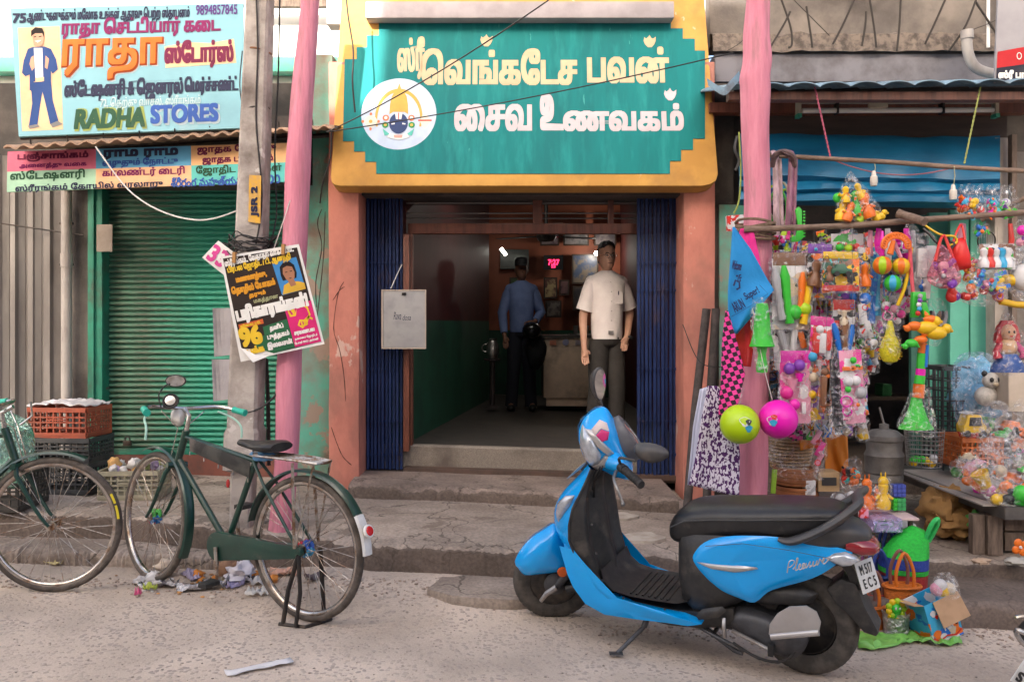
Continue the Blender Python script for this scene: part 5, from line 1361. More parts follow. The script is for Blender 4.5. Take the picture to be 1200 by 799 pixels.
    for x,hw,zt_,th in((-.145,.075,.835,.045),(-.11,.10,.842,.06),(-.05,.10,.836,.055),(.02,.060,.826,.045),(.09,.032,.826,.040),(.135,.022,.824,.032),(.145,.010,.818,.015)):
        rr.append([MW@V3((stt.x-.02+x,math.sin(a)*hw,zt_-th*.5+math.cos(a)*th*.5-(.02 if math.cos(a)<0 and abs(math.sin(a))<.5 else 0)*0))for a in[2*PI*i/18 for i in range(18)]])
    m.loft(rr).build('saddle',SADL,t,smooth=True)
    # handlebar on the stem
    st0=ht;st1=ht+V3((-.016,0,.075))
    tb('stem',[ht,st1,st1+V3((.055,0,.035))],.012,CHROME,8,ST)
    if not full:st1=st1+V3((-.09,0,0))
    hb=[(st1.x+.055-.14,.27,.935),(st1.x+.055-.07,.25,.945),(st1.x+.055,.19,.955),(st1.x+.07,.08,.948),(st1.x+.06,0,.945)]
    pts=smoothpts(hb+[(x,-y,z)for x,y,z in hb[::-1][1:]],4)
    tb('handlebar',pts,.0105,CHROME,8,ST)
    for sg in(1,-1):
        tb('grip',[(hb[0][0]-.005,sg*.272,.934),(hb[0][0]+.055,sg*.255,.942),(hb[0][0]+.075,sg*.25,.945)],[.019,.016,.018],MINT,10,ST)
        tb('brake_lever',smoothpts([(hb[2][0]-.005,sg*.19,.93),(hb[1][0],sg*.245,.90),(hb[0][0]+.01,sg*.262,.86),(hb[0][0]-.0,sg*.265,.80)],4),.006,M('pale_mint_lever',(.35,.6,.5),.4),8,ST)
        tb('brake_rod',[(hb[2][0]+.01,sg*.12,.93),(.90,sg*.02,.84),(.955,sg*.02,.66)],.003,CHROME,5,ST)
    # brake yoke & lamp bracket
    tb('lamp_bracket',[(.92,0,.85),(.98,0,.90),(.97,0,.97)],.005,CHROME,6,ST)
    if full:
        # bell/dynamo, mirror, white cover, advertising plate, carrier, stand
        m=MB();c=V3((.90,.07,.975));m.lathe([(.0,.0),(.032,.002),(.034,.018),(.026,.032),(.0,.034)],ST@c,ST.to_3x3()@V3((-.7,.5,.35)),18);bl_=m.build('bell',CHROME,t,smooth=True)
        m=MB();m.ring(ST@(c+V3((-.02,.012,.008))),ST.to_3x3()@V3((-.7,.5,.35)),.036,.006,20);m.build('bell_rim',BLACKP,bl_,smooth=True)
        tb('mirror_arm',smoothpts([(.86,.14,.95),(.88,.15,1.01),(.89,.12,1.055),(.89,.10,1.07)],4),.004,BLACKP,6,ST)
        m=MB();c=ST@V3((.88,.06,1.09));m.loft([[c+V3((math.cos(a)*rx,y,math.sin(a)*rz))for a in[2*PI*i/20 for i in range(20)]]for rx,rz,y in((.052,.030,-.012),(.056,.033,-.008),(.045,.026,.012),(.02,.012,.02))])
        mr=m.build('mirror',BLACKP,t,smooth=True)
        m=MB();m.lathe([(.0,-.0135),(.001,-.0136)],c,(0,1,0),8)if False else m.poly([c+V3((math.cos(a)*.049,-.0125,math.sin(a)*.028))for a in[2*PI*i/20 for i in range(20)]]);m.build('mirror_glass',M('mirror_glass',(.8,.8,.8),.08,1.0,col2=(.45,.40,.36),scale=20),mr)
        blob(ST@V3((.905,.02,.90)),.038,plastic((.68,.66,.62),.6),'wrapped_lamp','','',2,amp=.25,parent=t,sz=1.25)
        # plate under the top tube
        m=MB();pl_=[V3((.800,.016,.800)),V3((.36,.016,.725)),V3((.363,.016,.640)),V3((.795,.016,.733))];m.prism([MW@p for p in pl_],MW.to_3x3()@V3((0,.004,0)))
        ap=m.build('frame_plate',M('black_plate',(.016,.016,.016),.6,col2=(.05,.05,.045),scale=12,dirt=(.2,.17,.15),dscale=5),t,bevel=.002)
        for i in range(5):
            q=V3((.37+.42*i/4,.022,.640+.092*i/4));m=MB();m.tube([MW@q,MW@(q+V3((0,0,-.02)))],.003,5);m.build('plate_tassel',CHROME,ap)
        m=MB();m.ball(MW@V3((.50,.03,.60)),(.010,.008,.022),8,6);m.build('red_tassel',plastic((.5,.03,.03),.5),ap)
        # cloth knotted under the saddle
        blob(MW@V3((.275,.02,.770)),.035,plastic((.12,.30,.55),.8),'knotted_rag','','',6,amp=.5,parent=t,sx=1.6)
        # carrier
        ca_=tb('carrier',[(.30,-.06,.765),(.02,-.065,.770),(-.10,-.05,.765),(-.115,0,.765),(-.10,.05,.765),(.02,.065,.770),(.30,.06,.765)],.006,RUSTC,6)
        for y in(-.035,-.012,.012,.035):tb('carrier_bar',[(.29,y,.768),(-.108,y,.768)],.004,RUSTC,5,sub=ca_)
        for x in(.26,.20,.14,.08,.02,-.04):tb('carrier_bar',[(x,-.062,.763),(x,.062,.763)],.004,RUSTC,5,sub=ca_)
        for y in(-.066,.066):
            m=MB();a_,b_=V3((.035,y*1.05,.758)),V3((.0,y*1.25,.36));m.tube([MW@a_,MW@b_],.008,5,flat=.35);m.build('carrier_strut',RUSTC,ca_)
            m=MB();a_,b_=V3((-.085,y*.9,.758)),V3((-.0,y*1.2,.36));m.tube([MW@a_,MW@b_],.005,5,flat=.5);m.build('carrier_strut',RUSTC,ca_)
        # rear stand: two legs joined by a foot bar
        std=tb('stand',[(-.02,.075,.33),(.03,.085,.16),(.03,.115,.012)],.011,DARKST,8)
        tb('stand_leg',[(-.02,.075,.33),(-.045,.085,.16),(-.045,.11,.010)],.010,DARKST,8,sub=std)
        tb('stand_leg',[(-.02,-.075,.33),(-.03,-.10,.012)],.011,DARKST,8,sub=std)
        tb('stand_foot',[(.05,.12,.009),(-.08,.085,.009),(-.11,-.06,.009),(-.05,-.11,.009)],.009,DARKST,6,sub=std)
    else:
        m=MB()
        for k,a0 in enumerate((R_(8),R_(22))):
            for j in range(3 if k else 4):
                a=R_(8+j*3+k*14);co,si=math.cos(a),math.sin(a)
                m.box(-.009,.009,-.0005,.0005,-.006,.006,ST@Matrix.Translation(fh+V3((co*(WR-.012),-.019,si*(WR-.012))))@Matrix.Rotation(-a+PI/2,4,'Y'))
        # yellow tyre print
        m.build('tyre_mark',plastic((.65,.55,.02),.6),t)
        m=MB();arc=[fh+V3((math.cos(R_(a))*(WR-.014),-.0195,math.sin(R_(a))*(WR-.014)))for a in range(12,40,4)]
    return t,F
Rb=ground(361,727);Fb=ground(183,681)
hdb=math.atan2(Fb.y-Rb.y,Fb.x-Rb.x)
fwd=V3((math.cos(hdb),math.sin(hdb),0))
rnd=random.Random(21)
bk,BF=bicycle('bicycle','dark green roadster bicycle with mint grips and a white mudguard tip on its stand',Rb+fwd*.02,Fb,R_(-13),([(.5,.03,.05),(.03,.10,.4),(.05,.3,.5),(.03,.06,.2)],[(.6,.35,.02),(.1,.5,.1),(.03,.2,.5),(.6,.08,.1)]))
# left bicycle: its front wheel stands at the left edge
Fw=ground(60,693);hd2=R_(4)
base2=Fw-V3((math.cos(hd2),math.sin(hd2),0))*1.10;base2.z=gz(base2.x)
bk2,BF2=bicycle('bicycle','dark green roadster bicycle at the left edge showing only its front wheel',base2,Fw,R_(0),None,full=False)
# ---------------------------------------------------------------- scooter
BLU=M('sky_blue_scooter_paint',(.001,.35,.86),.2,coat=.6,col2=(.001,.32,.80),scale=2,spec=.4)
SBLK=M('scooter_black_plastic',(.018,.018,.019),.5,col2=(.032,.030,.028),scale=30,dirt=(.14,.12,.10),dscale=6,dlo=.56,dhi=.85,bump=.12,bscale=120)
SGRY=M('scooter_dark_grey',(.045,.045,.048),.42,col2=(.065,.06,.058),scale=10,dirt=(.15,.13,.11),dscale=6,dlo=.6,dhi=.85)
SEAT=M('scooter_seat_vinyl',(.012,.012,.013),.34,col2=(.02,.02,.021),scale=12,bump=.15,bscale=180,dirt=(.10,.085,.075),dscale=7,dlo=.62,dhi=.85)
SILV=M('scooter_silver',(.48,.47,.46),.32,.55,col2=(.42,.40,.39),scale=8)
CLEAR=M('scooter_lens',(.55,.60,.66),.07,.35,col2=(.35,.38,.42),scale=14,coat=1)
REDL=M('scooter_tail_lens',(.25,.008,.015),.12,coat=1)
ENG=M('engine_case',(.075,.078,.085),.45,.4,col2=(.045,.045,.05),scale=12,dirt=(.16,.13,.11),dscale=8,dlo=.55,dhi=.8)
Rs=ground(947,787);hds=R_(153.4)
scoot=thing('scooter','sky blue scooter with black seat leaning on its side stand in the street','scooter',Rs)
Fs=ground(645,724)
SM=upright(Rs,Fs)@Matrix.Rotation(R_(-5),4,'X')@Matrix.Diagonal((.95,1,1,1))
SF=Frame(SM)
SS=SM@axis_turn((1.235,0,.22),(.985,0,.86),R_(33))
SSF=Frame(SS)
def sw(x,y,z):return SM@V3((x,y,z))
def tr_(m,M_):m.v=[M_@v for v in m.v];return m
def sidept(pts,off,F=SF):return[F.pix(px,py,off)for px,py in pts]
def sb(m,name,mat,smooth=True,M_=SM,parent=None,**k):return tr_(m,M_).build(name,mat,parent or scoot,smooth=smooth,**k)
def ell(cx,cz,x,hw,hz,n=20,p=2.4,c=None):
    out=[]
    for i in range(n):
        a=2*PI*i/n;co,si=math.cos(a),math.sin(a)
        out.append(V3((x,hw*math.copysign(abs(co)**(2/p),co),cz+hz*math.copysign(abs(si)**(2/p),si))))
    return out
def swheel(c,R,w,M_,name='wheel'):
    m=MB();n=144;rr=[]
    for k,(rad,yy)in enumerate(((R*.60,-w*.72),(R*.74,-w),(R*.88,-w*.97),(R*.955,-w*.72),(R*.99,-w*.35),(R,-w*.06),(R,w*.06),(R*.99,w*.35),(R*.955,w*.72),(R*.88,w*.97),(R*.74,w),(R*.60,w*.72))):
        gr_=lambda i:.005 if(k in(3,4,7,8)and(i+(1 if k in(3,7)else 0))%4==0)else 0
        rr.append([V3(c)+V3((math.cos(2*PI*i/n)*(rad-gr_(i)),yy,math.sin(2*PI*i/n)*(rad-gr_(i))))for i in range(n)])
    m.loft(rr,cap=False,loop=True);ty=sb(m,name,M('scooter_tyre',(.045,.041,.037),.85,col2=(.09,.08,.07),scale=16,bump=.2),M_=M_,angle=50)
    m=MB();m.lathe([(R*.60,-w*.6),(R*.56,-w*.62),(R*.54,-w*.3),(R*.2,-w*.35),(R*.18,-w*.8),(.0,-w*.82),][::-1],c,(0,1,0),28);m.lathe([(R*.60,w*.6),(R*.56,w*.62),(R*.54,w*.3),(R*.2,w*.35),(R*.18,w*.8),(.0,w*.82)][::-1],c,(0,1,0),28)
    m.lathe([(R*.6,-w*.6),(R*.6,w*.6)],c,(0,1,0),28,cap=False)
    sb(m,'rim',M('scooter_rim',(.03,.03,.032),.5,.5,col2=(.10,.085,.07),scale=10),M_=M_,parent=ty,angle=40)
    return ty
swheel((.01,0,.222),.222,.050,SM)
swheel((1.25,0,.212),.212,.045,SS)
# front hub, link and reflector
m=MB();m.lathe([(.05,.03),(.06,.05),(.03,.075),(0,.08)],(1.25,0,.212),(0,1,0),20);sb(m,'front_hub',ENG,M_=SS)
for y in(-.065,.065):
    m=MB();m.tube([(1.25,y,.21),(1.21,y,.25),(1.15,y*.9,.30),(1.13,y*.6,.38)],[.02,.024,.024,.02],10);sb(m,'fork_leg',ENG,M_=SS)
m=MB();m.tube([(1.25,.085,.215),(1.30,.09,.19),(1.33,.085,.15)],[.016,.013,.010],8);sb(m,'brake_arm',STEEL,M_=SS)
m=MB();m.tube([(1.20,.075,.19),(1.02,.075,.235)],[.026,.022],10);sb(m,'shock_cover',SBLK,M_=SS)
m=MB();m.lathe([(.026,0),(.024,.008),(0,.010)],(1.215,.088,.30),(0,1,0),16);sb(m,'side_reflector',plastic((.7,.12,.01),.2),M_=SS)
# front fender: a pointed shoe over the wheel
FD=smoothpts([SSF.pix(x,y,.05)for x,y in((604,667),(606,658),(613,647),(624,636),(638,627),(653,619),(664,634),(671,652),(674,668),(656,673),(630,676),(612,677))],3,closed=True)
FD=[V3((q.x,0,q.z))for q in FD];fc=sum(FD,V3((0,0,0)))/len(FD)
for sg in(1,-1):
    m=MB();m.pillow(FD,V3((0,sg*.085,0)),8,c=fc+V3((0,0,-.01)));sb(m,'front_fender',BLU,M_=SS,angle=80)
# leg shield: blue outside, black inside, curved round the knees
ST_=[(.81,1.045,.125,.985,.965),(.76,1.085,.150,1.00,.985),(.70,1.150,.185,1.02,.99),(.64,1.205,.212,1.045,.985),(.57,1.235,.230,1.055,.975),(.50,1.23,.232,1.055,.965),(.43,1.185,.222,1.03,.95),(.37,1.10,.208,.985,.925),(.31,1.04,.200,.955,.915),(.27,.985,.195,.92,.885),(.245,.93,.19,.89,.86)]
def arcY(x0,x1,w_,z,n=14,p=2.2):
    return[V3((x1+(x0-x1)*(1-abs(u)**p),u*w_,z))for u in[-1+2*i/n for i in range(n+1)]]
m=MB();m.loft([arcY(xo,xe,w_,z)for z,xo,w_,xe,xi in ST_],closed=False,cap=False)
o=sb(m,'leg_shield',BLU,sub=1)
m=MB();rr=[]
for z,xo,w_,xe,xi in ST_:
    r=[]
    for u in[-1+2*i/16 for i in range(17)]:
        au=abs(u);dx=0
        x=xe+.004 if au>.90 else xi-.0+(.05*(1-(au/.9)**2)if z>.3 else 0)-(.055*max(0,1-(au/.42)**2)if z>.3 else 0)
        r.append(V3((x-.002,u*w_*(1.0 if au<.95 else .995),z)))
    rr.append(r)
m.loft(rr,closed=False,cap=False);sb(m,'inner_shield',SBLK,sub=1)
m=MB();
for sg in(1,-1):
    m.tube([V3((xe+.002,sg*w_,z))for z,xo,w_,xe,xi in ST_],.006,6)
sb(m,'shield_rim',SBLK)
# indicator on the shield
for sg in(1,-1):
    q=[SF.pix(x,y,.17)for x,y in((644,601),(647,586),(656,579),(669,577),(663,589),(654,602),(646,611))]
    m=MB();m.pillow([V3((a.x-.035,sg*(.160+(1.19-a.x)*.35),a.z))for a in q],V3((.010,sg*.024,0)),4);sb(m,'front_indicator',CLEAR,angle=60)
# chrome blade beside the neck
m=MB();m.tube([(1.14,.07,.735),(1.06,.11,.80),(1.02,.12,.835)],[.004,.012,.006],8,flat=.5);sb(m,'neck_trim',SILV)
m=MB();m.tube([(1.12,-.05,.75),(1.03,-.10,.84)],[.012,.016],8);sb(m,'neck_trim',SBLK)
# floor board
m=MB();rr=[]
for x,z,w_ in((.925,.36,.17),(.905,.31,.178),(.86,.275,.182),(.78,.262,.18),(.66,.262,.18),(.55,.265,.175),(.50,.28,.165),(.47,.34,.15)):
    rr.append([V3((x,y*w_,z+(.006 if abs(y)>.9 else 0)))for y in[-1+2*i/12 for i in range(13)]])
m.loft(rr,closed=False,cap=False);sb(m,'footboard',SBLK)
m=MB()
for i in range(7):m.box(.60+i*.03,.61+i*.03,-.14,.14,.262,.267)
tag(sb(m,'footboard_ribs',SBLK,smooth=False),kind='stuff')
# lower blue skirt on each side
for sg in(1,-1):
    off=sg*.185
    pts=sidept([(660,636),(676,640),(686,662),(697,680),(713,697),(740,709),(775,717),(800,722),(822,731),(806,733),(780,729),(745,725),(712,716),(690,703),(676,684),(669,668)],.185)
    lo_=lambda x:sg*(.187+.040*max(0,min(1,(x-.74)/.16)))
    m=MB();m.pillow([V3((p.x,lo_(p.x),p.z))for p in pts],V3((0,sg*.014,0)),4,edge=.0);sb(m,'lower_skirt',BLU,angle=70)
    m=MB();m.prism([V3((p.x,off-sg*.001,p.z))for p in pts],V3((0,-sg*.05,0)));sb(m,'lower_skirt',BLU,smooth=False)
m=MB();m.loft([[V3((x,y*.14,z+zz))for y,zz in((-1,0),(-.9,-.03),(.9,-.03),(1,0),(1,.05),(-1,.05))]for x,z in((.95,.215),(.8,.185),(.6,.175),(.45,.19),(.3,.23))]);sb(m,'belly_pan',SBLK)
# body core under the seat
m=MB();rr=[]
for x,z0,z1,w_ in((.565,.30,.60,.10),(.54,.24,.61,.145),(.48,.20,.62,.17),(.38,.22,.63,.175),(.26,.30,.64,.17),(.12,.38,.65,.155),(0,.44,.67,.135),(-.10,.49,.68,.11),(-.19,.53,.68,.075),(-.235,.57,.66,.04)):
    rr.append(ell(0,(z0+z1)/2,x,w_,(z1-z0)/2,22,3.2))
m.loft(rr);sb(m,'body_core',SBLK,angle=60)
# side panels (blue) traced from the side
PAN=[(811,659),(813,648),(824,637),(842,631),(872,629),(905,632),(932,638),(962,645),(995,656),(985,664),(962,679),(940,687),(915,692),(898,697),(883,708),(866,703),(845,694),(826,679)]
pan=smoothpts(sidept(PAN,.19),3,closed=True)
for sg in(1,-1):
    m=MB();c=V3((.30,sg*.165,.50));base_=[V3((p.x,sg*(.17-max(0,(.22-p.x))*.20),p.z))for p in pan]
    m.pillow(base_,V3((0,sg*.032,0)),7,c=c);sb(m,'side_panel',BLU,angle=75)
    tp_=sidept([(816,659),(850,661.5),(886,665),(888,667),(862,671.5),(832,667)],.2)
    m=MB();m.pillow([V3((p.x,sg*.193,p.z))for p in tp_],V3((0,sg*.014,0)),3);sb(m,'silver_trim',SILV,angle=70)
ss=MB()
q0=SF.pix(921,670,.19);q1=SF.pix(972,663,.19)
BDG=Board(SM@V3((q0.x,.186,q0.z)),(SM@V3((q1.x,.166,q1.z+.012)))-(SM@V3((q0.x,.186,q0.z))),SM.to_3x3()@V3((0,.0,1)))
SCR=[[(.0,.0),(.35,1.0),(.9,1.05),(.95,.75),(.5,.5),(.2,.5)],[(.75,.2),(1.15,.5),(1.45,1.1),(1.3,1.1),(1.05,.1),(1.35,.1),(1.7,.4),(1.65,.55),(1.45,.3),(1.6,.0),(1.95,.15),(2.2,.5),(1.95,.45),(1.9,.05),(2.2,.1),(2.4,.5),(2.3,.05),(2.6,.2),(2.9,.55),(2.75,.25),(2.95,.1),(2.75,.0),(3.1,.15),(3.3,.5),(3.2,.05),(3.5,.1),(3.75,.5),(3.65,.05),(3.9,.2),(4.05,.55),(4.15,.5),(4.2,.4),(4.35,.2),(4.6,.45),(4.5,.55),(4.35,.25),(4.55,.0),(5.0,.25),(5.6,.7)]]
for q_ in SCR:
    pl_=smoothpts([V3((x+y*.35,y,0))for x,y in q_],4);m=MB()
    m.tube([BDG.at(p_.x*.033+.005,p_.y*.040,.014)for p_ in pl_],.0022,5);m.build('badge_lettering',SILV,scoot)
for x_,z_ in((.80,.26),(.90,.33),(.60,.245),(.93,.45),(.95,.58)):
    m=MB();m.lathe([(.006,0),(.006,.003),(.003,.0035)],(x_,.205 if z_>.3 else .19,z_),(0,1,0),8);sb(m,'screw',ENG)
m=MB();m.tube(smoothpts([(.88,.24,.86),(.93,.16,.80),(.98,.10,.74),(1.0,.06,.66)],4),.0045,6);m.tube(smoothpts([(.90,.22,.85),(.96,.14,.78),(1.0,.08,.70)],4),.0045,6);sb(m,'cable',BLACKP)
m=MB();m.tube([V3((p.x,.197,p.z))for p in sidept([(826,640),(870,637),(920,644),(975,655)],.2)],.0012,4);sb(m,'panel_seam',SBLK)
# seat
m=MB();rr=[]
for x,z0,z1,w_ in((.625,.545,.575,.055),(.612,.51,.61,.095),(.575,.50,.655,.125),(.52,.515,.690,.140),(.42,.54,.708,.146),(.30,.555,.718,.150),(.18,.57,.735,.152),(.05,.60,.748,.148),(-.04,.63,.752,.138),(-.10,.65,.752,.118),(-.14,.67,.745,.09),(-.155,.69,.725,.05)):
    rr.append(ell(0,(z0+z1)/2,x,w_,(z1-z0)/2,24,3.0))
m.loft(rr);sb(m,'seat',SEAT,angle=75,sub=1)
m=MB();m.tube([V3((x,.1495 if x>-.05 else .13,z))for x,z in((.585,.60),(.52,.635),(.40,.655),(.25,.672),(.1,.695),(-.03,.71),(-.10,.715))],.0035,6);sb(m,'seat_piping',SEAT)
# tail: grey cowl, lamps, grab rail
m=MB();rr=[]
for x,z0,z1,w_ in((.10,.58,.66,.15),(-.02,.56,.69,.14),(-.10,.56,.70,.125),(-.17,.575,.70,.10),(-.225,.585,.68,.07),(-.255,.60,.65,.035)):
    rr.append(ell(0,(z0+z1)/2,x,w_,(z1-z0)/2,20,2.4))
m.loft(rr);sb(m,'tail_cowl',SGRY,angle=70,sub=1)
for sg in(1,-1):
    pts=[(-.075,.555),(-.11,.578),(-.16,.585),(-.20,.57),(-.215,.548),(-.18,.525),(-.14,.52),(-.11,.535)]
    m=MB();m.pillow([V3((x,sg*(.115+(x+.10)*.35),z))for x,z in pts],V3((-.012,sg*.026,0)),4);sb(m,'rear_indicator',CLEAR,angle=70)
m=MB();rr=[]
for x,z0,z1,w_ in((-.16,.57,.64,.10),(-.22,.555,.635,.092),(-.265,.56,.62,.065),(-.285,.575,.60,.03)):rr.append(ell(0,(z0+z1)/2,x,w_,(z1-z0)/2,18,2.6))
m.loft(rr);sb(m,'tail_lamp',REDL,angle=70)
m=MB();L_=[(p_.x,.158-.004*k*k*.6,p_.z)for k,p_ in enumerate(SF.pix(x,y,.155)for x,y in((912,631),(926,634),(950,627),(975,615),(995,602)))]+[(SF.pix(1006,590,.10).x,.10,SF.pix(1006,590,.10).z),(SF.pix(1004,580,0).x,0,SF.pix(1004,580,0).z)]
pts=smoothpts(L_+[(x,-y,z)for x,y,z in L_[::-1][1:]],4)
n_=len(pts);m.tube(pts,[.012+.014*min(1,min(i,n_-1-i)/5)for i in range(n_)],10,flat=.7);sb(m,'grab_rail',SGRY)
# rear mud flap and plate
m=MB();out=sidept([(968,690),(985,678),(1003,684),(1014,712),(1030,741),(1027,746),(1012,741),(996,722),(978,706)],.065)
m.prism([V3((p.x,-.065,p.z))for p in out],(0,.13,0));sb(m,'rear_mudguard',SBLK,smooth=False,bevel=.008)
m=MB();m.loft([[V3((x,y,z))for y in(-.05,.05)]+[V3((x+.03,y,z-.02))for y in(.05,-.05)]for x,z in((-.13,.56),(-.19,.50),(-.22,.42))]);sb(m,'plate_bracket',SBLK)
PT=V3((-.238,.02,.470));pn=V3((-.80,.42,.36)).normalized();pu=V3((0,0,1)).cross(pn).normalized();pv=pn.cross(pu)
m=MB();c4=[PT+pu*y+pv*v for y,v in((-.062,-.062),(.062,-.062),(.062,.062),(-.062,.062))];m.prism(c4,pn*.004);npl=sb(m,'number_plate',M('number_plate_white',(.68,.68,.66),.4,col2=(.58,.58,.56),scale=14),smooth=False,bevel=.006)
NPB=Board(SM@(PT-pu*.062+pv*-.062),SM.to_3x3()@pu,SM.to_3x3()@pv);NPB.n=SM.to_3x3()@pn
NPB.write('M 517',.02,.104,.070,.108,plastic((.01,.01,.01),.5),npl,lift=.006,bold=.001);NPB.write('E C 5',.02,.104,.016,.054,plastic((.01,.01,.01),.5),npl,lift=.006,bold=.001)
# engine and transmission on the left side
CVT=smoothpts(sidept([(846,724),(858,716),(880,718),(905,728),(930,740),(944,752),(940,768),(926,777),(905,770),(880,756),(856,742)],.15),3,closed=True)
m=MB();m.pillow([V3((p.x,.10,p.z))for p in CVT],V3((0,.055,0)),6);sb(m,'transmission_cover',ENG,angle=60)
m=MB();m.prism([V3((p.x,.02,p.z))for p in CVT],V3((0,.079,0)));sb(m,'transmission_case',ENG,smooth=False)
m=MB();rr=[ell(0,z,x,.09,hz,16,2.6)for x,z,hz in((.52,.20,.05),(.46,.205,.075),(.36,.215,.08),(.26,.22,.08))];m.loft(rr);sb(m,'engine_block',ENG)
m=MB();pts=sidept([(862,690),(900,684),(935,690),(958,700),(950,712),(900,712),(868,706)],.13);m.pillow([V3((p.x,.08,p.z))for p in pts],V3((0,.06,0)),4);sb(m,'air_filter_box',SBLK,angle=60)
m=MB();m.tube([(.34,.15,.235),(.335,.17,.21),(.33,.17,.16)],.009,8);m.tube([(.30,.165,.195),(.14,.165,.145),(.13,.165,.155)],.009,8);sb(m,'kick_lever',STEEL)
m=MB();m.box(.115,.14,.15,.19,.125,.175);sb(m,'kick_pedal',BLACKP,smooth=False,bevel=.004)
for y in(.07,-.07):
    m=MB();m.tube([(.08,y,.50),(.035,y*1.3,.26)],.015,8)
    for i in range(9):q=V3((.08,y,.50)).lerp(V3((.035,y*1.3,.26)),.15+.08*i);m.ring(q,(-.045,0,-.24),.024,.005,12,5)
    sb(m,'rear_shock',SBLK)
m=MB();m.tube([(.12,-.12,.22),(-.05,-.13,.24),(-.22,-.13,.27)],[.03,.045,.045],14);sb(m,'exhaust',STEEL)
# folding silver footrest
FP=sidept([(902,741),(903,729),(912,716),(926,708),(946,707),(958,714),(963,726),(961,737)],.22)
m=MB();m.prism([V3((p.x,.235,p.z))for p in FP],V3((0,.008,0)));fp_=sb(m,'footrest',SILV,smooth=False,bevel=.003)
m=MB();a_,b_=SF.pix(904,743,.23),SF.pix(960,738,.23);m.tube([V3((a_.x,.238,a_.z-.005)),V3((b_.x,.238,b_.z-.005))],.014,12);sb(m,'footrest_roller',SILV,parent=fp_)
m=MB();m.tube([(.045,.10,.30),(.045,.235,.29)],.010,8);sb(m,'footrest_bar',STEEL,parent=fp_)
m=MB();pts=sidept([(815,722),(822,714),(846,711),(851,716),(842,724),(818,727)],.18);m.pillow([V3((p.x,.172,p.z))for p in pts],V3((0,.016,0)),3);sb(m,'passenger_peg',SBLK,angle=60)
# stands
m=MB();m.tube([(.70,.10,.19),(.72,.14,.12)],.014,8);m.tube([(.72,.14,.12),(.80,.27,.005+.035)],.010,8);sb(m,'side_stand',ENG)
ft=SS;c=SM@V3((.805,.275,.04));m=MB();m.obox(V3((c.x,c.y,c.z)),(.06,.03,.006));m.build('stand_foot',ENG,scoot)
for y in(.10,-.10):
    m=MB();m.tube([(.46,y,.165),(.30,y*1.2,.09),(.26,y*1.25,.085)],[.012,.012,.010],8);sb(m,'centre_stand',ENG)
m=MB();m.tube([(.40,-.12,.135),(.40,.12,.135)],.010,8);m.tube([(.56,.07,.17),(.40,.14,.15),(.25,.14,.105)],.008,6);sb(m,'centre_stand_bar',ENG)
m=MB();m.tube(smoothpts([(.30,.14,.13),(.18,.17,.10),(.08,.15,.10),(.02,.12,.16)],4),.006,6);sb(m,'brake_cable',BLACKP)
# ---- handlebar head (turned with the fork)
HO=smoothpts([SSF.pix(x,y,.06)for x,y in((684,500),(680,514),(682,532),(690,548),(706,554),(722,562),(740,566),(745,552),(737,532),(727,508),(715,486),(706,483),(694,489))],3,closed=True)
HO=[V3((q.x,0,q.z))for q in HO];HCN=sum(HO,V3((0,0,0)))/len(HO)
for sg in(1,-1):
    m=MB();m.pillow(HO,V3((0,sg*.135,0)),8,c=HCN);sb(m,'handlebar_cowl',BLU,M_=SS,angle=80)
for sg in(1,-1):
    m=MB();rr=[[V3((x+hx*math.cos(a),sg*y,z+hz*math.sin(a)))for a in[2*PI*i/14 for i in range(14)]]for y,x,z,hx,hz in((.08,.97,.87,.07,.06),(.14,.945,.87,.05,.045),(.19,.925,.872,.034,.03),(.205,.92,.872,.02,.02))]
    m.loft(rr);sb(m,'cowl_arm',BLU,M_=SS,sub=1)
    m=MB();m.tube([(.925,sg*.19,.872),(.91,sg*.235,.876)],.022,12);sb(m,'switch_block',SBLK,M_=SS)
    m=MB();m.tube([(.912,sg*.235,.876),(.885,sg*.30,.872),(.862,sg*.355,.866)],[.018,.0175,.017],14)
    for i in range(7):q=V3((.905,sg*.25,.875)).lerp(V3((.866,sg*.345,.867)),i/6);m.ring(q,(-.045,sg*.115,-.008),.0178,.0018,14,4)
    m.tube([(.863,sg*.354,.866),(.858,sg*.366,.865)],[.020,.018],14);sb(m,'grip',BLACKP,M_=SS)
    m=MB();m.tube(smoothpts([(.945,sg*.20,.860),(.965,sg*.25,.845),(.955,sg*.30,.815),(.94,sg*.335,.77)],4),[.008]*4+[.007]*4+[.006]*4+[.009],8,flat=.6);m.ball((.94,sg*.336,.765),.010,8,6);sb(m,'brake_lever',M('lever_metal',(.20,.20,.2),.35,.8),M_=SS)
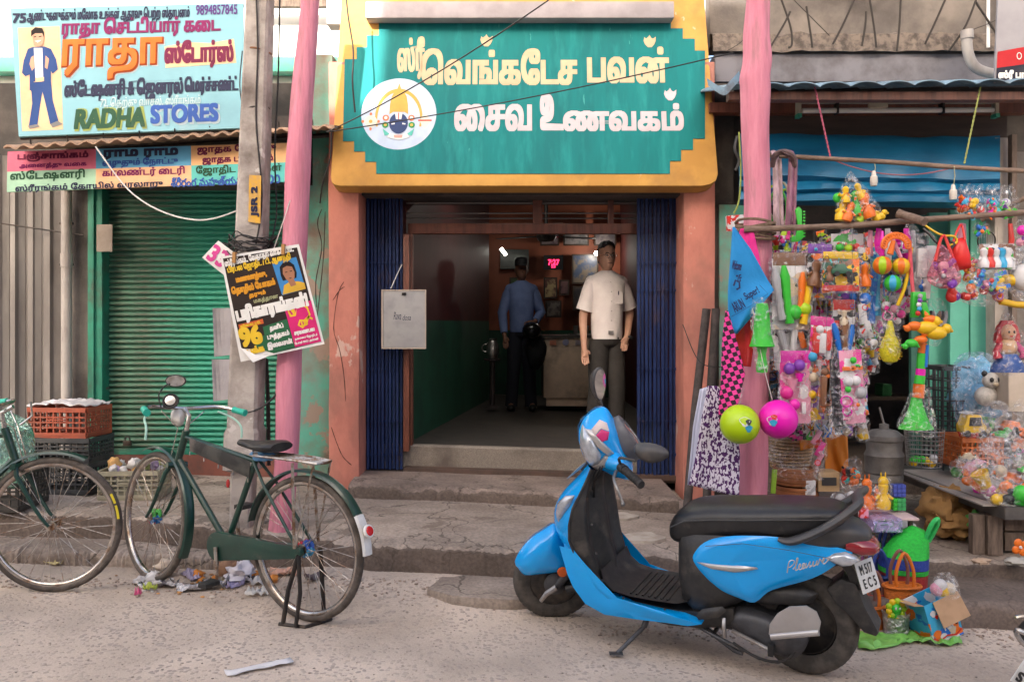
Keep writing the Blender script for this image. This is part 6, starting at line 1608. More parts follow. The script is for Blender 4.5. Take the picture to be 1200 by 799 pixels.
# headlamp: clear lens wrapped by a silver V, on both cheeks of the cowl
def cheek(pts,y0,d,mat,nm,k=4,M_=SS,ins=0):
    for sg in(1,-1):
        q=[SSF.pix(x,y,y0+.0)for x,y in pts]
        m=MB();m.pillow([V3((p.x,sg*y0,p.z))for p in q],V3((0,sg*d,0)),k);sb(m,nm,mat,M_=M_,angle=60)
def cowl_y(p):
    best=0
    d=V3((p.x-HCN.x,0,p.z-HCN.z));L1=d.length
    if L1<1e-5:return .135
    rim=max((q.x-HCN.x)*d.x/L1+(q.z-HCN.z)*d.z/L1 for q in HO if V3((q.x-HCN.x,0,q.z-HCN.z)).normalized().dot(d/L1)>.96)if any(V3((q.x-HCN.x,0,q.z-HCN.z)).normalized().dot(d/L1)>.96 for q in HO)else .1
    q=min(1,L1/rim);return .135*math.sqrt(max(0,1-q**2.6))
def cheek(pts,mat,nm,th=.012,swell=0):
    for sg in(1,-1):
        q=[SSF.pix(x,y,.09)for x,y in pts];c=sum(q,V3((0,0,0)))/len(q);rr=[]
        for k in range(6):
            f_=1-k/5*.97;ring=[]
            for p in q:
                b=c+(p-c)*f_;ring.append(V3((b.x,sg*(cowl_y(b)+th*(.2 if k==0 else 1)+swell*math.sqrt(max(0,1-f_*f_))),b.z)))
            rr.append(ring)
        m=MB();m.loft(rr);sb(m,nm,mat,M_=SS,angle=50)
cheek([(684,503),(681,513),(681,528),(686,541),(694,547),(701,540),(703,528),(694,511)],CLEAR,'headlamp',.006,.02)
cheek([(686,505),(693,503),(706,514),(719,527),(712,530),(698,519)],SILV,'silver_trim',.014)
cheek([(719,529),(709,542),(697,550),(692,545),(701,536),(707,528)],SILV,'silver_trim',.014)
cheek([(697,508),(704,501),(713,503),(711,511),(703,514)],plastic((.60,.03,.18),.4),'cowl_sticker',.005)
cheek([(693,503),(703,493),(711,495),(713,502),(704,500),(697,507)],plastic((.62,.52,.50),.4),'cowl_sticker',.004)
# instrument panel on the rider's side
ic=SSF.pix(735,512,.0);ic=V3((ic.x-.005,0,ic.z));iu=V3((0,1,0));iv=V3((.55,0,.83)).normalized();inn=V3((-.83,0,.55)).normalized()
m=MB();rr=[[ic+iu*math.cos(a)*rx+iv*math.sin(a)*rz+inn*d for a in[2*PI*i/28 for i in range(28)]]for rx,rz,d in((.095,.110,-.05),(.105,.118,-.01),(.100,.112,.022),(.080,.088,.028),(.074,.080,.014),(.0,.0,.012))]
m.loft(rr,cap=False);sb(m,'instrument_panel',M('instrument_grey',(.13,.13,.14),.4,col2=(.10,.10,.11),scale=12),M_=SS,angle=50)
m=MB();m.lathe([(.070,0),(.066,.006),(0,.012)],ic+inn*.0165,inn,24);sb(m,'meter_glass',M('meter_glass',(.25,.27,.30),.05,.2,coat=1),M_=SS)
m=MB();q=[ic+inn*.031+iu*x+iv*y for x,y in((-.004,-.03),(.004,-.03),(.012,.03),(.004,.035))];m.prism(q,inn*.002);sb(m,'meter_needle',plastic((.7,.7,.65),.4),M_=SS,smooth=False)
# mirrors
def mirror(tc,arm,sz,glassdir,M_=SS):
    m=MB();m.tube(smoothpts(arm,4),.0065,8);a_=sb(m,'mirror_arm',SBLK,M_=M_)
    c=V3(tc);g=V3(glassdir).normalized();u=V3((0,0,1)).cross(g).normalized();v=g.cross(u)
    def el(rx,rz,d,off=0):return[c+u*(math.cos(a)*rx*(1+.18*math.sin(a)))+v*(math.sin(a)*rz)+g*d for a in[2*PI*i/24 for i in range(24)]]
    m=MB();m.loft([el(sz[0]*.3,sz[1]*.3,-.042),el(sz[0]*.75,sz[1]*.75,-.032),el(sz[0]*.97,sz[1]*.97,-.008),el(sz[0],sz[1],.004),el(sz[0]*.96,sz[1]*.96,.008)]);h=sb(m,'mirror',SGRY,M_=M_,angle=60)
    m=MB();m.poly(el(sz[0]*.9,sz[1]*.9,.0095));sb(m,'mirror_glass',M('scooter_mirror_glass',(.75,.75,.76),.04,1.0),M_=M_,parent=h,smooth=False)
mirror(SSF.pix(763,530,.34),[(.925,.20,.89),(.93,.22,.93),SSF.pix(745,540,.27)],(.082,.044),(-.55,-.85,.10))
mirror(SSF.pix(702,450,-.30),[(.925,-.20,.89),(.94,-.215,.95),(.95,-.24,1.02),SSF.pix(702,470,-.29)],(.046,.088),(-.66,.78,.02))
# ---------------------------------------------------------------- toy stall
rt=random.Random(77)
def C_(r,g,b):return plastic((r*.92,g*.92,b*.92),.38)
PAL=dict(red=(.65,.03,.02),org=(.80,.17,.01),yel=(.80,.50,.01),grn=(.04,.52,.04),lime=(.40,.62,.01),blu=(.01,.16,.60),sky=(.04,.38,.65),pnk=(.75,.03,.30),hot=(.78,.01,.42),pur=(.22,.05,.42),wht=(.70,.69,.70),blk=(.02,.02,.022),slv=(.42,.42,.44),brn=(.22,.10,.05),cyn=(.02,.5,.5),lpk=(.72,.30,.42),crm=(.6,.5,.36),dgr=(.03,.12,.07))
def col(k):return C_(*PAL[k])
# rails
def rail(name,pts,r,label,mat=BAMB):
    q=smoothpts(pts,6);m=MB();rs=[r*(1+.12*mnoise.noise(V3((i*.4,r*50,0)))+(.10 if i%11==0 else 0))for i in range(len(q))]
    m.tube(q,rs,12);return single(m,name,mat,label,'pole',smooth=True)
rail('wooden_rail',[P(872,269,4.66),P(930,267,4.62),P(1000,264,4.6),P(1090,257,4.58),P(1215,248,4.55)],.016,'rough brown wooden rail lashed across the pink post, carrying the hanging toys')
rail('bamboo_pole',[P(902,182,5.1),P(950,185,5.1),P(1040,190,5.1),P(1120,196,5.1),P(1210,201,5.1)],.014,'thin grey bamboo pole hung by ropes above the wooden rail',BAMB)
rail('wooden_stub',[P(1052,250,4.55),P(1068,255,4.5),P(1084,260,4.42)],.022,'short thick wooden stub lying crosswise on the rail')
rail('wooden_stick',[P(1150,258,5.4),P(1180,242,5.3),P(1215,226,5.2)],.014,'slanting thin stick at the right end of the stall')
# lashing on the pink post
m=MB();c=P(884,270,4.78)
for k in range(9):
    z0=c.z+rt.uniform(-.045,.04);q=[V3((c.x+math.cos(a)*.105+rt.uniform(-.004,.004),4.76+math.sin(a)*.105,z0+.02*math.sin(a+k)))for a in[2*PI*i/18 for i in range(18)]]
    m.tube(q,.008,5,closed=True)
tag(m.build('rope_lashing',M('coir_rope',(.20,.13,.09),.9,col2=(.12,.08,.05),scale=30,bump=.5),None,origin=c),'coir rope lashing round the pink post and rail','rope',kind='stuff')
for(p0,p1,lab,mt)in((P(954,98,5.4),P(973,184,5.1),'pink twisted cord holding up the left part of the bamboo pole',(.30,.06,.10)),(P(1149,102,5.4),P(1130,192,5.1),'yellow green twisted cord holding up the right part of the bamboo pole',(.24,.26,.07))):
    m=MB();n=60
    for ph in(0,PI):m.tube([p0.lerp(p1,i/n)+V3((.003*math.cos(i*.9+ph),.003*math.sin(i*.9+ph),0))for i in range(n+1)],.0035,5)
    single(m,'cord',plastic(mt,.8),lab,'cord')
wire(sag(P(973,186,5.1),P(1118,196,5.1),.07,12),.004,'thin pink cord sagging below the bamboo pole',plastic((.3,.1,.12),.7),'cord',0,'cord')
for(p0,pts,lab)in((0,[P(866,155,5.3),P(868,200,5.3),P(866,235,5.3),P(860,250,5.3)],'yellow green wire hanging behind the pink post'),):wire(pts,.006,lab,plastic((.25,.30,.06),.7))
wire([P(864,160,5.32),P(861,175,5.3),P(866,188,5.3),P(862,200,5.3)],.010,'loop of black wire hanging behind the pink post')
# tube light fixture
tl2=thing('tube_light_fixture','long unlit tube light fixture hanging under the corrugated awning','lamp',P(1052,130,5.7))
CRM=M('cream_fixture',(.42,.36,.27),.5,col2=(.32,.27,.2),scale=6)
a=P(936,119,5.7);b=P(1168,118,5.7);MB().box(a.x,b.x,5.7,5.73,a.z-.012,a.z+.012).build('batten',CRM,tl2,bevel=.003)
MB().tube([P(940,130,5.7),P(1164,129,5.7)],.017,10).build('tube',M('unlit_tube',(.62,.60,.55),.3),tl2,smooth=True)
for px,mt in((936,CRM),(1167,CRM)):
    q=P(px,125,5.7);MB().box(q.x-.012,q.x+.012,5.68,5.735,q.z-.05,q.z+.045).build('end_cap',mt,tl2,bevel=.003);MB().box(q.x-.014,q.x+.014,5.675,5.738,q.z-.075,q.z-.051).build('end_cap',plastic((.02,.25,.16),.5),tl2)
q=P(1028,124,5.69);MB().box(q.x-.06,q.x+.06,5.66,5.70,q.z-.02,q.z+.025).build('ballast',CRM,tl2,bevel=.003)
for px in(982,1106):q=P(px,124,5.68);MB().box(q.x-.006,q.x+.006,5.675,5.74,q.z-.05,q.z+.05).build('clamp',DARKST,tl2)
# bulb holders
for px,py,ptop,y,lab in((1024,212,192,5.05,'white bulb holder hanging on a wire left of the rail stub'),(1117,228,195,5.05,'white bulb holder hanging on a green cord near the clear bags')):
    t=thing('bulb_holder',lab,'bulb holder',P(px,py,y),'bulb holders under the bamboo pole')
    MB().tube([P(px+1,ptop,y),P(px+2,(ptop+py)/2-5,y),P(px,py-6,y)],.003,5).build('cord',plastic((.3,.3,.2),.7),t)
    MB().lathe([(.007,.06),(.012,.05),(.014,.03),(.021,.025),(.022,-.01),(.018,-.03)][::-1],P(px,py,y),(0,0,1),14).build('holder',plastic((.62,.58,.52),.4),t,smooth=True)
# rebar grille at the top right, PVC elbow, shop board at the right edge
gr=thing('bent_rebar_grille','row of bent black reinforcement rods leaning over the broken ledge','rods',P(1000,60,6.0))
RODS=[((912,-10),(926,30),(928,52),(924,56)),((900,60),(918,30),(926,14)),((945,8),(950,40),(952,56)),((1005,-10),(990,25),(976,52)),((1018,-8),(1024,30),(1027,56)),((1010,54),(1014,30),(1015,14)),((1056,-10),(1054,30),(1051,60)),((1112,-10),(1098,22),(1084,52)),((1146,-6),(1132,30),(1112,60)),((1143,2),(1156,22),(1168,42),(1168,62)),((930,0),(955,25),(972,42)),((880,35),(868,50),(852,60)),((1186,10),(1165,25),(1140,35))]
for r in RODS:MB().tube(smoothpts([P(x,y,6.0)for x,y in r],4),.0075 if r[0][0]not in(930,880,1186)else .003,6).build('rod',M('rusty_black_rod',(.03,.024,.02),.8),gr)
pv_=thing('pipe_elbow','dirty white plastic pipe bending down over the awning','pipe',P(1140,80,5.95))
MB().tube(smoothpts([P(1133,38,5.95),P(1134,60,5.95),P(1142,78,5.95),P(1160,86,5.95),P(1185,88,5.95)],5),.035,14).build('bend',PVC,pv_,smooth=True)
MB().tube([P(1133,36,5.95),P(1133.5,46,5.95)],.042,14).build('collar',PVC,pv_,smooth=True)
MB().tube([P(1158,-30,6.02),P(1158,56,6.02)],.012,8).build('thin_pipe',M('white_pipe',(.75,.74,.72),.5),pv_)
rb=thing('edge_signboard','grey shop board with red and black bands cut by the right edge','sign',P(1190,90,5.4))
RB=Board(P(1167,94,5.4),(1,0,0),(0,0,1))
def rbp(pts,mt,lift,th=0):m=MB();RB.shape(m,[RB.pix(*q)for q in pts],lift,th);return m.build('panel',mt,rb)
m=MB();RB.shape(m,[RB.pix(*q)for q in((1171,-30),(1240,-40),(1240,90),(1166,97))],-.02,.015);m.build('board',M('grey_vinyl',(.30,.29,.31),.5,col2=(.25,.24,.26),scale=3),rb)
rbp([(1169,61),(1240,48),(1240,70),(1168,80)],paint('red_band',(.45,.03,.035)),.001);rbp([(1168,80),(1240,70),(1240,92),(1167,96)],paint('black_band',(.03,.03,.045)),.001)
RB.pwrite('ஸ்ரீ பாலாஜி',1170,83,1228,95,PW,rb,lift=.004,bold=.003,res=2);a,b=RB.pix(1194,66);m=MB();RB.shape(m,stroke(oval(a,b,.014,.020,18)+[(a+.014,b)],.005),.004);m.build('emblem',PW,rb)
# ---- soft packaging and generic toys
def wrapper(t,pts_xy,Y,th=.03,mat=None,puff=1.0,nm='wrapper',seed=0):
    """clear bag: front and back sheets with crinkles, outline traced"""
    out=smoothpts([P(x,y,Y)for x,y in pts_xy],3,closed=True)
    c=sum(out,V3((0,0,0)))/len(out);rings=[]
    for sgn in(-1,):
        for k in range(0,5):
            q=1-k/5;ring=[]
            for i,p in enumerate(out):
                b=c+(p-c)*q;d=th*puff*math.sqrt(1-q*q)*(1+.6*mnoise.noise(V3((b.x*22,b.z*22,seed))))+.006*mnoise.noise(V3((b.x*70,b.z*70,seed)))
                ring.append(V3((b.x,Y-d*1.0,b.z)))
            rings.append(ring)
    m=MB();m.loft(rings,cap=False);n=len(out);m.f.append(tuple(range(4*n,5*n)));m.mi.append(0)
    m2=MB();m2.loft([[V3((p.x,2*Y-p.y+.001,p.z))for p in r]for r in rings],cap=False);m2.f.append(tuple(range(4*n,5*n)));m2.mi.append(0)
    m.add(m2.v,m2.f)
    return m.build(nm,mat or FILM,t,smooth=True,angle=70)
def string(t,x,y0,y1,Y,mat=None):MB().tube([P(x,y0,Y),P(x+rt.uniform(-1,1),y1,Y)],.0009,4).build('string',mat or plastic((.15,.15,.14),.6),t)
def card(t,x0,y0,x1,y1,Y,mat,th=.004,tilt=0,nm='card',sk=0):
    c=P((x0+x1)/2,(y0+y1)/2,Y);w=(x1-x0)/1000*Y/2;h=(y1-y0)/1000*Y/2
    M_=Matrix.Translation(c)@Matrix.Rotation(R_(tilt),4,'Y')@Matrix.Rotation(R_(sk),4,'Z')
    m=MB();m.box(-w,w,0,th,-h,h,M_);m.build(nm,mat,t,bevel=.0015 if w>.02 else 0);return M_,w,h
def printmat(name,cols,scale=26,seed=0):
    """flat colourful printed card: cells of several inks"""
    nm='print_'+name
    if nm in MATS:return MATS[nm]
    m=M(nm,cols[0],.4);N,L,b=nodes_of(m)
    tc=N.new('ShaderNodeTexCoord');mp=N.new('ShaderNodeMapping');mp.inputs['Location'].default_value=(seed*1.3,seed*.7,seed*2.1);L.new(tc.outputs['Object'],mp.inputs[0])
    dn=N.new('ShaderNodeTexNoise');dn.inputs['Scale'].default_value=scale*1.2;L.new(mp.outputs[0],dn.inputs[0])
    ad=N.new('ShaderNodeMix');ad.data_type='RGBA';ad.blend_type='LINEAR_LIGHT';ad.inputs[0].default_value=.6/scale;L.new(mp.outputs[0],ad.inputs[6]);L.new(dn.outputs[1],ad.inputs[7])
    vo=N.new('ShaderNodeTexVoronoi');vo.inputs['Scale'].default_value=scale;L.new(ad.outputs[2],vo.inputs[0])
    sp_=N.new('ShaderNodeSeparateColor');L.new(vo.outputs['Color'],sp_.inputs[0])
    cr=N.new('ShaderNodeValToRGB');cr.color_ramp.interpolation='CONSTANT';L.new(sp_.outputs[0],cr.inputs[0])
    e=cr.color_ramp.elements;e[0].position=0;e[0].color=(*cols[0],1);e[1].position=1/len(cols);e[1].color=(*cols[1],1)
    for i in range(2,len(cols)):q=e.new(i/len(cols));q.color=(*cols[i],1)
    L.new(cr.outputs[0],b.inputs['Base Color']);return m
def pk(*ks):return[PAL[k]for k in ks]
def hang(name,label,cat,x,y,Y,group='toys hanging from the wooden rail'):
    return thing(name,label,cat,P(x,y,Y),group)
def gem(t,kind,x,y,s,Y,c,rot=0,nm=None):
    """small toy shapes, s is half size in pixels"""
    q=P(x,y,Y-.012);r=s/1000*Y;mt=col(c)if isinstance(c,str)else c;m=MB();R3=Matrix.Rotation(R_(rot),3,'Y')
    if kind=='ball':m.ball(q,(r,r*.8,r),12,8);return m.build(nm or 'ball',mt,t,smooth=True)
    if kind=='stick':
        d=R3@V3((0,0,r));m.tube([q-d,q-d*.2,q+d*.6,q+d],[r*.16,r*.13,r*.18,r*.08],8);return m.build(nm or 'stick',mt,t,smooth=True)
    if kind=='bar':
        m.obox(q,(r*.7,r*.35,r*2),(0,R_(rot),0));return m.build(nm or 'block',mt,t,bevel=r*.12)
    if kind=='ring':m.ring(q,R3@V3((.2,1,0)),r,r*.18,18,6);return m.build(nm or 'ring',mt,t,smooth=True)
    if kind=='cup':m.lathe([(r*.55,-r*.8),(r*.7,0),(r*.9,r*.8),(r*.75,r*.8),(r*.4,-r*.6)],q,R3@V3((0,0,1)),14);return m.build(nm or 'cup',mt,t,smooth=True)
    if kind=='car':
        M_=Matrix.Translation(q)@Matrix.Rotation(R_(rot),4,'Y')
        m.loft([[M_@V3((a,b*r*.5,c_))for a,c_ in((-r,-r*.4),(r,-r*.4),(r*.95,0),(r*.5,r*.1),(r*.3,r*.5),(-r*.5,r*.5),(-r*.7,r*.1),(-r,0))]for b in(-1,1)])
        o=m.build(nm or 'toy_car',mt,t,bevel=r*.07)
        m=MB()
        for a in(-.55,.55):m.lathe([(r*.26,-r*.62),(r*.26,r*.62)],M_@V3((a*r,0,-r*.42)),(0,1,0),12)
        m.build('toy_wheel',col('blk'),o);return o
    if kind=='duck':
        m.ball(q,(r,r*.6,r*.62),12,8);m.ball(q+R3@V3((r*.8,0,r*.6)),(r*.46,r*.42,r*.46),10,8);m.lathe([(r*.2,0),(r*.12,r*.25),(0,r*.3)],q+R3@V3((r*1.15,0,r*.55)),R3@V3((1,0,-.1)),8);m.lathe([(r*.35,0),(0,r*.7)],q+R3@V3((-r*.8,0,r*.15)),R3@V3((-1,0,.5)),8)
        return m.build(nm or 'duck',mt,t,smooth=True)
    if kind=='fig':
        m.lathe([(0,-r),(r*.5,-r*.98),(r*.55,-r*.5),(r*.32,-r*.1),(r*.26,r*.15),(r*.36,r*.4),(r*.36,r*.72),(r*.15,r*.95),(0,r)],q,R3@V3((0,0,1)),14);
        for sg in(-1,1):m.tube([q+R3@V3((sg*r*.3,0,0)),q+R3@V3((sg*r*.62,-r*.2,-r*.25))],[r*.13,r*.10],7)
        return m.build(nm or 'figure',mt,t,smooth=True)
    if kind=='pistol':
        M_=Matrix.Translation(q)@Matrix.Rotation(R_(rot),4,'Y')
        pts=[(-r,.35*r),(-r,-.05*r),(-.35*r,-.1*r),(-.25*r,-.5*r),(.0,-.5*r),(.15*r,-.2*r),(.5*r,-.9*r),(.9*r,-.9*r),(.75*r,.1*r),(.9*r,.35*r)]
        m.prism([M_@V3((a,0,c_))for a,c_ in pts],V3((0,r*.22,0)));return m.build(nm or 'toy_pistol',mt,t,bevel=r*.06)
def blister(label,x0,y0,x1,y1,Y,cols,items,tilt=0,sk=0,cat='toy pack',name='toy_pack',top=None,wrap=True,scale=26,seed=0):
    t=hang(name,label,cat,(x0+x1)/2,y0,Y)
    card(t,x0,y0,x1,y1,Y,printmat(name+str(x0),cols,scale,seed),tilt=tilt,sk=sk)
    if top:card(t,x0+1,y0-1,x1-1,y0+(y1-y0)*.16,Y-.003,col(top),tilt=tilt,sk=sk,nm='header_card')
    for it in items:gem(t,it[0],it[1],it[2],it[3],Y-.004,it[4],it[5]if len(it)>5 else 0)
    xs_=rt.sample(list(PAL),3)
    for k in range(9):gem(t,rt.choice(['ball','bar','ring','cup','stick','car']),rt.uniform(x0+3,x1-3),rt.uniform(y0+5,y1-3),rt.uniform(1.6,3.4),Y-.006,rt.choice([i_[4]for i_ in items]+xs_),rt.uniform(-60,60))
    if wrap:wrapper(t,[(x0-1,y0),(x1+1,y0),(x1+2,(y0+y1)/2),(x1+1,y1+1),((x0+x1)/2,y1+2),(x0-1,y1+1),(x0-2,(y0+y1)/2)],Y,.03,seed=x0)
    string(t,(x0+x1)/2,266,y0+2,Y)
    return t
def bag_of(label,outline,Y,items,name='toy_bag',cat='toy bag',mat=None,th=.06,xs=None):
    xs=xs or sum(p[0]for p in outline)/len(outline)
    t=hang(name,label,cat,xs,min(p[1]for p in outline),Y)
    for it in items:gem(t,it[0],it[1],it[2],it[3],Y-rt.uniform(-.015,.02),it[4],it[5]if len(it)>5 else 0)
    for it in items[:10]:gem(t,rt.choice(['ball','bar','ring','cup']),it[1]+rt.uniform(-4,4),it[2]+rt.uniform(-5,5),rt.uniform(1.6,3.2),Y-.03,rt.choice(items)[4],rt.uniform(-60,60))
    wrapper(t,outline,Y,th,mat,seed=outline[0][0])
    return t
Y0=4.62
# belts wrapped over the pole
for i,(xa,xb,c,lab)in enumerate(((909,911,(.30,.20,.20),'wrapped grey brown belt looped over the bamboo pole end'),(928,921,(.16,.06,.09),'wrapped purple brown belt hanging right of the grey one'))):
    t=hang('belt',lab,'belt',xa,190,5.0)
    mt=M('belt_%d'%i,c,.35,col2=(c[0]*2,c[1]*2,c[2]*2.2),scale=18,stretch=(2,2,.5))
    m=MB();m.tube(smoothpts([P(xa-3,178,5.08),P(xa,186,5.05),P(xa+(xb-xa)*.4,240,5.03),P(xb,322,5.02)],4),.022,8,flat=.5);m.build('strap',mt,t,smooth=True)
    m=MB();m.tube(smoothpts([P(xa+5,186,5.04),P(xb+8,320,5.01)],4),.010,8,flat=.5);m.build('strap',mt,t,smooth=True)
t=hang('strap_knot','dark leather straps bunched over the end of the bamboo pole','straps',916,185,5.05)
for k in range(4):MB().tube(smoothpts([P(905,196-k*2,5.04),P(908+k*2,182-k,5.0),P(920,178+k,5.0),P(930-k,184,5.02),P(931,196,5.04)],4),.016,8,flat=.5).build('strap',M('dark_leather',(.08,.045,.045),.5,col2=(.14,.09,.09),scale=12),t,smooth=True)
for i,(cx,cy,rx,ry,c)in enumerate(((906,240,9,22,'lime'),(917,238,8,24,'crm'),(912,244,10,22,'grn'),(920,242,7,20,'lime'))):
    t=hang('plastic_hoop',['yellow green hoop hanging nearest the pink post','cream hoop hanging among the green hoops','bright green hoop behind the wrapped belts','small lime hoop beside the purple belt'][i],'hoop',cx,cy-ry,5.15)
    c0=P(cx,cy,5.15+i*.02);MB().tube([c0+V3((math.cos(a)*rx*.00515,0,math.sin(a)*ry*.00515))for a in[2*PI*k/24 for k in range(24)]],.008,6,closed=True).build('hoop',C_(*[x*.8 for x in PAL[c]]),t,smooth=True)
t=hang('chain_bundle','bundle of dull bead chains behind the belts','chains',915,235,5.2)
for k in range(60):
    q=P(rt.uniform(902,932),rt.uniform(232,300),5.2+rt.uniform(-.03,.05));m=MB();
    if k<60:m.ring(q,(rt.random(),rt.random(),.3),.012,.004,8,4)
    m.build('chain_link',plastic(((.35,.33,.3),(.2,.18,.16),(.45,.42,.30))[k%3],.3),t)
t=hang('green_comb','green plastic toothed comb hanging behind the rail','comb',938,245,4.75)
m=MB();pts=[(932,246),(936,242),(940,246),(940,262),(942,278),(937,283),(927,284),(926,278),(933,276),(935,262)]
m.prism([P(x,y,4.72)for x,y in pts],(0,.012,0));m.build('comb_body',col('grn'),t,bevel=.002)
for i in range(9):m=MB();q=P(941,248+i*3.6,4.725);m.box(q.x,q.x+.012,4.722,4.73,q.z-.004,q.z+.004);m.build('tooth',col('grn'),t)
# small white and pink label box next to the post
t=hang('small_carton','small white and red carton stuck behind the pink post','carton',862,262,5.0)
card(t,853,252,872,270,5.0,printmat('carton',pk('wht','red','wht','lpk'),30),th=.05,tilt=-4)
# blue cloth, pink cloth, checked cloth, patterned cloth
def cloth(name,label,outline,Y,mat,amp=.03,cat='cloth',seed=0,fold=30,group=None,thick=.003):
    """hanging fabric: outline filled by a grid that follows vertical folds"""
    L_=outline[0];R2=outline[1];n=22;rr=[]
    def at(poly,t):
        f_=t*(len(poly)-1);i=min(int(f_),len(poly)-2);u=f_-i;return poly[i][0]*(1-u)+poly[i+1][0]*u,poly[i][1]*(1-u)+poly[i+1][1]*u
    for i in range(n+1):
        t=i/n;(xa,ya),(xb,yb)=at(L_,t),at(R2,t);r=[]
        for j in range(25):
            u=j/24;x=xa*(1-u)+xb*u;y=ya*(1-u)+yb*u
            d=amp*math.sin((u*fold/6+mnoise.noise(V3((u*3,t*2,seed)))*1.5))*(.35+.65*t)+amp*.5*mnoise.noise(V3((x*.06,y*.05,seed)))
            r.append(P(x,y,Y+d))
        rr.append(r)
    m=MB();m.loft(rr,closed=False,cap=False);o=single(m,name,mat,label,cat,group,smooth=True,angle=80)
    md=o.modifiers.new('thickness','SOLIDIFY');md.thickness=thick
    return o
cloth('pink_cloth_bag','bright pink cloth bag hanging behind the blue one on the pink post',([(868,268),(860,300),(858,378)],[(882,266),(890,300),(898,366)]),4.66,M('pink_nonwoven',(.72,.02,.25),.7,bump=.3,bscale=60),.015,'bag',3)
bcm=M('blue_nonwoven',(.012,.25,.60),.75,col2=(.010,.22,.54),scale=5,bump=.25,bscale=70)
bcl=thing('blue_cloth_bag','blue cloth bag with dark printed writing hanging from the pink post','bag',P(860,265,4.6))
def grid(pl,pr,Y,amp,seed,n=20,k=20):
    rr=[]
    for i in range(n+1):
        t=i/n;f_=t*(len(pl)-1);a=min(int(f_),len(pl)-2);u=f_-a
        A=[pl[a][0]*(1-u)+pl[a+1][0]*u,pl[a][1]*(1-u)+pl[a+1][1]*u];B=[pr[a][0]*(1-u)+pr[a+1][0]*u,pr[a][1]*(1-u)+pr[a+1][1]*u]
        rr.append([P(A[0]*(1-v)+B[0]*v,A[1]*(1-v)+B[1]*v,Y+amp*mnoise.noise(V3((v*2.5,t*3,seed)))*2+amp*math.sin(v*7+t*2)*.5*t)for v in[j/k for j in range(k+1)]])
    return rr
m=MB();m.loft(grid([(859,266),(856,300),(853,340),(853,370),(860,390)],[(861,266),(880,292),(898,325),(907,340),(864,391)],4.58,.012,1),closed=False,cap=False)
o=m.build('cloth',bcm,bcl,smooth=True,angle=80);o.modifiers.new('thickness','SOLIDIFY').thickness=.003
DI=plastic((.01,.02,.10),.7)
LB=Board(P(856,380,4.548),(1,0,0),(0,0,1))
for(tx,x0,y0,x1,y1,r_)in(('Welcome',858,306,869,316,-.2),('ARUN',858,352,872,364,.5),('Super!',872,339,890,350,.5),('2F',863,322,869,330,.2)):
    LB.pwrite(tx,x0,y0,x1,y1,DI,bcl,lift=.001,bold=.001,rot=r_,name='print')
a,b=LB.pix(864,335);m=MB();LB.shape(m,stroke([(a-.02,b),(a-.01,b+.03),(a+.01,b+.02),(a+.012,b-.01),(a-.005,b-.02)],.010),.002);m.build('print',DI,bcl)
m=MB();LB.shape(m,stroke([LB.pix(*q)for q in((857,371),(880,358),(900,344),(890,334))],.002),.002);m.build('print',DI,bcl)
# checked cloth
def checker(name,c1,c2,sc,ang):
    m=M(name,c1,.8,bump=.2,bscale=80);N,L,b=nodes_of(m)
    tc=N.new('ShaderNodeTexCoord');mp=N.new('ShaderNodeMapping');mp.inputs['Rotation'].default_value=(0,R_(ang),0);mp.inputs['Scale'].default_value=(1,0,1.0);L.new(tc.outputs['Object'],mp.inputs[0])
    ck=N.new('ShaderNodeTexChecker');ck.inputs['Scale'].default_value=sc;ck.inputs[1].default_value=(*c1,1);ck.inputs[2].default_value=(*c2,1);L.new(mp.outputs[0],ck.inputs[0]);L.new(ck.outputs[0],b.inputs['Base Color']);return m
cloth('checked_cloth','pink cloth with black checks hanging beside the lime ball',([(850,364),(846,400),(845,440),(842,480),(843,498)],[(853,364),(866,410),(873,438),(868,460),(858,496)]),4.55,checker('pink_black_check',(.78,.05,.32),(.02,.01,.02),42,20),.010,seed=5)
cloth('red_cloth','red plastic dish set hanging under the blue bag',([(862,370),(862,400),(864,428)],[(880,360),(884,400),(880,430)]),4.63,M('red_film',(.55,.03,.03),.25,col2=(.4,.02,.02),scale=12),.010,'toy pack',6)
pat=M('purple_white_print',(.70,.68,.74),.85,bump=.2,bscale=60)
def _pat():
    N,L,b=nodes_of(pat);tc=N.new('ShaderNodeTexCoord');mp=N.new('ShaderNodeMapping');mp.inputs['Scale'].default_value=(1,1,.6);L.new(tc.outputs['Object'],mp.inputs[0])
    n=N.new('ShaderNodeTexNoise');n.inputs['Scale'].default_value=75;n.inputs['Detail'].default_value=1.5;n.inputs['Distortion'].default_value=.5;L.new(mp.outputs[0],n.inputs[0])
    r=N.new('ShaderNodeMapRange');r.inputs[1].default_value=.49;r.inputs[2].default_value=.52;L.new(n.outputs[0],r.inputs[0])
    # plain lilac edge on the left
    sx=N.new('ShaderNodeSeparateXYZ');L.new(tc.outputs['Generated'],sx.inputs[0]);e=N.new('ShaderNodeMapRange');e.inputs[1].default_value=.30;e.inputs[2].default_value=.32;L.new(sx.outputs[0],e.inputs[0])
    mu=N.new('ShaderNodeMath');mu.operation='MULTIPLY';L.new(r.outputs[0],mu.inputs[0]);mu.inputs[1].default_value=1
    mx=N.new('ShaderNodeMix');mx.data_type='RGBA';L.new(mu.outputs[0],mx.inputs[0]);mx.inputs[6].default_value=(.66,.62,.72,1);mx.inputs[7].default_value=(.07,.012,.11,1);L.new(mx.outputs[2],b.inputs['Base Color'])
_pat()
cloth('patterned_cloth','purple and white patterned cloth hanging over the scooter seat',([(829,452),(822,490),(814,540),(807,568)],[(841,452),(862,482),(867,530),(866,582)]),4.60,pat,.018,seed=8)
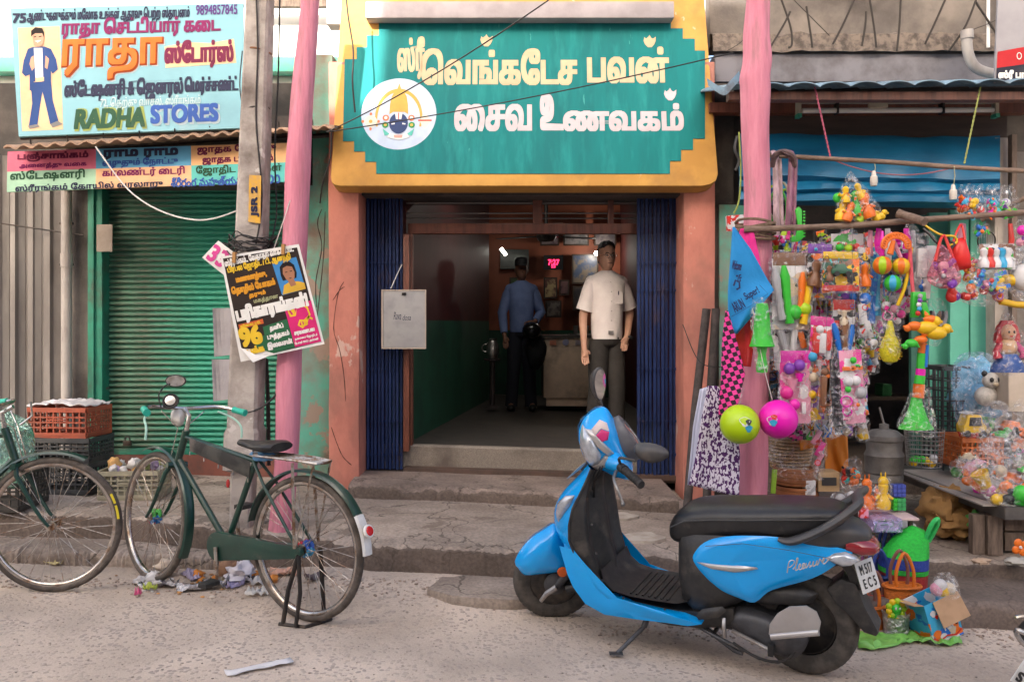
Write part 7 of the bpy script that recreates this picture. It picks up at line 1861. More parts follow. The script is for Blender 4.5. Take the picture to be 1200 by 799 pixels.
cloth('lilac_lining','plain pale lilac cloth edge hanging left of the patterned cloth',([(820,456),(812,500),(806,568)],[(829,453),(822,500),(812,568)]),4.62,M('lilac_cloth',(.50,.52,.66),.85),.008,seed=9)
# dark pipes leaning on the pillar
for i,(x0,y0,x1,y1,lab)in enumerate(((828,362,805,600,'dark rolled pipe leaning on the salmon pillar, the left of two'),(839,362,828,600,'dark rolled pipe leaning next to the cloth, the right of two'))):
    single(MB().tube([P(x0,y0,5.2),P((x0+x1)/2-2,(y0+y1)/2,5.15),P(x1,y1,5.05)],.026,12),'rolled_pipe',M('dark_pipe',(.045,.038,.035),.8,col2=(.08,.065,.06),scale=12,bump=.3),lab,'pipe','dark rolled pipes',smooth=True)
wire([P(800,380,5.18),P(820,424,5.12),P(850,430,5.1)],.003,'thin wire tied round the leaning pipes')
# balls
for cx,cy,r,c,lab in((867,497,23,(.42,.62,.005),'lime green rubber ball with a small sticker'),(912,491,22.5,(.78,.005,.42),'magenta rubber ball hung in clear net')):
    t=hang('rubber_ball',lab,'ball',cx,cy+r,4.45,'rubber balls hanging in front of the post')
    q=P(cx,cy,4.45);rr_=r/1000*4.45
    MB().ball(q,rr_,32,20).build('ball',M('ball_%d'%cx,c,.3,bump=.15,bscale=150),t,smooth=True)
    m=MB();dx=.0 if cx<900 else-.8
    for k,(ax,az,s_)in enumerate(((dx*.9,.0+(.0 if cx>900 else .25),.26),(dx*.95+.15,.22,.15),(dx+.1,-.12,.18))):
        d=V3((ax+.05*k,-1,az)).normalized();u=d.cross(V3((0,0,1))).normalized();v=u.cross(d)
        mm=MB();mm.poly([q+(d+u*math.cos(a)*s_*(1+.3*math.sin(3*a))+v*math.sin(a)*s_).normalized()*(rr_*1.006+.0006*k)for a in[2*PI*i/14 for i in range(14)]]);mm.build('sticker',(col('wht'),col('red')if cx>900 else col('blk'),col('sky'))[k],t)
    m=MB();m.tube([q+V3((0,0,rr_)),q+V3((.03,.05,rr_+.09))],[.004,.012],6);m.build('net_neck',FILM,t)
string_=[wire([P(876,330,4.6),P(893,420,4.5),P(905,468,4.48)],.002,'clear string carrying the magenta ball',WW)]
# green bottle brush like net toy
t=hang('green_net_toy','neon green net wrapped skittle hanging beside the blue bag','toy',893,350,4.55)
NG=M('neon_green',(.03,.48,.03),.45,col2=(.03,.50,.02),scale=60,bump=.6,bscale=90)
MB().lathe([(.002,.16),(.03,.155),(.040,.08),(.046,.0),(.060,-.055),(.066,-.07),(.062,-.074),(.03,-.06)][::-1],P(893,390,4.53),(0,0,1),20).build('skirt',NG,t,smooth=True)
MB().lathe([(.0,-.06),(.028,-.055),(.032,-.03),(.026,.0),(.020,.04),(.03,.08),(.034,.12)],P(893,424,4.53),(0,0,1),18).build('handle',NG,t,smooth=True)
wrapper(t,[(882,352),(904,354),(908,400),(902,425),(898,438),(888,438),(884,420),(880,390)],4.5,.02)
# guns and swords pack
t=blister('long clear pack with a green toy sword and silver blades',905,297,950,386,4.66,pk('slv','blk','slv','wht','crm'),[('stick',922,345,34,'grn',-6),('stick',939,345,26,'org',4),('stick',912,345,30,'slv',-8),('ball',931,366,9,'grn'),('ball',943,362,8,'lime'),('stick',946,350,30,'yel',9),('ring',944,362,7,'slv')],top='brn',scale=14)
t=blister('flat clear pack with silver blades and an orange grip lower in the row',906,376,948,432,4.70,pk('slv','wht','blk','slv'),[('stick',918,402,26,'slv',-14),('stick',930,400,26,'wht',4),('bar',940,398,10,'org',-14),('ball',920,420,5,'red')],scale=12,tilt=-5)
t=blister('purple and yellow toy card with brown figures',946,287,976,349,4.64,pk('pur','yel','blk','brn','org','slv'),[('fig',956,320,16,'brn',8),('ball',968,312,6,'slv'),('fig',967,333,10,'org',-10)],tilt=2,top='pur',scale=22)
t=blister('toy soldier card with yellow top and red bottom band',964,296,1007,341,4.55,pk('yel','blk','dgr','org','brn','yel'),[('car',985,316,12,'dgr'),('fig',972,320,9,'brn'),('bar',998,318,6,'org',60)],tilt=1,top='yel',scale=20)
m=MB();card(t,964,334,1007,341,4.545,col('red'),nm='red_band')
t=blister('white and blue header pack behind the soldier card',974,274,1012,297,4.68,pk('sky','wht','wht','grn','red'),[('ball',984,290,5,'grn'),('ball',994,291,5,'lime'),('ball',1004,289,4,'red')],scale=24)
t=blister('pink candy blister with red and white tubes',949,372,975,432,4.62,pk('lpk','pnk','wht','red'),[('bar',956,402,12,'red',4),('bar',964,402,12,'wht',4),('bar',970,400,11,'red',4),('ball',961,386,5,'wht')],tilt=5,top='pnk',scale=20)
t=blister('clear pack of blue and tan pencils',976,352,1002,422,4.63,pk('wht','red','slv','crm','blk'),[('stick',982,402,24,'blu',-12),('stick',990,396,26,'brn',0),('stick',996,402,22,'blu',8),('fig',989,372,9,'crm')],top='red',scale=24)
t=blister('strip pack with an orange figure and a blue oval',1006,290,1020,362,4.62,pk('yel','org','slv','blk'),[('fig',1013,322,14,'org'),('ball',1014,350,7,'blu'),('bar',1013,300,4,'yel')],scale=24)
t=blister('purple foil pouch behind the soldier card',980,340,1006,356,4.66,pk('pur','pur','slv','blk'),[('ball',990,348,5,'pur'),('ball',1000,348,5,'blu')],scale=24)
t=blister('pink toy kitchen card with purple cups and a tiny jug',914,412,950,496,4.60,pk('lpk','lpk','pnk','wht','lpk'),[('ball',925,432,7,'pur'),('ball',937,428,7,'pur'),('cup',937,442,6,'hot'),('cup',928,450,8,'lpk'),('ball',922,460,8,'pnk'),('bar',939,460,6,'wht'),('ball',931,474,7,'hot'),('bar',942,478,7,'wht'),('ring',925,472,6,'lpk')],top='hot',scale=18)
t=blister('pink playset card with orange boxes and a shiny gem',985,410,1013,496,4.48,pk('lpk','pnk','lpk','wht'),[('bar',994,432,7,'org',90),('bar',1004,431,7,'org',90),('ball',994,447,6,'wht'),('ball',1003,446,6,'wht'),('ball',1009,460,7,'slv'),('ring',992,470,6,'hot'),('bar',1003,474,7,'lpk',0),('ring',993,482,5,'hot'),('ball',1000,422,4,'grn'),('ball',994,456,4,'grn')],tilt=-4,sk=8,scale=18)
card(t,974,420,987,500,4.52,col('blk'),tilt=-3,nm='side_box');wrapper(t,[(974,420),(987,418),(1000,500),(990,506),(972,508)],4.5,.03)
t=blister('brown firecracker bundle in a clear sleeve',961,428,975,484,4.56,pk('brn','org','blk'),[('bar',968,458,18,'brn'),('bar',972,456,18,'org',3),('ball',967,436,5,'brn')],tilt=4,cat='fireworks',name='firecracker_bundle',scale=22)
t=blister('blue and red patterned pouch behind the firecrackers',946,420,962,492,4.62,pk('blu','brn','yel','blu','blk'),[('ball',952,418,6,'sky'),('ball',953,442,6,'crm'),('ball',952,462,5,'yel')],tilt=-7,scale=24)
t=bag_of('clear bag with white toy shoes dotted red and blue',[(1004,345),(1014,340),(1022,372),(1034,400),(1022,408),(1008,405),(1002,380)],4.6,[('bar',1011,368,12,'wht',-8),('bar',1018,386,10,'wht',-14),('ball',1012,390,6,'slv'),('ball',1024,402,5,'wht'),('ball',1014,372,2.5,'red'),('ball',1017,362,2.5,'blu')])
t=bag_of('clear bag with small pink and white baubles',[(1030,345),(1055,345),(1060,380),(1048,388),(1034,384)],4.64,[('ball',1038,358,5,'wht'),('ball',1048,362,5,'lpk'),('ring',1040,370,5,'pnk'),('ball',1052,376,4,'wht'),('ball',1046,350,4,'slv'),('ball',1056,368,5,'pnk')])
t=bag_of('long clear bag with pale blue toy tubes',[(1019,290),(1034,285),(1034,345),(1030,385),(1018,380)],4.68,[('stick',1026,330,40,'sky'),('stick',1022,345,34,'blu',3),('ball',1027,300,6,'sky'),('bar',1029,365,10,'wht')])
# a back row of little packets fills the gaps behind the big ones
used_lb=set()
KN2=dict(red='red',org='orange',yel='yellow',grn='green',blu='blue',sky='sky blue',pnk='pink',pur='purple',wht='white',blk='black',slv='silver',hot='magenta',lpk='pale pink',crm='cream',lime='lime')
spots=[(x+rt.uniform(-5,5),y+rt.uniform(-6,6))for y in range(288,500,21)for x in range(908,1070,13)if not(y>420 and x>1018)and not(y>360 and 1030<x)]
near=lambda x,y:('behind the toy sword pack' if x<945 and y<390 else 'behind the pink kitchen card' if x<955 else 'behind the soldier card' if y<345 and x<1008 else 'behind the pencil pack' if y<425 and x<1000 else 'beside the pink playset card' if y>=425 else 'behind the rattle balls' if y<345 else 'beside the yellow bristled toy')
for x,y in spots:
    ks=rt.sample(list(KN2),3);kind=rt.choice(['ball','stick','bar','fig','ring','car','cup'])
    w_,h_=rt.uniform(5,8),rt.uniform(10,16)
    shp={'ball':'balls','stick':'sticks','bar':'blocks','fig':'figures','ring':'rings','car':'cars','cup':'cups'}[kind]
    lb='small %s and %s packet of %s %s %s'%(KN2[ks[0]],KN2[ks[1]],KN2[ks[2]],shp,near(x,y))
    if lb in used_lb:continue
    used_lb.add(lb);Yp=4.80+rt.uniform(-.05,.12)
    t=hang('toy_packet',lb,'toy packet',x,y-h_,Yp,'small packets in the back row under the rail')
    card(t,x-w_,y-h_,x+w_,y+h_,Yp,printmat('small_%s_%s'%(ks[0],ks[1]),pk(ks[0],'blk',ks[1],'wht'),34),tilt=rt.uniform(-14,14))
    for k in range(4):gem(t,kind,x+rt.uniform(-w_,w_)*.7,y-h_*.6+k*h_*.42,rt.uniform(3.5,5.5)*(1.6 if kind=='stick' else 1),Yp-.012,ks[(2,2,0,1)[k]],rt.uniform(-40,40))
    if rt.random()<.7:wrapper(t,[(x-w_-1,y-h_),(x+w_+1,y-h_-1),(x+w_+3,y),(x+w_+1,y+h_+2),(x-w_,y+h_+1),(x-w_-2,y)],Yp-.005,.035,seed=x)
# striped rattles
for i,(cx,cy,r,c1,c2,lab)in enumerate(((1034,311,11,'lime','org','yellow green and orange striped rattle ball with a pink handle'),(1056,312,10,'org','yel','orange rattle ball with a salmon handle'),(1046,332,10,'sky','grn','blue and green striped rattle ball under the other two'))):
    t=hang('rattle',lab,'rattle',cx,cy,4.55)
    q=P(cx,cy,4.55);rr_=r/1000*4.55
    for k in range(8):
        a0=2*PI*k/8;m=MB();ring=[]
        m.loft([[q+V3((math.sin(b)*rr_*math.cos(a),math.sin(b)*rr_*math.sin(a),math.cos(b)*rr_))for b in[PI*j/10 for j in range(11)]]for a in(a0,a0+PI/12,a0+PI/6,a0+PI/4)],closed=False,cap=False)
        m.build('stripe',col(c1 if k%2 else c2),t,smooth=True)
    if i<2:
        m=MB();m.tube([q+V3((0,0,rr_)),P(cx+(0 if i==0 else-8),cy-26,4.56),P(cx+(0 if i==0 else-12),cy-40,4.58)],[.010,.014,.006],8);m.build('handle',col('hot' if i==0 else 'lpk'),t,smooth=True)
t=hang('orange_rattle_ring','orange pistol shaped ring of beads hanging from the rail','toy',1052,280,4.52)
for k in range(14):
    a=PI*k/13;q=P(1050+math.cos(a)*14,288-math.sin(a)*12,4.52);MB().ring(q,(0,1,0),.014,.006,12,6).build('bead_ring',col('org'),t,smooth=True)
MB().tube([P(1047,282,4.52),P(1043,298,4.52)],[.012,.018],8).build('grip',col('org'),t)
single(MB().tube(smoothpts([P(1068,290,4.56),P(1062,330,4.55),P(1052,358,4.55)],4),.010,8),'yellow_tube',col('yel'),'slanting yellow plastic tube between the rattles and the pink rope','toy','toys hanging from the wooden rail',smooth=True)
single(MB().tube(smoothpts([P(1066,282,4.54),P(1068,320,4.54),P(1072,366,4.54)],4),.010,8),'pink_rope',C_(.75,.12,.16),'pink red rope running down to the trumpet toy','toy','toys hanging from the wooden rail',smooth=True)
# yellow bristle pear
t=hang('yellow_bristle_toy','yellow bristled pear shaped toy in a clear pouch','toy',1042,370,4.5)
MB().lathe([(0,-.115),(.035,-.105),(.05,-.075),(.052,-.04),(.042,0),(.024,.04),(.018,.08),(.010,.11)],P(1043,400,4.5),(0,0,1),18).build('body',M('yellow_bristle',(.72,.62,.01),.5,col2=(.55,.50,.01),scale=90,bump=1.0,bscale=160),t,smooth=True)
for k in range(70):
    a=rt.uniform(0,2*PI);h=rt.uniform(-.10,.03);rr_=.05*(1-max(0,h+.02)*6)if h>-.02 else .052*math.sqrt(max(.1,1-((h+.06)/.06)**2*.6))
    q=P(1043,400,4.5)+V3((math.cos(a)*rr_,math.sin(a)*rr_,h));MB().tube([q,q+V3((math.cos(a)*.009,math.sin(a)*.009,0))],[.0025,.001],4).build('bristle',col('yel'),t)
wrapper(t,[(1036,368),(1048,368),(1054,395),(1056,410),(1048,424),(1040,427),(1033,415),(1031,395)],4.5,.06)
# the big green trumpet with ducks
t=hang('toy_trumpet','big green toy trumpet with a striped stem and yellow ducks on it','toy',1078,345,4.45)
MB().prism([P(x,y,4.45)for x,y in((1070,342),(1085,342),(1086,352),(1079,352),(1077,372),(1069,372))],(0,.03,0)).build('frame',col('grn'),t,bevel=.003)
MB().prism([P(x,y,4.44)for x,y in((1079,354),(1086,354),(1091,372),(1083,372))],(0,.03,0)).build('frame',col('grn'),t,bevel=.003)
for k in range(5):gem(t,'ball',1075+rt.uniform(-1,4),347+k*5,3,4.44,('slv','pur','wht','sky','red')[k])
for(x,y,s_,c,r_)in((1086,384,13,'yel',0),(1097,390,13,'yel',15),(1079,398,8,'org',-20),(1072,382,9,'org',200),(1068,402,8,'grn',190),(1090,374,8,'org',40)):gem(t,'duck',x,y,s_,4.42,c,r_)
seg=[(1082,402,'org'),(1080,414,'grn'),(1079,432,'hot'),(1078.5,440,'grn'),(1077,450,'org'),(1076,466,None)]
for i in range(len(seg)-1):
    MB().tube([P(seg[i][0],seg[i][1],4.45),P(seg[i+1][0],seg[i+1][1]-.3,4.45)],.020+.002*i,12).build('stem',col(seg[i][2]),t,smooth=True)
MB().tube([P(1086,404,4.44),P(1084,430,4.44)],.012,10).build('stem',col('blu'),t,smooth=True)
m=MB();c=P(1074,488,4.45);rings=[]
for h,rx in((.10,.026),(.06,.034),(.02,.048),(-.03,.068),(-.055,.088),(-.065,.09),(-.055,.084)):rings.append([c+V3((math.cos(a)*rx-.02*(.1-h)*1,math.sin(a)*rx*.6,h))for a in[2*PI*i/24 for i in range(24)]])
m.loft(rings).build('horn',NG,t,smooth=True)
wrapper(t,[(1070,455),(1088,452),(1092,470),(1098,500),(1090,514),(1070,506),(1050,500),(1058,480)],4.42,.05)
# white slippers and bags
t=bag_of('pair of white slippers in a clear bag',[(1074,278),(1092,272),(1100,300),(1098,345),(1084,350),(1068,345),(1070,310)],4.62,[('bar',1080,308,17,'wht',2),('bar',1091,306,18,'wht',-2),('bar',1074,332,14,'slv',8),('bar',1086,338,12,'wht',4),('stick',1080,340,12,'blu')],'slipper_pack','slippers')
t=hang('sunglasses','black and yellow rimmed toy sunglasses under the rail','sunglasses',1096,270,4.55)
MB().tube(smoothpts([P(1082,268,4.55),P(1090,275,4.53),P(1100,286,4.52),P(1112,291,4.52),P(1118,286,4.53),P(1112,282,4.53)],4),.008,6).build('rim',col('blk'),t,smooth=True)
MB().tube(smoothpts([P(1084,264,4.55),P(1096,272,4.52),P(1106,276,4.52),P(1118,277,4.53),P(1121,284,4.53),P(1112,288,4.53)],4),.006,6).build('rim',col('yel'),t,smooth=True)
t=bag_of('pink net purse full of silver baubles with a red strap',[(1100,286),(1110,292),(1122,312),(1126,330),(1112,338),(1096,336),(1086,325),(1094,305)],4.5,[('ball',1102+rt.uniform(-11,15),322+rt.uniform(-12,11),rt.uniform(4,7),('slv','slv','wht','pur')[k%4])for k in range(12)]+[('bar',1112,310,9,'pur',50)],'net_purse','purse',wrap_mat('pink_film',(1,.5,.6),.6))
MB().tube(smoothpts([P(1096,306,4.48),P(1101,285,4.5),P(1106,276,4.52),P(1112,290,4.5),P(1118,306,4.48)],4),.008,6).build('strap',col('red'),t,smooth=True)
t=hang('red_handbag','small bright red handbag hanging from the rail','handbag',1126,278,4.55)
m=MB();m.pillow([P(x,y,4.55)for x,y in((1120,280),(1130,278),(1137,300),(1138,314),(1120,318),(1112,306),(1114,290))],V3((0,-.04,0)),4);m.build('bag_body',C_(.70,.02,.015),t,smooth=True)
MB().tube(smoothpts([P(1116,286,4.53),P(1122,270,4.55),P(1127,264,4.57),P(1131,282,4.53)],4),.006,6).build('strap',C_(.70,.02,.015),t,smooth=True)
# striped toys in bags on the right
t=blister('arched clear pack with a row of spotted plastic dogs',1148,286,1190,316,4.55,pk('slv','brn','wht','grn'),[('fig',1153+7*k,302,12,('wht','red','wht','sky','wht')[k])for k in range(5)]+[('ball',1156+7*k,293,3,('grn','blk','blu','blk')[k])for k in range(4)],scale=30)
t=bag_of('bag of blue red and yellow building blocks',[(1136,316),(1150,310),(1176,316),(1186,330),(1178,344),(1150,345),(1138,335)],4.52,[('bar',1142+rt.uniform(-3,36),328+rt.uniform(-9,10),rt.uniform(5,8),('blu','sky','yel','blu','red','lpk','grn')[k%7],rt.uniform(0,90))for k in range(16)])
t=bag_of('flat strip of red orange and purple balloons',[(1106,332),(1130,322),(1152,338),(1176,342),(1180,352),(1150,360),(1120,350)],4.56,[('ball',1112+rt.uniform(0,64),343+rt.uniform(-6,7),rt.uniform(4,7),('red','org','pur','red','org')[k%5])for k in range(18)])
t=bag_of('bag of tiny figures under the rail, red and yellow',[(1126,300),(1142,296),(1148,320),(1140,334),(1128,330)],4.6,[('ball',1136+rt.uniform(-8,8),314+rt.uniform(-12,14),rt.uniform(3,6),('red','yel','grn','org','lpk')[k%5])for k in range(10)])
t=bag_of('clear inflatable with a yellow fish shape at the right edge',[(1178,300),(1192,285),(1215,280),(1220,345),(1195,352),(1180,335)],4.6,[('duck',1186,328,11,'yel',10),('ball',1200,325,16,'wht'),('ball',1206,308,8,'slv')])
single(MB().tube([P(1172,353,4.55),P(1190,357,4.55),P(1215,358,4.55)],.018,10),'yellow_roll',C_(.7,.42,.02),'yellow plastic roll under the clear inflatable','toy',smooth=True)
t=bag_of('pink flower pack at the right edge of the rail',[(1190,262),(1205,258),(1212,285),(1196,292)],4.5,[('ball',1198,270,6,'hot'),('ball',1203,280,6,'pur'),('ball',1196,284,5,'lpk')])
# upper clear bags with orange and green toys
t=bag_of('big clear bag of orange yellow and green toys standing on the rail',[(996,200),(1001,206),(1012,216),(1024,232),(1036,252),(1030,260),(1005,262),(982,258),(979,236),(988,214)],4.62,[('fig',987,246,13,'yel',10),('fig',1003,238,15,'grn',-4),('fig',995,248,12,'org',20),('fig',1015,242,14,'org',-20),('fig',1011,252,10,'lime',40),('ball',982,232,6,'grn'),('fig',1023,250,10,'yel',-35),('fig',991,228,10,'yel',0),('fig',1007,224,10,'yel',-20),('ball',1012,232,7,'org'),('duck',1030,254,8,'yel')])
for i,(x0,lab,cs)in enumerate(((1122,'clear pouch with a red doll shape left of the two pouches',('red','red','sky','org')),(1136,'crinkled pouch with blue and yellow beads standing on the rail',('yel','sky','red','wht')),(1154,'crinkled pouch with pink cyan and orange beads on the rail',('hot','cyn','org','sky')),(1171,'crinkled pouch with lime beads nearest the right edge',('lime','grn','pur','wht')))):
    t=bag_of(lab,[(x0+2,232),(x0+4,216),(x0+8,226),(x0+14,214),(x0+15,228),(x0+20,236),(x0+18,252),(x0+8,258),(x0,252)],4.6,[('ball',x0+9+rt.uniform(-6,6),243+rt.uniform(-8,9),rt.uniform(3,5),cs[k%4])for k in range(10)])
t=bag_of('small bag of blue and orange bits below the rail',[(1142,262),(1158,262),(1158,276),(1146,278)],4.58,[('ball',1150+rt.uniform(-6,6),269+rt.uniform(-4,5),3,('blu','org','grn')[k%3])for k in range(7)])
t=hang('racket','wire toy racket hanging behind the packs','toy',1158,270,4.75)
q=P(1156,282,4.75);MB().ring(q,(0,1,.1),.05,.004,22,5).build('hoop',DARKST,t)
for k in range(-3,4):MB().tube([q+V3((k*.013,0,-.045)),q+V3((k*.013,0,.045))],.001,4).build('racket_string',col('wht'),t)
# more strips directly under the rail
for i,(x,y0,y1,w_,c,lab)in enumerate(((1030,268,300,5,'hot','magenta plastic strap under the rail above the striped rattle'),(1040,268,305,5,'wht','clear strap under the rail beside the magenta one'),(1020,270,300,4,'lpk','pale pink strap next to the strip pack'),(1062,268,292,5,'hot','hot pink strap behind the orange bead ring'),(1070,270,330,4,'slv','silver strap behind the yellow tube'),(1128,262,292,6,'lpk','pale pink ribbon beside the turquoise door'),(1184,262,300,4,'red','dark red cord hanging near the right edge'))):
    m=MB();m.tube([P(x,y0,4.66),P(x+rt.uniform(-2,2),(y0+y1)/2,4.65),P(x+rt.uniform(-2,2),y1,4.66)],[w_*.003,w_*.004,w_*.003],8,flat=.4);single(m,'plastic_strap',col(c),lab,'strap','straps under the rail',smooth=True)
t=bag_of('grey clear pouch hanging behind the slippers',[(1062,262),(1074,266),(1076,292),(1066,296),(1060,280)],4.68,[('ball',1068,280,5,'slv'),('ball',1066,288,4,'wht')])
t=bag_of('dark bag of keys and tools behind the trumpet',[(1080,350),(1100,348),(1110,365),(1104,400),(1090,405),(1082,380)],4.78,[('stick',1090+k*4,380,16,('blk','slv','brn')[k%3],rt.uniform(-20,20))for k in range(5)])
# lower left pile: orange cloth, trays, basket, boxes
cloth('orange_packet','orange printed packet hanging behind the magenta ball',([(938,462),(936,500),(938,528)],[(968,458),(966,490),(962,522)]),4.9,M('orange_packet',(.72,.24,.01),.5,col2=(.6,.17,.01),scale=12),.02,'packet',11)
cloth('orange_sack','orange printed sack standing behind the candy wrap',([(968,500),(966,530),(968,556)],[(992,490),(994,530),(994,552)]),5.05,M('orange_sack',(.65,.20,.015),.6,col2=(.75,.35,.05),scale=20,lo=.6,hi=.65),.02,'sack',12)
bx_=thing('wooden_bench','low plank bench holding the wrapped trays behind the scooter','bench',P(940,592,5.0))
z_=P(0,592,4.95).z
for i in range(4):MB().box(P(905,0,5).x,P(1012,0,5).x,4.82+.14*i,4.82+.14*i+.135,z_-.03,z_).build('plank',WOODG,bx_,bevel=.003)
for x_ in(P(908,0,5).x,P(1005,0,5).x):
    for y_ in(4.85,5.3):MB().box(x_,x_+.04,y_,y_+.04,.12,z_-.031).build('leg',WOODG,bx_)
TERC=M('terracotta_tray',(.42,.16,.06),.6,col2=(.30,.11,.04),scale=8)
for i,(cx,cy,r,h,lab)in enumerate(((934,578,24,20,'round brown wicker tray box at the bottom of the pile'),(932,556,25,20,'round brown tray wrapped in clear film on top of the pile'))):
    t=thing('round_tray',lab,'tray',P(cx,cy+10,4.9),'round trays on the bench')
    q=P(cx,cy+h/2,4.95);R2=r*.0049;H2=h*.0049
    MB().lathe([(R2*.96,0),(R2,H2*.1),(R2,H2*.85),(R2*1.03,H2*.9),(R2*1.03,H2),(R2*.95,H2),(R2*.9,H2*.3),(0,H2*.28)],q,(0,0,1),28).build('tray',TERC,t,smooth=True,angle=30)
    m=MB()
    for k in range(3):MB().ring(q+V3((0,0,H2*(.2+.3*k))),(0,0,1),R2*1.01,.003,28,5).build('band',M('tray_band',(.25,.09,.03),.7),t)
    if i==1:wrapper(t,[(cx-28,cy-6),(cx-15,cy-13),(cx+12,cy-14),(cx+29,cy-4),(cx+24,cy+4),(cx,cy+8),(cx-24,cy+4)],4.82,.10)
t=thing('wicker_basket','pale wicker basket wrapped behind the round trays','basket',P(930,545,5.1))
q=P(926,546,5.08)
for k in range(10):MB().ring(q+V3((0,0,.02*k)),(0,0,1),.11+.003*k,.0075,26,5).build('coil',M('pale_wicker',(.40,.26,.13),.8,col2=(.28,.17,.08),scale=30),t)
MB().lathe([(.10,0),(.11,.19)],q,(0,0,1),20).build('wall',M('pale_wicker',(0,0,0)),t)
wrapper(t,[(900,500),(920,496),(950,500),(956,530),(945,546),(905,545)],4.95,.05)
t=thing('green_stick','lime green plastic ruler standing against the trays','ruler',P(907,574,4.8));MB().prism([P(x,y,4.8)for x,y in((905,550),(911,550),(909,578),(903,578))],(0,.01,0)).build('ruler',C_(.30,.55,.04),t,bevel=.002)
t=thing('wooden_box','small pale wooden box with a dark window','box',P(972,578,4.85))
q=P(959,576,4.85);q2=P(984,553,4.85);MB().box(q.x,q2.x,4.85,4.97,q.z,q2.z).build('body',M('pale_wood',(.50,.34,.18),.7,col2=(.4,.26,.13),scale=12),t,bevel=.003)
MB().box(q.x+.02,q2.x-.02,4.843,4.8495,q2.z-.075,q2.z-.03).build('window',C_(.05,.05,.05),t)
t=thing('white_carton','small white carton beside the wrapped trays','carton',P(950,578,4.83));card(t,944,563,956,580,4.83,printmat('whitecarton',pk('wht','wht','slv','wht'),40),th=.05)
t=bag_of('pink striped candy shaped pouch tied at both ends',[(958,492),(966,506),(970,530),(962,550),(966,562),(954,560),(956,545),(950,525),(953,505)],4.72,[('bar',957,512,9,'lpk',30),('bar',961,526,9,'pnk',30),('bar',960,538,8,'lpk',30),('bar',959,520,6,'red',30)],'candy_pouch','pouch')
t=bag_of('crumpled pack of red and blue sweets beside the wooden box',[(990,540),(1008,536),(1010,560),(1000,578),(984,572)],4.85,[('ball',996+rt.uniform(-8,8),558+rt.uniform(-14,12),rt.uniform(4,6),('red','cyn','org','blk','red')[k%5])for k in range(9)])
t=bag_of('silver crumpled film pack lying by the seat rail',[(965,590),(985,572),(1010,566),(1014,580),(995,596)],4.6,[('ball',985,584,6,'slv'),('ball',998,580,5,'wht'),('ball',975,590,4,'slv')])
# shelf with ducks and pack of cubes
t=thing('small_shelf','pale pink tray shelf with toy ducks on it','shelf',P(1030,602,4.6));q=P(1010,600,4.6);q2=P(1062,597,4.6);MB().box(q.x,q2.x,4.45,4.8,q.z-.012,q.z+.002).build('board',M('pale_pink_tray',(.60,.45,.45),.5,col2=(.5,.36,.36),scale=8),t,bevel=.004)
for x_ in(q.x+.01,q2.x-.03):MB().box(x_,x_+.02,4.5,4.52,.15,q.z-.013).build('leg',WOODG,t)
for(x,c,s_,r_,lab)in((1035,'yel',16,0,'yellow plastic giraffe toy standing on the pink tray'),(1016,'org',15,0,'orange plastic giraffe toy standing left of the yellow one'),(1028,'org',10,10,'small orange toy behind the yellow giraffe')):
    t=thing('plastic_animal',lab,'toy',P(x,598,4.55 if s_>10 else 4.65),'toys on the pink tray');Yt=4.55 if s_>10 else 4.68
    gem(t,'fig',x,598-s_-2,s_,Yt,c,nm='body');gem(t,'ball',x,598-2*s_-2,s_*.38,Yt,c,nm='head')
    for k in(-1,1):gem(t,'stick',x+k*s_*.16,598-2*s_-8,s_*.3,Yt,c,nm='horn')
t=bag_of('clear bag half covering the orange toys on the tray',[(1002,575),(1020,562),(1042,560),(1046,574),(1040,598),(1008,600)],4.52,[('ball',1008,590,4,'slv')])
for i,(x0,y0,c,lab)in enumerate(((1045,567,(.06,.09,.42),'dark blue cube pack on top of the stacked cubes'),(1045,583,(.05,.38,.12),'green and blue cube pack at the bottom of the stacked cubes'))):
    t=thing('cube_pack',lab,'toy pack',P(x0+6,y0+15,4.6),'cube packs on the pink tray');q=P(x0,y0+14.5,4.6);w_=5*.0046
    for a in range(3):
        for b in range(3):MB().box(q.x+a*w_+.001,q.x+(a+1)*w_-.001,4.58,4.62,q.z+b*w_*.98+.001,q.z+(b+1)*w_*.98-.001).build('cube',C_(*(c if(a>0 or i==0)else PAL['grn'])),t,bevel=.002)
t=thing('clear_box','clear plastic lunch box with lilac lid under the pink tray','box',P(1032,622,4.5));q=P(1016,620,4.5);q2=P(1050,604,4.5)
MB().box(q.x,q2.x,4.42,4.6,q.z,q2.z).build('box',wrap_mat('lilac_film',(.8,.7,1),.45),t,bevel=.008);MB().box(q.x+.01,q2.x-.01,4.44,4.58,q.z+.006,q.z+.05).build('contents',C_(.5,.42,.55),t,bevel=.004)
t=thing('strawberry_carton','small pink carton beside the clear lunch box','carton',P(1012,605,4.5));card(t,1009,596,1018,607,4.5,printmat('straw',pk('lpk','red','lpk','wht'),40),th=.04)
t=thing('wrapped_plates','pile of white wrapped plates behind the basket handles','plates',P(1040,640,4.65));q=P(1040,640,4.7)
for k in range(6):MB().lathe([(.05,0),(.13,.012),(.135,.018)],q+V3((.01*(k%2),0,.022*k)),(0,0,1),24).build('plate',C_(.55,.55,.53),t,smooth=True)
t=thing('crate_under_shelf','support box of dark wood under the tray shelf','box',P(1000,640,4.9));q=P(985,655,4.9);MB().box(q.x,P(1062,0,4.9).x,4.95,5.25,q.z,P(0,606,4.9).z).build('body',WOODG,t,bevel=.004)
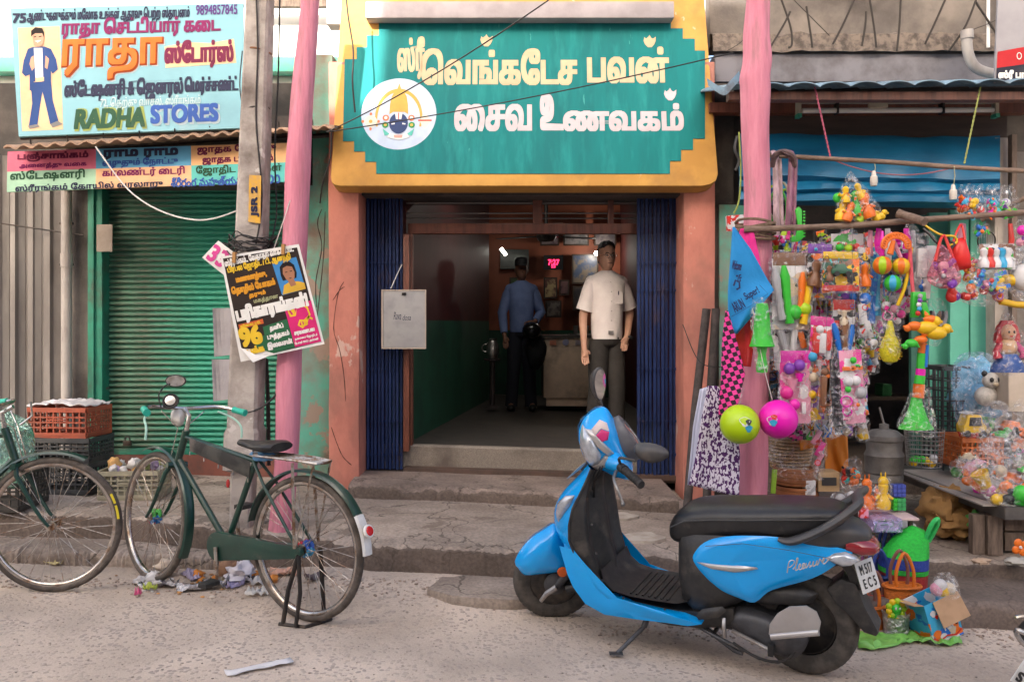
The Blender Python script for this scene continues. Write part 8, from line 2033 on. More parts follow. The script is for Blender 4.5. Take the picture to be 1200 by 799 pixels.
# gas cooker and mesh basket in the dark of the shop
GM=M('aged_grey_metal',(.20,.185,.17),.6,.2,col2=(.13,.12,.11),scale=9)
t=thing('old_canister','grey dented metal canister standing in the dark shop','canister',P(1036,560,5.6));q=P(1036,563,5.6)
MB().lathe([(.115,0),(.12,.03),(.112,.05),(.12,.06),(.12,.16),(.125,.17),(.11,.2),(.112,.26),(.12,.27),(.12,.30),(.08,.33),(.03,.34),(.03,.37),(.0,.38)],q,(0,0,1),28).build('body',GM,t,smooth=True,angle=35)
MB().tube([q+V3((0,0,.37)),q+V3((-.03,0,.48))],.008,6).build('tap',STEEL,t)
t=thing('mesh_bin','wire mesh bin with small green and yellow toys behind the trumpet','bin',P(1083,545,5.4));q=P(1083,545,5.4)
for k in range(9):MB().ring(q+V3((0,0,.028*k)),(0,0,1),.10+.002*k,.003,26,4).build('wire_ring',STEEL,t)
for k in range(26):a=2*PI*k/26;MB().tube([q+V3((math.cos(a)*.10,math.sin(a)*.10,0)),q+V3((math.cos(a)*.118,math.sin(a)*.118,.24))],.002,4).build('wire',STEEL,t)
for k in range(8):gem(t,'ball',1083+rt.uniform(-14,14),541+rt.uniform(-4,2),5,5.4,('grn','yel','wht')[k%3],nm='contents')
t=thing('dark_crate','black crate standing in front of the turquoise doors','crate',P(1106,560,6.0));crate_parts(t,P(1108,553,6.0),.18,.3,.75,BLKC,rows=10,cols=4)
# shelves of dark goods inside
sh_=thing('dark_shelving','dim shelves of small goods deep in the toy shop','shelf',P(1000,500,7.6))
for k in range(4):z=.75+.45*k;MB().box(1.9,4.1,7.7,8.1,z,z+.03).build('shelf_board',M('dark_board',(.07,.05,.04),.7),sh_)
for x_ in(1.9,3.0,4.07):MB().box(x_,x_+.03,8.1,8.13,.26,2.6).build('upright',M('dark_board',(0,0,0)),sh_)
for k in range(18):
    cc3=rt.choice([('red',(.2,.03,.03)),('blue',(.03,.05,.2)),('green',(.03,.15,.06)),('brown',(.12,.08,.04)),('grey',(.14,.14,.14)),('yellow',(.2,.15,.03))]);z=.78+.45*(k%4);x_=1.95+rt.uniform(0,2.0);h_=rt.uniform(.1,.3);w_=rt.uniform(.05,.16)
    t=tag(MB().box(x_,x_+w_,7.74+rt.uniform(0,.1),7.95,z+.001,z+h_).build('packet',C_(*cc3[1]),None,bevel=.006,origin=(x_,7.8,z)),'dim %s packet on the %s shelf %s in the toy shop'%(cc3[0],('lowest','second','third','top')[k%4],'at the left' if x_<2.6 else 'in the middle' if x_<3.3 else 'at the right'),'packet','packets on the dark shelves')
# table with toy pile
tb_=thing('display_table','dark metal edged table with plank legs holding the heap of toys','table',P(1140,655,5.2))
A_=P(1178,597,4.68);zt=A_.z;B_=P(1056,541,5.9)
TT=M('table_metal',(.085,.08,.078),.45,.4,col2=(.13,.12,.115),scale=8)
top=[V3((A_.x,4.68,zt)),V3((4.3,4.66,zt)),V3((4.3,6.15,zt)),V3((B_.x+.1,6.15,zt)),V3((B_.x-.02,5.95,zt))]
MB().prism([p-V3((0,0,.012))for p in top],(0,0,.01)).build('table_top',TT,tb_)
m=MB()
for i in range(5):
    a,b=top[i],top[(i+1)%5];d=(b-a).normalized();n_=V3((d.y,-d.x,0));m=MB()
    m.prism([a,b,b+n_*.004,a+n_*.004],(0,0,.012))if False else m.prism([a+n_*.003+V3((0,0,.014)),b+n_*.003+V3((0,0,.014)),b+n_*.003-V3((0,0,.055)),a+n_*.003-V3((0,0,.055))],-n_*.012);m.build('edge_strip',TT,tb_)
lz=gz(2.8)+.225
for(x_,y_)in((P(1158,0,4.8).x,4.80),(3.9,4.8)):
    MB().box(x_,x_+.085,y_,y_+.05,lz,zt-.06).build('leg',WOODG,tb_,bevel=.004)
    MB().box(x_-.075,x_-.005,y_+.02,y_+.07,lz,zt-.06).build('leg',WOODG,tb_,bevel=.004)
for k in range(3):z=lz+.015+.115*k;MB().box(P(1178,0,4.84).x,3.9,4.84,4.865,z,z+.105).build('plank',WOODG,tb_,bevel=.003)
heap=thing('toy_heap_tray','flat cardboard sheet under the heap of wrapped toys','sheet',P(1160,590,5.2));MB().box(2.62,4.2,4.75,5.9,zt+.003,zt+.012).build('sheet',M('grey_card',(.3,.27,.25),.8),heap)
HC_=['org','org','blk','lpk','grn','org','blk','hot','org','crm','red','yel','slv']
rt2=random.Random(9);cnt=0
KN={'org':'orange','blk':'black','lpk':'pale pink','grn':'green','hot':'magenta','crm':'cream','red':'red','yel':'yellow','slv':'silver','blu':'blue','wht':'white','pur':'purple'}
KD={'car':'toy car','ball':'rubber squeaky ball','fig':'plastic figure','duck':'plastic duck','cup':'toy cup','pistol':'toy water pistol'}
def zpix(px,py,z):
    Y=(CAMZ-z)/((py-378)/1000);return P(px,py,Y)
HEAP=[]
for k in range(46):
    px=rt2.uniform(1128,1215);py=rt2.uniform(505,588)
    if px<1128+(588-py)*.0+max(0,(py-560))*1.9:px+=40
    lvl=max(0,min(1,(1-abs(py-540)/50)))*.16+rt2.uniform(0,.03)
    if py<520:lvl=.17+rt2.uniform(0,.1)
    HEAP.append((px,py,lvl,rt2.choice(['car','ball','fig','duck','car','cup','pistol']),HC_[k%len(HC_)],rt2.uniform(-60,60),rt2.uniform(7,12)))
HEAP+=[(1122,553,.03,'ball','grn',0,9),(1137,557,.03,'ball','grn',0,7),(1151,553,.03,'ball','grn',0,6),(1150,571,.03,'ball','hot',0,11),(1160,575,.03,'ball','hot',0,8),(1168,585,.03,'ball','yel',0,7),(1176,583,.03,'duck','yel',0,8),(1182,576,.03,'ball','grn',0,6),(1176,532,.12,'car','org',-10,14),(1188,560,.1,'car','org',10,13),(1166,540,.1,'car','blk',20,12),(1130,545,.05,'fig','blk',60,10),(1186,500,.3,'car','org',8,17),(1195,520,.22,'car','org',-15,15),(1158,492,.33,'pistol','grn',10,12)]
seen={}
for k,(px,py,lvl,kind,c,ro,s_)in enumerate(HEAP):
    z=zt+.012+lvl;q=zpix(px,py,z)
    if q.y>5.9 or q.y<4.72:q=P(px,py,5.6 if q.y>5.9 else 4.74)
    where=['near the table corner','in the middle of the heap','at the back of the heap','at the left end of the heap','high on the heap','by the right edge'][(0 if py>565 else 2 if py<520 else 3 if px<1140 else 5 if px>1195 else 1)]
    lb='%s %s lying %s on the table'%(KN[c],KD[kind],where);seen[lb]=seen.get(lb,0)+1
    if seen[lb]>1:lb='%s%s, %s'%(('another ','third ','fourth ','fifth ','sixth ')[seen[lb]-2],lb.replace(' lying',''),'tilted' if ro>20 else 'tipped' if ro<-20 else 'level')
    t=thing({'car':'toy_car','ball':'squeaky_ball','fig':'plastic_figure','duck':'plastic_duck','cup':'toy_cup','pistol':'toy_water_pistol'}[kind],lb,'toy',q,'heap of toys on the table')
    gem(t,kind,px,py,s_*4.7/q.y*1.0,q.y+.012,c,ro,nm='toy_body')
for i,(ol,Yw)in enumerate(([[(1120,545),(1150,520),(1170,505),(1200,520),(1205,560),(1185,590),(1150,580)],4.85],[[(1140,500),(1160,470),(1185,480),(1190,540),(1160,545)],5.0],[[(1180,480),(1210,470),(1215,540),(1185,540)],4.95],[[(1112,545),(1130,535),(1162,548),(1158,566),(1125,566)],4.95],[[(1150,560),(1185,560),(1196,592),(1160,590)],4.72])):
    t=thing('film_wrap',['large crinkled clear film over the orange toy cars','crinkled film bag standing at the back of the heap','crinkled film bag at the right edge of the heap','clear film over the green balls','clear film over the magenta toys at the table corner'][i],'plastic film',P(ol[0][0],ol[0][1],Yw),'films over the heap of toys')
    wrapper(t,ol,Yw,.05,seed=i*7)
# things behind the table: auto rickshaw, orange crate, blue bag with panda, carton, doll
t=thing('toy_rickshaw','yellow toy auto rickshaw in clear film on the orange crate','toy',P(1138,508,5.5));
M_=Matrix.Translation(P(1138,498,5.5))
m=MB();m.loft([[M_@V3((a,b,c_))for a,c_ in((-.07,-.045),(.07,-.045),(.075,0),(.05,.02),(.04,.07),(-.045,.07),(-.06,.02),(-.072,0))]for b in(-.05,.05)]);m.build('cabin',col('yel'),t,bevel=.006)
m=MB();m.loft([[M_@V3((a,b,c_))for a,c_ in((-.04,.0),(.04,.0),(.035,.055),(-.035,.055))]for b in(-.053,-.051)]);m.build('windscreen',col('blk'),t)
for a in(-.05,.05):MB().lathe([(.022,-.01),(.022,.01)],M_@V3((a,-.045,-.05)),(0,1,0),14).build('toy_wheel',col('blk'),t)
m=MB();m.loft([[M_@V3((a,b,.075+.012*(1-(a/.055)**2)))for a in(-.055,-.03,0,.03,.055)]for b in(-.055,.055)],closed=False,cap=False);m.build('canopy',col('wht'),t);wrapper(t,[(1126,482),(1150,480),(1156,505),(1140,512),(1124,508)],5.42,.05)
ORC=M('orange_crate',(.50,.14,.035),.5,col2=(.40,.10,.03),scale=8)
t=thing('crate','orange plastic crate behind the heap of toys','crate',P(1135,545,5.6));crate_parts(t,P(1137,545,5.62),.27,.3,.20,ORC,rows=4,cols=8)
t=thing('blue_film_parcel','large soft parcel wrapped in pale blue film beside the turquoise door','parcel',P(1140,480,5.85))
blob(P(1146,457,5.88),.215,M('pale_blue_film',(.16,.40,.55),.25,col2=(.28,.50,.62),scale=5,bump=.8,bscale=14),'parcel_body','','',5,amp=.35,parent=t,sx=.75,sz=.95,n=22)
wrapper(t,[(1118,425),(1145,412),(1175,425),(1180,470),(1160,500),(1120,495)],5.62,.06,FILMB)
t=thing('plush_panda','small white plush panda head in front of the blue parcel','soft toy',P(1158,460,5.4))
PL=M('white_plush',(.55,.52,.48),.9,col2=(.42,.40,.37),scale=40,bump=.6);q=P(1162,446,5.45)
MB().ball(q,(.058,.05,.052),16,10).build('head',PL,t,smooth=True)
for dx in(-.045,.045):MB().ball(q+V3((dx,.0,.045)),(.02,.014,.02),10,8).build('ear',col('blk'),t,smooth=True)
for dx in(-.022,.024):MB().ball(q+V3((dx,-.043,.008)),(.014,.010,.016),10,8).build('eye_patch',col('blk'),t,smooth=True)
MB().ball(q+V3((0,-.05,-.02)),(.018,.014,.012),10,8).build('snout',col('crm'),t,smooth=True)
MB().ball(q+V3((-.02,.02,-.10)),(.075,.06,.065),14,8).build('body',PL,t,smooth=True)
t=thing('cream_carton','cream carton under the wrapped doll at the right edge','carton',P(1190,470,5.3));card(t,1182,432,1215,482,5.3,M('cream_carton',(.52,.44,.36),.8,col2=(.45,.38,.3),scale=6),th=.2)
# doll
t=hang('wrapped_doll','doll with red hair and blue dress hung in a clear bag','doll',1182,360,4.7);q=P(1181,402,4.72)
MB().ball(q+V3((0,0,.055)),(.042,.04,.05),16,10).build('head',C_(.62,.34,.20),t,smooth=True)
m=MB();m.loft([[q+V3((math.cos(a)*rx,.01+max(math.sin(a),-.3)*ry,z))for a in[2*PI*i/20 for i in range(20)]]for z,rx,ry in((.0,.07,.05),(.04,.068,.055),(.09,.055,.05),(.125,.03,.03))]);m.build('hair',C_(.50,.02,.03),t,smooth=True)
for dx in(-.014,.014):MB().ball(q+V3((dx,-.038,.062)),(.006,.004,.008),8,6).build('eye',col('blk'),t)
MB().ball(q+V3((0,-.04,.038)),(.012,.004,.004),8,6).build('mouth',col('red'),t)
MB().ball(q+V3((0,0,-.02)),(.05,.04,.05),14,10).build('body',C_(.70,.45,.25),t,smooth=True)
for sg in(-1,1):MB().tube([q+V3((sg*.04,0,.0)),q+V3((sg*.075,-.02,-.05)),q+V3((sg*.07,-.03,-.085))],[.018,.02,.024],10).build('arm',C_(.45,.03,.16)if sg>0 else C_(.5,.02,.05),t,smooth=True)
m=MB();m.loft([[q+V3((math.cos(a)*rx,math.sin(a)*ry,z))for a in[2*PI*i/24 for i in range(24)]]for z,rx,ry in((-.16,.095,.06),(-.13,.09,.058),(-.08,.06,.05),(-.06,.045,.04))]);m.build('dress',C_(.02,.08,.32),t,smooth=True)
wrapper(t,[(1180,360),(1188,376),(1198,395),(1204,425),(1190,440),(1170,438),(1160,425),(1166,390),(1174,376)],4.68,.09,seed=3)
# lower right: baskets, striped bag, bucket, carton, green sheet
def basket(label,x0,x1,ytop,ybot,Y,mat,band=None,group='baskets beside the scooter',handle=None,taper=.85,name='plastic_basket',hh=.22,hmats=None):
    t=thing(name,label,'basket',P((x0+x1)/2,ybot,Y),group)
    a=P(x0,ytop,Y);b=P(x1,ytop,Y);z0=P(0,ybot,Y).z;cx=(a.x+b.x)/2;R2=(b.x-a.x)/2;H2=a.z-z0;n=6
    mats=band or[(0,1,mat)]
    for(h0,h1,mt)in mats:
        m=MB();rr=[]
        for k in range(9):
            h=h0+(h1-h0)*k/8;r=R2*(taper+(1-taper)*h);wv=.004*math.sin(k*PI)
            rr.append([V3((cx+math.cos(q)*r*(1+.012*math.sin(q*34+k*PI)),Y+math.sin(q)*r*.6,z0+H2*h))for q in[2*PI*i/68 for i in range(68)]])
        m.loft(rr,cap=(h0==0)).build('woven_wall',mt,t,smooth=True,angle=60)
    m=MB();m.tube([V3((cx+math.cos(q)*R2*1.01,Y+math.sin(q)*R2*.61,a.z))for q in[2*PI*i/40 for i in range(40)]],.009,6,closed=True);m.build('rim',mats[-1][2],t,smooth=True)
    for k,dy in enumerate((-.6,.6)):
        if handle is None:continue
        mt=handle[k];w_=R2*.45
        pts=[V3((cx-w_,Y+dy*R2*.62,a.z-.02)),V3((cx-w_*1.05,Y+dy*R2*.6,a.z+hh*.5)),V3((cx,Y+dy*R2*.5,a.z+hh)),V3((cx+w_*1.05,Y+dy*R2*.6,a.z+hh*.5)),V3((cx+w_,Y+dy*R2*.62,a.z-.02))]
        MB().tube(smoothpts(pts,5),.009,8).build('handle',mt,t,smooth=True)
    return t
def weave(name,c):
    m=M(name,c,.45,col2=tuple(x*.75 for x in c),scale=60,bump=1.0,bscale=110,stretch=(1,1,1.6));return m
WO=weave('orange_weave',(.68,.17,.015));WG=weave('green_weave',(.02,.55,.05));WBl=weave('blue_weave',(.015,.05,.35));WR_=weave('red_weave',(.38,.02,.02));WN=weave('navy_weave',(.015,.04,.16));BRH=C_(.22,.09,.07)
def gb(px,py):return None
Yb=4.22
t=thing('striped_basket_bag','large soft bag with green blue and red bands standing behind the orange basket','bag',P(1062,700,4.45))
rr=[];lv=[(618,1072,1090-14,.02),(622,1064,1086,.05),(632,1050,1090,.08),(645,1040,1090,.10),(652,1036,1090,.11),(652.3,1036,1090,.11),(664,1034,1089,.12),(664.3,1034,1089,.12),(670,1034,1088,.12),(670.3,1034,1088,.12),(705,1040,1086,.11)]
def lvring(y,xa,xb,d):
    a=P(xa,y,4.42);b=P(xb,y,4.42);cx=(a.x+b.x)/2;r=(b.x-a.x)/2
    return[V3((cx+math.cos(q)*r,4.45+math.sin(q)*d*(1+.1*math.sin(3*q+y)),a.z))for q in[2*PI*i/30 for i in range(30)]]
for(i0,i1,mt)in((0,4,WG),(5,6,WBl),(7,8,WG),(9,10,WR_)):
    m=MB();m.loft([lvring(*lv[i])for i in range(i0,i1+1)],cap=(i0==0));m.build('woven_band',mt,t,smooth=True,angle=60)
MB().tube(smoothpts([P(1084,632,4.4),P(1092,614,4.38),P(1099,608,4.38),P(1097,618,4.4),P(1088,634,4.42)],4),.012,8).build('handle',C_(.03,.5,.12),t,smooth=True)
basket('big orange woven basket with brown and orange handles at the front',1036,1078,686,728,4.28,WO,handle=(C_(.68,.17,.015),BRH),hh=.17)
basket('small orange woven basket next to the scooter tail',1004,1036,710,747,4.2,WO,handle=(C_(.68,.17,.015),BRH),hh=.13)
basket('navy woven basket behind the small orange one',1012,1046,674,705,4.42,WN,handle=(C_(.02,.05,.25),C_(.02,.05,.25)),hh=.14)
basket('red woven basket under the navy one beside the wheel',1008,1040,696,725,4.34,WR_,handle=(BRH,BRH),hh=.12)
basket('dark blue woven basket with a tall blue handle at the back',1024,1058,656,690,4.55,WBl,handle=(C_(.02,.06,.30),C_(.02,.06,.30)),hh=.20)
basket('orange basket rim hidden deepest behind the navy basket',1006,1034,664,690,4.6,WO,handle=(BRH,C_(.3,.1,.25)),hh=.13)
t=thing('clear_bucket','cloudy plastic bucket with a bright flower toy on it','bucket',P(1050,745,4.12));q=P(1050,743,4.14)
MB().lathe([(.055,0),(.062,.10),(.066,.105),(.066,.115),(.060,.115),(.055,.02),(0,.015)],q,(0,0,1),26).build('bucket',wrap_mat('cloudy_plastic',(.9,.9,.9),.35,.3),t,smooth=True,angle=35)
MB().lathe([(.05,.016),(.054,.07),(0,.075)],q,(0,0,1),22).build('contents',C_(.35,.32,.30),t,smooth=True)
t=thing('flower_toy','green and yellow plastic flower toy on the cloudy bucket','toy',P(1049,716,4.1));qc=P(1049,712,4.1)
for k in range(9):a=2*PI*k/9;MB().ball(qc+V3((math.cos(a)*.036,-.01,math.sin(a)*.036)),(.016,.012,.016),10,6).build('petal',col('yel' if k%2 else 'lime'),t,smooth=True)
MB().ball(qc+V3((0,-.012,0)),(.026,.018,.026),12,8).build('face',col('grn'),t,smooth=True)
for dx in(-.01,.01):MB().ball(qc+V3((dx,-.030,.006)),(.005,.004,.006),8,6).build('eye',col('wht'),t,smooth=True)
MB().ball(qc+V3((0,.0,-.03)),(.03,.022,.022),12,8).build('body',col('grn'),t,smooth=True)
for dx in(-.02,.02):MB().tube([qc+V3((dx,0,-.03)),qc+V3((dx*2,-.02,-.035))],.007,6).build('arm',col('yel'),t,smooth=True)
t=thing('open_carton','open printed carton with brown flaps and clear film inside','carton',P(1095,750,4.0))
PRT=printmat('cartoon_box',pk('sky','sky','blu','wht','sky','org'),16,3)
Mb=Matrix.Translation(P(1093,722,4.1))@Matrix.Rotation(R_(-16),4,'Y')@Matrix.Rotation(R_(18),4,'Z')
bx0,by0,bz0=.088,.07,.10
for(x0,x1,y0,y1)in((-bx0,bx0,-by0,-by0+.004),(-bx0,bx0,by0-.004,by0),(-bx0,-bx0+.004,-by0+.0041,by0-.0041),(bx0-.004,bx0,-by0+.0041,by0-.0041)):
    MB().box(x0,x1,y0,y1,-bz0,bz0,Mb).build('carton_side',PRT,t)
MB().box(-bx0+.005,bx0-.005,-by0+.005,by0-.005,-bz0,-bz0+.004,Mb).build('carton_bottom',PRT,t)
KR=M('kraft_card',(.46,.29,.17),.85,col2=(.40,.25,.14),scale=12)
fl=MB();fl.prism([Mb@V3(q)for q in((-bx0+.05,-by0-.002,bz0),(bx0+.03,-by0-.002,bz0),(bx0+.035,-by0-.035,bz0-.115),(-bx0+.045,-by0-.035,bz0-.115))],Mb.to_3x3()@V3((0,-.003,0)));fl.build('flap',KR,t)
fl=MB();fl.prism([Mb@V3(q)for q in((-bx0,-by0,bz0),(-bx0,by0,bz0),(-bx0-.055,by0-.02,bz0+.02),(-bx0-.055,-by0,bz0+.02))],Mb.to_3x3()@V3((0,0,.003)));fl.build('flap',KR,t)
fl=MB();fl.prism([Mb@V3(q)for q in((bx0,-by0,bz0),(bx0,by0,bz0),(bx0+.06,by0,bz0-.03),(bx0+.06,-by0+.03,bz0-.04))],Mb.to_3x3()@V3((0,0,.003)));fl.build('flap',KR,t)
for k,(x,y,c)in enumerate(((1098,690,'lpk'),(1106,692,'yel'),(1112,690,'crm'),(1102,686,'wht'))):gem(t,'ball',x,y,8,4.08,c,nm='contents')
wrapper(t,[(1090,690),(1098,674),(1112,670),(1122,680),(1124,700),(1100,702)],4.02,.05,seed=8)
Cb=Board(Mb@V3((-bx0,-by0-.001,-bz0)),Mb.to_3x3()@V3((1,0,0)),Mb.to_3x3()@V3((0,0,1)))
for k,(a0,b0,s_,c)in enumerate(((.03,.05,.022,'org'),(.12,.04,.02,'crm'),(.15,.07,.012,'blk'),(.06,.03,.018,'wht'),(.035,.15,.016,'wht'),(.05,.13,.010,'red'))):
    m=MB();Cb.shape(m,[(a0+math.cos(a)*s_*(1+.25*math.sin(3*a)),b0+math.sin(a)*s_)for a in[2*PI*i/14 for i in range(14)]],.001+.0004*k);m.build('print',col(c),t)
m=MB();Cb.shape(m,stroke([(.0,.045),(.03,.02),(.08,.03),(.13,.015),(.17,.03)],.008),.0035);m.build('print',col('red'),t);Cb.write('Fun',.075,.125,.055,.085,col('wht'),t,lift=.004,bold=.002)
gs=thing('green_sheet','crumpled light green plastic sheet spread on the road under the baskets','sheet',ground(1060,752))
m=MB();n=26;rr=[]
for i in range(n+1):
    u=i/n;r=[]
    for j in range(9):
        v=j/8;px=1000+u*122+v*6;py=744+v*(17-7*u)+3*math.sin(u*9)*v;g=ground(px,py);g.z+=.008+.022*abs(mnoise.noise(V3((u*8,v*4,3))))*2
        r.append(g)
    rr.append(r)
m.loft(rr,closed=False,cap=False);o=m.build('sheet',M('light_green_film',(.22,.52,.10),.35,col2=(.15,.42,.07),scale=8,bump=.3),gs,smooth=True,angle=35);o.modifiers.new('thickness','SOLIDIFY').thickness=.003
# sack and green wrapped ball under the table
t=thing('ochre_sack','crumpled ochre brown cloth sack lying under the display table','sack',P(1110,620,5.2))
SK=M('ochre_cloth',(.36,.20,.07),.9,col2=(.24,.13,.045),scale=7,bump=.5,bscale=14)
blob(P(1108,598,5.25),.15,SK,'cloth','','',2,amp=.5,parent=t,sx=.85,sz=.9,n=26);blob(P(1118,614,5.15),.11,SK,'cloth','','',7,amp=.5,parent=t,sx=1.1,sz=.7,n=24)
t=thing('green_parcel','round green wrapped parcel beside the ochre sack','parcel',P(1143,622,5.0));blob(P(1143,610,5.05),.055,C_(.10,.42,.08),'wrap','','',4,amp=.3,parent=t);MB().ball(P(1147,611,4.99),.022,10,8).build('end_patch',C_(.6,.5,.4),t,smooth=True)
t=thing('orange_flower','orange plastic flower hanging by the right edge','toy',P(1196,648,4.4))
for k in range(4):a=2*PI*k/4+.5;MB().ball(P(1196,641,4.4)+V3((math.cos(a)*.026,0,math.sin(a)*.026)),(.022,.008,.022),12,6).build('petal',col('org'),t,smooth=True)
MB().ball(P(1196,641,4.39),.008,8,6).build('centre',col('wht'),t)
# fallen bits
for i,(px,py,s_,c,nm,lab)in enumerate(((1150,657,.035,(.50,.36,.26),'crumpled_paper','crumpled tan paper on the ledge beside the table leg'),(1193,658,.05,(.42,.40,.36),'crumpled_paper','crumpled grey paper at the right edge of the ledge'))):
    g=ground(px,py,.24);blob(g,s_,plastic(c,.8),nm,lab,'rubbish',i+40,amp=.5,sz=.4,sx=1.4)
# motorcycle nose at the right edge: lamp hood trims and number plate
mt_=thing('motorcycle','edge of a parked motorcycle showing only chrome lamp trims and a white plate','motorcycle',ground(1230,820))
MB().tube(smoothpts([P(1222,735,3.2),P(1206,742,3.2),P(1191,738,3.2),P(1196,750,3.2),P(1212,762,3.2),P(1230,764,3.2)],4),.010,8).build('lamp_trim',CHROME,mt_,smooth=True)
MB().tube(smoothpts([P(1190,723,3.25),P(1200,722,3.25),P(1216,730,3.25)],4),.008,8).build('lamp_trim',CHROME,mt_,smooth=True)
m=MB();q=P(1222,745,3.3);m.ball(q,(.09,.08,.07),16,10);m.build('headlamp_shell',BLACKP,mt_,smooth=True)
m=MB();pl4=[P(1184,797,3.0),P(1202,770,3.0),P(1262,800,3.0),P(1240,830,3.0)];m.prism(pl4,(0,.004,0));m.build('number_plate',M('number_plate_white',(0,0,0)),mt_,bevel=.004)
NP2=Board(P(1184,797,2.995),P(1240,830,2.995)-P(1184,797,2.995),P(1202,770,2.995)-P(1184,797,2.995));NP2.n=V3((0,-1,0));NP2.write('S',.012,.032,.012,.045,col('blk'),mt_,lift=.002,bold=.002)
MB().tube([P(1226,740,3.3),P(1250,900,3.3)],.03,10).build('fork',CHROME,mt_,smooth=True)
g=ground(1290,900);MB().ring(g+V3((.5,.2,.3)),(0.3,1,0),.27,.035,40,10).build('wheel',TYRE,mt_,smooth=True)
# ---------------------------------------------------------------- rubbish along the kerb
rl=random.Random(31)
def onroad(px,py,h=0):
    g=ground(px,py,h);g.z=road_h(g.x,g.y)+h if h<.05 else g.z;return g
def scrap(px,py,w_,l_,ang,c,label,name='paper_scrap',cat='rubbish',h=0,film=False,fold=.02,seed=0):
    g=onroad(px,py,h);n=9;rr=[];M_=Matrix.Translation(g+V3((0,0,.006)))@Matrix.Rotation(R_(ang),4,'Z')
    for i in range(n+1):
        r=[]
        for j in range(6):
            u,v=i/n-.5,j/5-.5
            r.append(M_@V3((u*l_,v*w_*(1+.3*mnoise.noise(V3((u*4,seed,0)))),abs(mnoise.noise(V3((u*5,v*4,seed))))*fold*2.2)))
        rr.append(r)
    m=MB();m.loft(rr,closed=False,cap=False);mt=c if isinstance(c,bpy.types.Material)else plastic(c,.45)
    o=single(m,name,mt,label,cat,'rubbish by the kerb',smooth=True,angle=30);o.modifiers.new('thickness','SOLIDIFY').thickness=.002;return o
blob(onroad(180,676,.03),.045,plastic((.68,.66,.66),.5),'crumpled_tissue','crumpled white tissue left of the front wheel contact','rubbish',1,'rubbish by the kerb',.6,12,sz=.7)
blob(onroad(163,680,.02),.030,plastic((.62,.60,.60),.5),'crumpled_tissue','smaller crumpled tissue at the left end of the rubbish','rubbish',2,'rubbish by the kerb',.6,12,sz=.7)
blob(onroad(196,664,.05),.05,plastic((.62,.52,.42),.6),'crumpled_paper','crumpled brownish paper inside the front wheel','rubbish',3,'rubbish by the kerb',.6,12,sx=1.2,sz=.8)
blob(onroad(282,672,.05),.07,plastic((.62,.60,.66),.4),'plastic_carrier_bag','crumpled whitish carrier bag under the pedal','rubbish',5,'rubbish by the kerb',.65,16,sz=.8)
blob(onroad(268,668,.05),.06,plastic((.30,.17,.10),.8),'brown_clod','brown clod of sodden card against the kerb end','rubbish',6,'rubbish by the kerb',.5,12)
for i,(px,py,s_,lab)in enumerate(((232,672,.030,'orange fruit peel beside the silver tube'),(237,680,.026,'orange fruit peel piece lowest in the heap'),(252,676,.018,'small orange peel next to the brown clod'),(300,676,.028,'orange crumb near the rear wheel'),(194,672,.018,'orange crumb under the front wheel'),(320,684,.030,'orange bottle cap scrap between the stand legs'))):
    blob(onroad(px,py,.02),s_,plastic((.62,.22,.03),.6),'fruit_peel',lab,'fruit peel',50+i,'rubbish by the kerb',.5,9,sz=.7)
FOIL=M('silver_foil',(.5,.5,.52),.2,.85,col2=(.16,.15,.17),scale=30,bump=1.0,bscale=40)
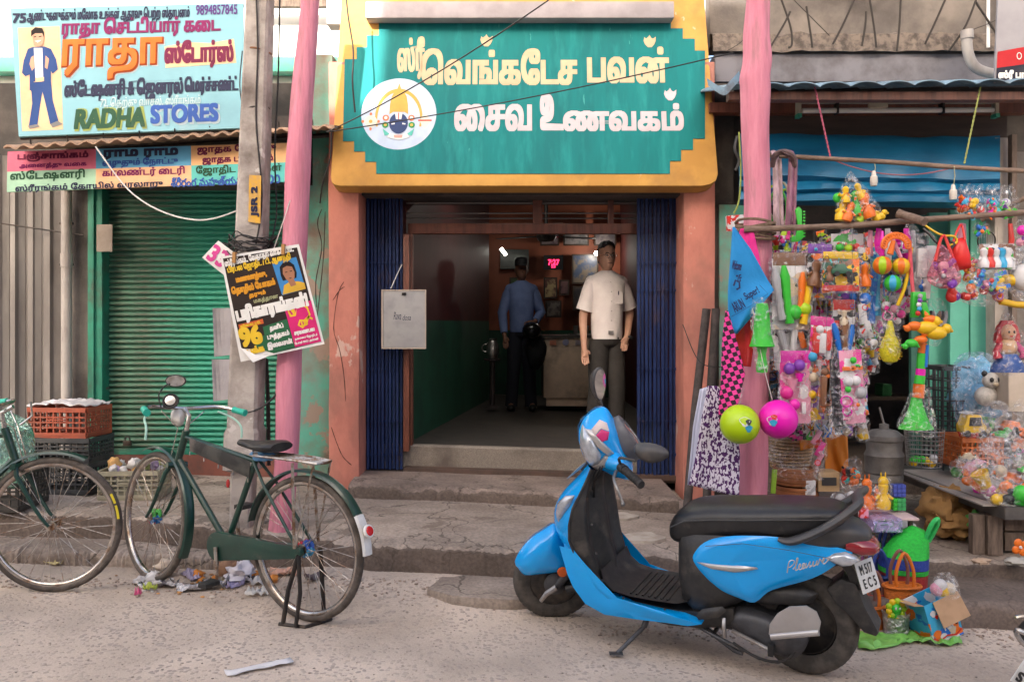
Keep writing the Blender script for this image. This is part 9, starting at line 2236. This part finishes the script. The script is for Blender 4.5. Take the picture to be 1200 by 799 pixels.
for i,(px,py,w_,l_,a,c,lab)in enumerate(((186,688,.05,.20,6,FOIL,'dark crumpled foil strip in front of the front wheel'),(224,676,.055,.17,-52,(.40,.36,.52),'grey and violet flattened tube leaning in the rubbish'),(238,690,.06,.26,18,FOIL,'long crumpled foil wrapper in front of the kerb end'),(258,684,.05,.18,24,(.20,.17,.13),'brown crushed carton strip under the pedal'),(290,684,.04,.14,30,(.08,.07,.07),'black twisted strip right of the pedal'),(305,688,.06,.10,5,(.55,.53,.52),'white printed leaflet near the rear tyre'),(303,700,.05,.13,0,(.72,.71,.69),'flat white paper nearest the stand'),(275,688,.05,.10,50,(.42,.38,.60),'lilac foil wrapper under the carrier bag'),(392,655,.16,.22,20,(.10,.42,.62),'blue and white milk packet behind the rear wheel'),(400,650,.09,.11,40,(.50,.49,.48),'grey packet leaning on the milk packet'),(428,668,.06,.10,10,(.62,.60,.60),'crumpled white scrap right of the rear tyre'),(370,690,.06,.12,60,(.12,.09,.10),'dark torn label between the stand legs'),(333,682,.07,.16,-4,(.60,.34,.25),'clear bottle with an orange label behind the rear wheel'),(176,692,.018,.07,4,(.35,.42,.06),'small green leaf strip in front of the rubbish'),(162,698,.015,.035,0,(.65,.10,.25),'tiny pink wrapper on the road below the front wheel'),(62,660,.06,.14,-20,(.55,.45,.20),'dry yellow leaf wrapper behind the left wheel'),(304,784,.05,.27,32,(.70,.69,.70),'twisted strip of white film lying alone on the road'))):
    scrap(px,py,w_,l_,a,c,lab,seed=i*3,fold=.035 if i!=16 else .008,h=0)
for i in range(36):
    px,py=rl.gauss(235,60),rl.uniform(668,700)
    if px<130 or px>430:continue
    g=onroad(px,py);w_=rl.uniform(.006,.018)
    m=MB();m.ball(g+V3((0,0,w_*.3)),(w_,w_*.8,w_*.4),7,5)
    single(m,'litter_crumb',plastic(rl.choice([(.5,.45,.4),(.6,.3,.1),(.15,.12,.1),(.6,.58,.55),(.35,.2,.1)]),.7),'tiny crumb of litter in the rubbish by the kerb','litter','crumbs of litter by the kerb',smooth=True)
# grit and fallen plaster along the foot of the platform
m=MB()
for i in range(900):
    px=rl.uniform(0,1200);t_=rl.random()
    py=(672+px*.045 if px<700 else 735-(1200-px)*.004)+abs(rl.gauss(0,9));g=onroad(px,py);s_=rl.uniform(.003,.010)
    m.ball(g+V3((0,0,s_*.3)),(s_*rl.uniform(.7,1.4),s_,s_*.6),5,3)
tag(m.build('grit',M('pale_grit',(.42,.33,.27),.95,col2=(.22,.17,.14),scale=30),None,origin=ground(600,700)),'scattered grit and plaster crumbs along the foot of the platform','grit',kind='stuff')
m=MB()
for i in range(1300):
    px=rl.uniform(-20,1220);py=rl.uniform(680,830);g=onroad(px,py);s_=rl.uniform(.0015,.0055)
    if g.y>4.6:continue
    m.ball(g+V3((0,0,s_*.2)),(s_*rl.uniform(.7,1.5),s_,s_*.5),5,3)
tag(m.build('road_grit',M('road_grit',(.40,.33,.28),.95,col2=(.16,.13,.11),scale=30),None,origin=ground(600,760)),'loose grit and small stones scattered over the road','grit',kind='stuff')
# small dark weeds of cable at the shutter corner
t=thing('padlock','dark padlock hasp at the bottom left of the green shutter','padlock',P(150,518,6.4));q=P(150,519,6.40);MB().box(q.x-.03,q.x+.03,6.38,6.40,q.z-.02,q.z+.02).build('body',DARKST,t,bevel=.004);MB().ring(q+V3((0,-.01,.03)),(0,1,0),.018,.005,14,6).build('shackle',DARKST,t)
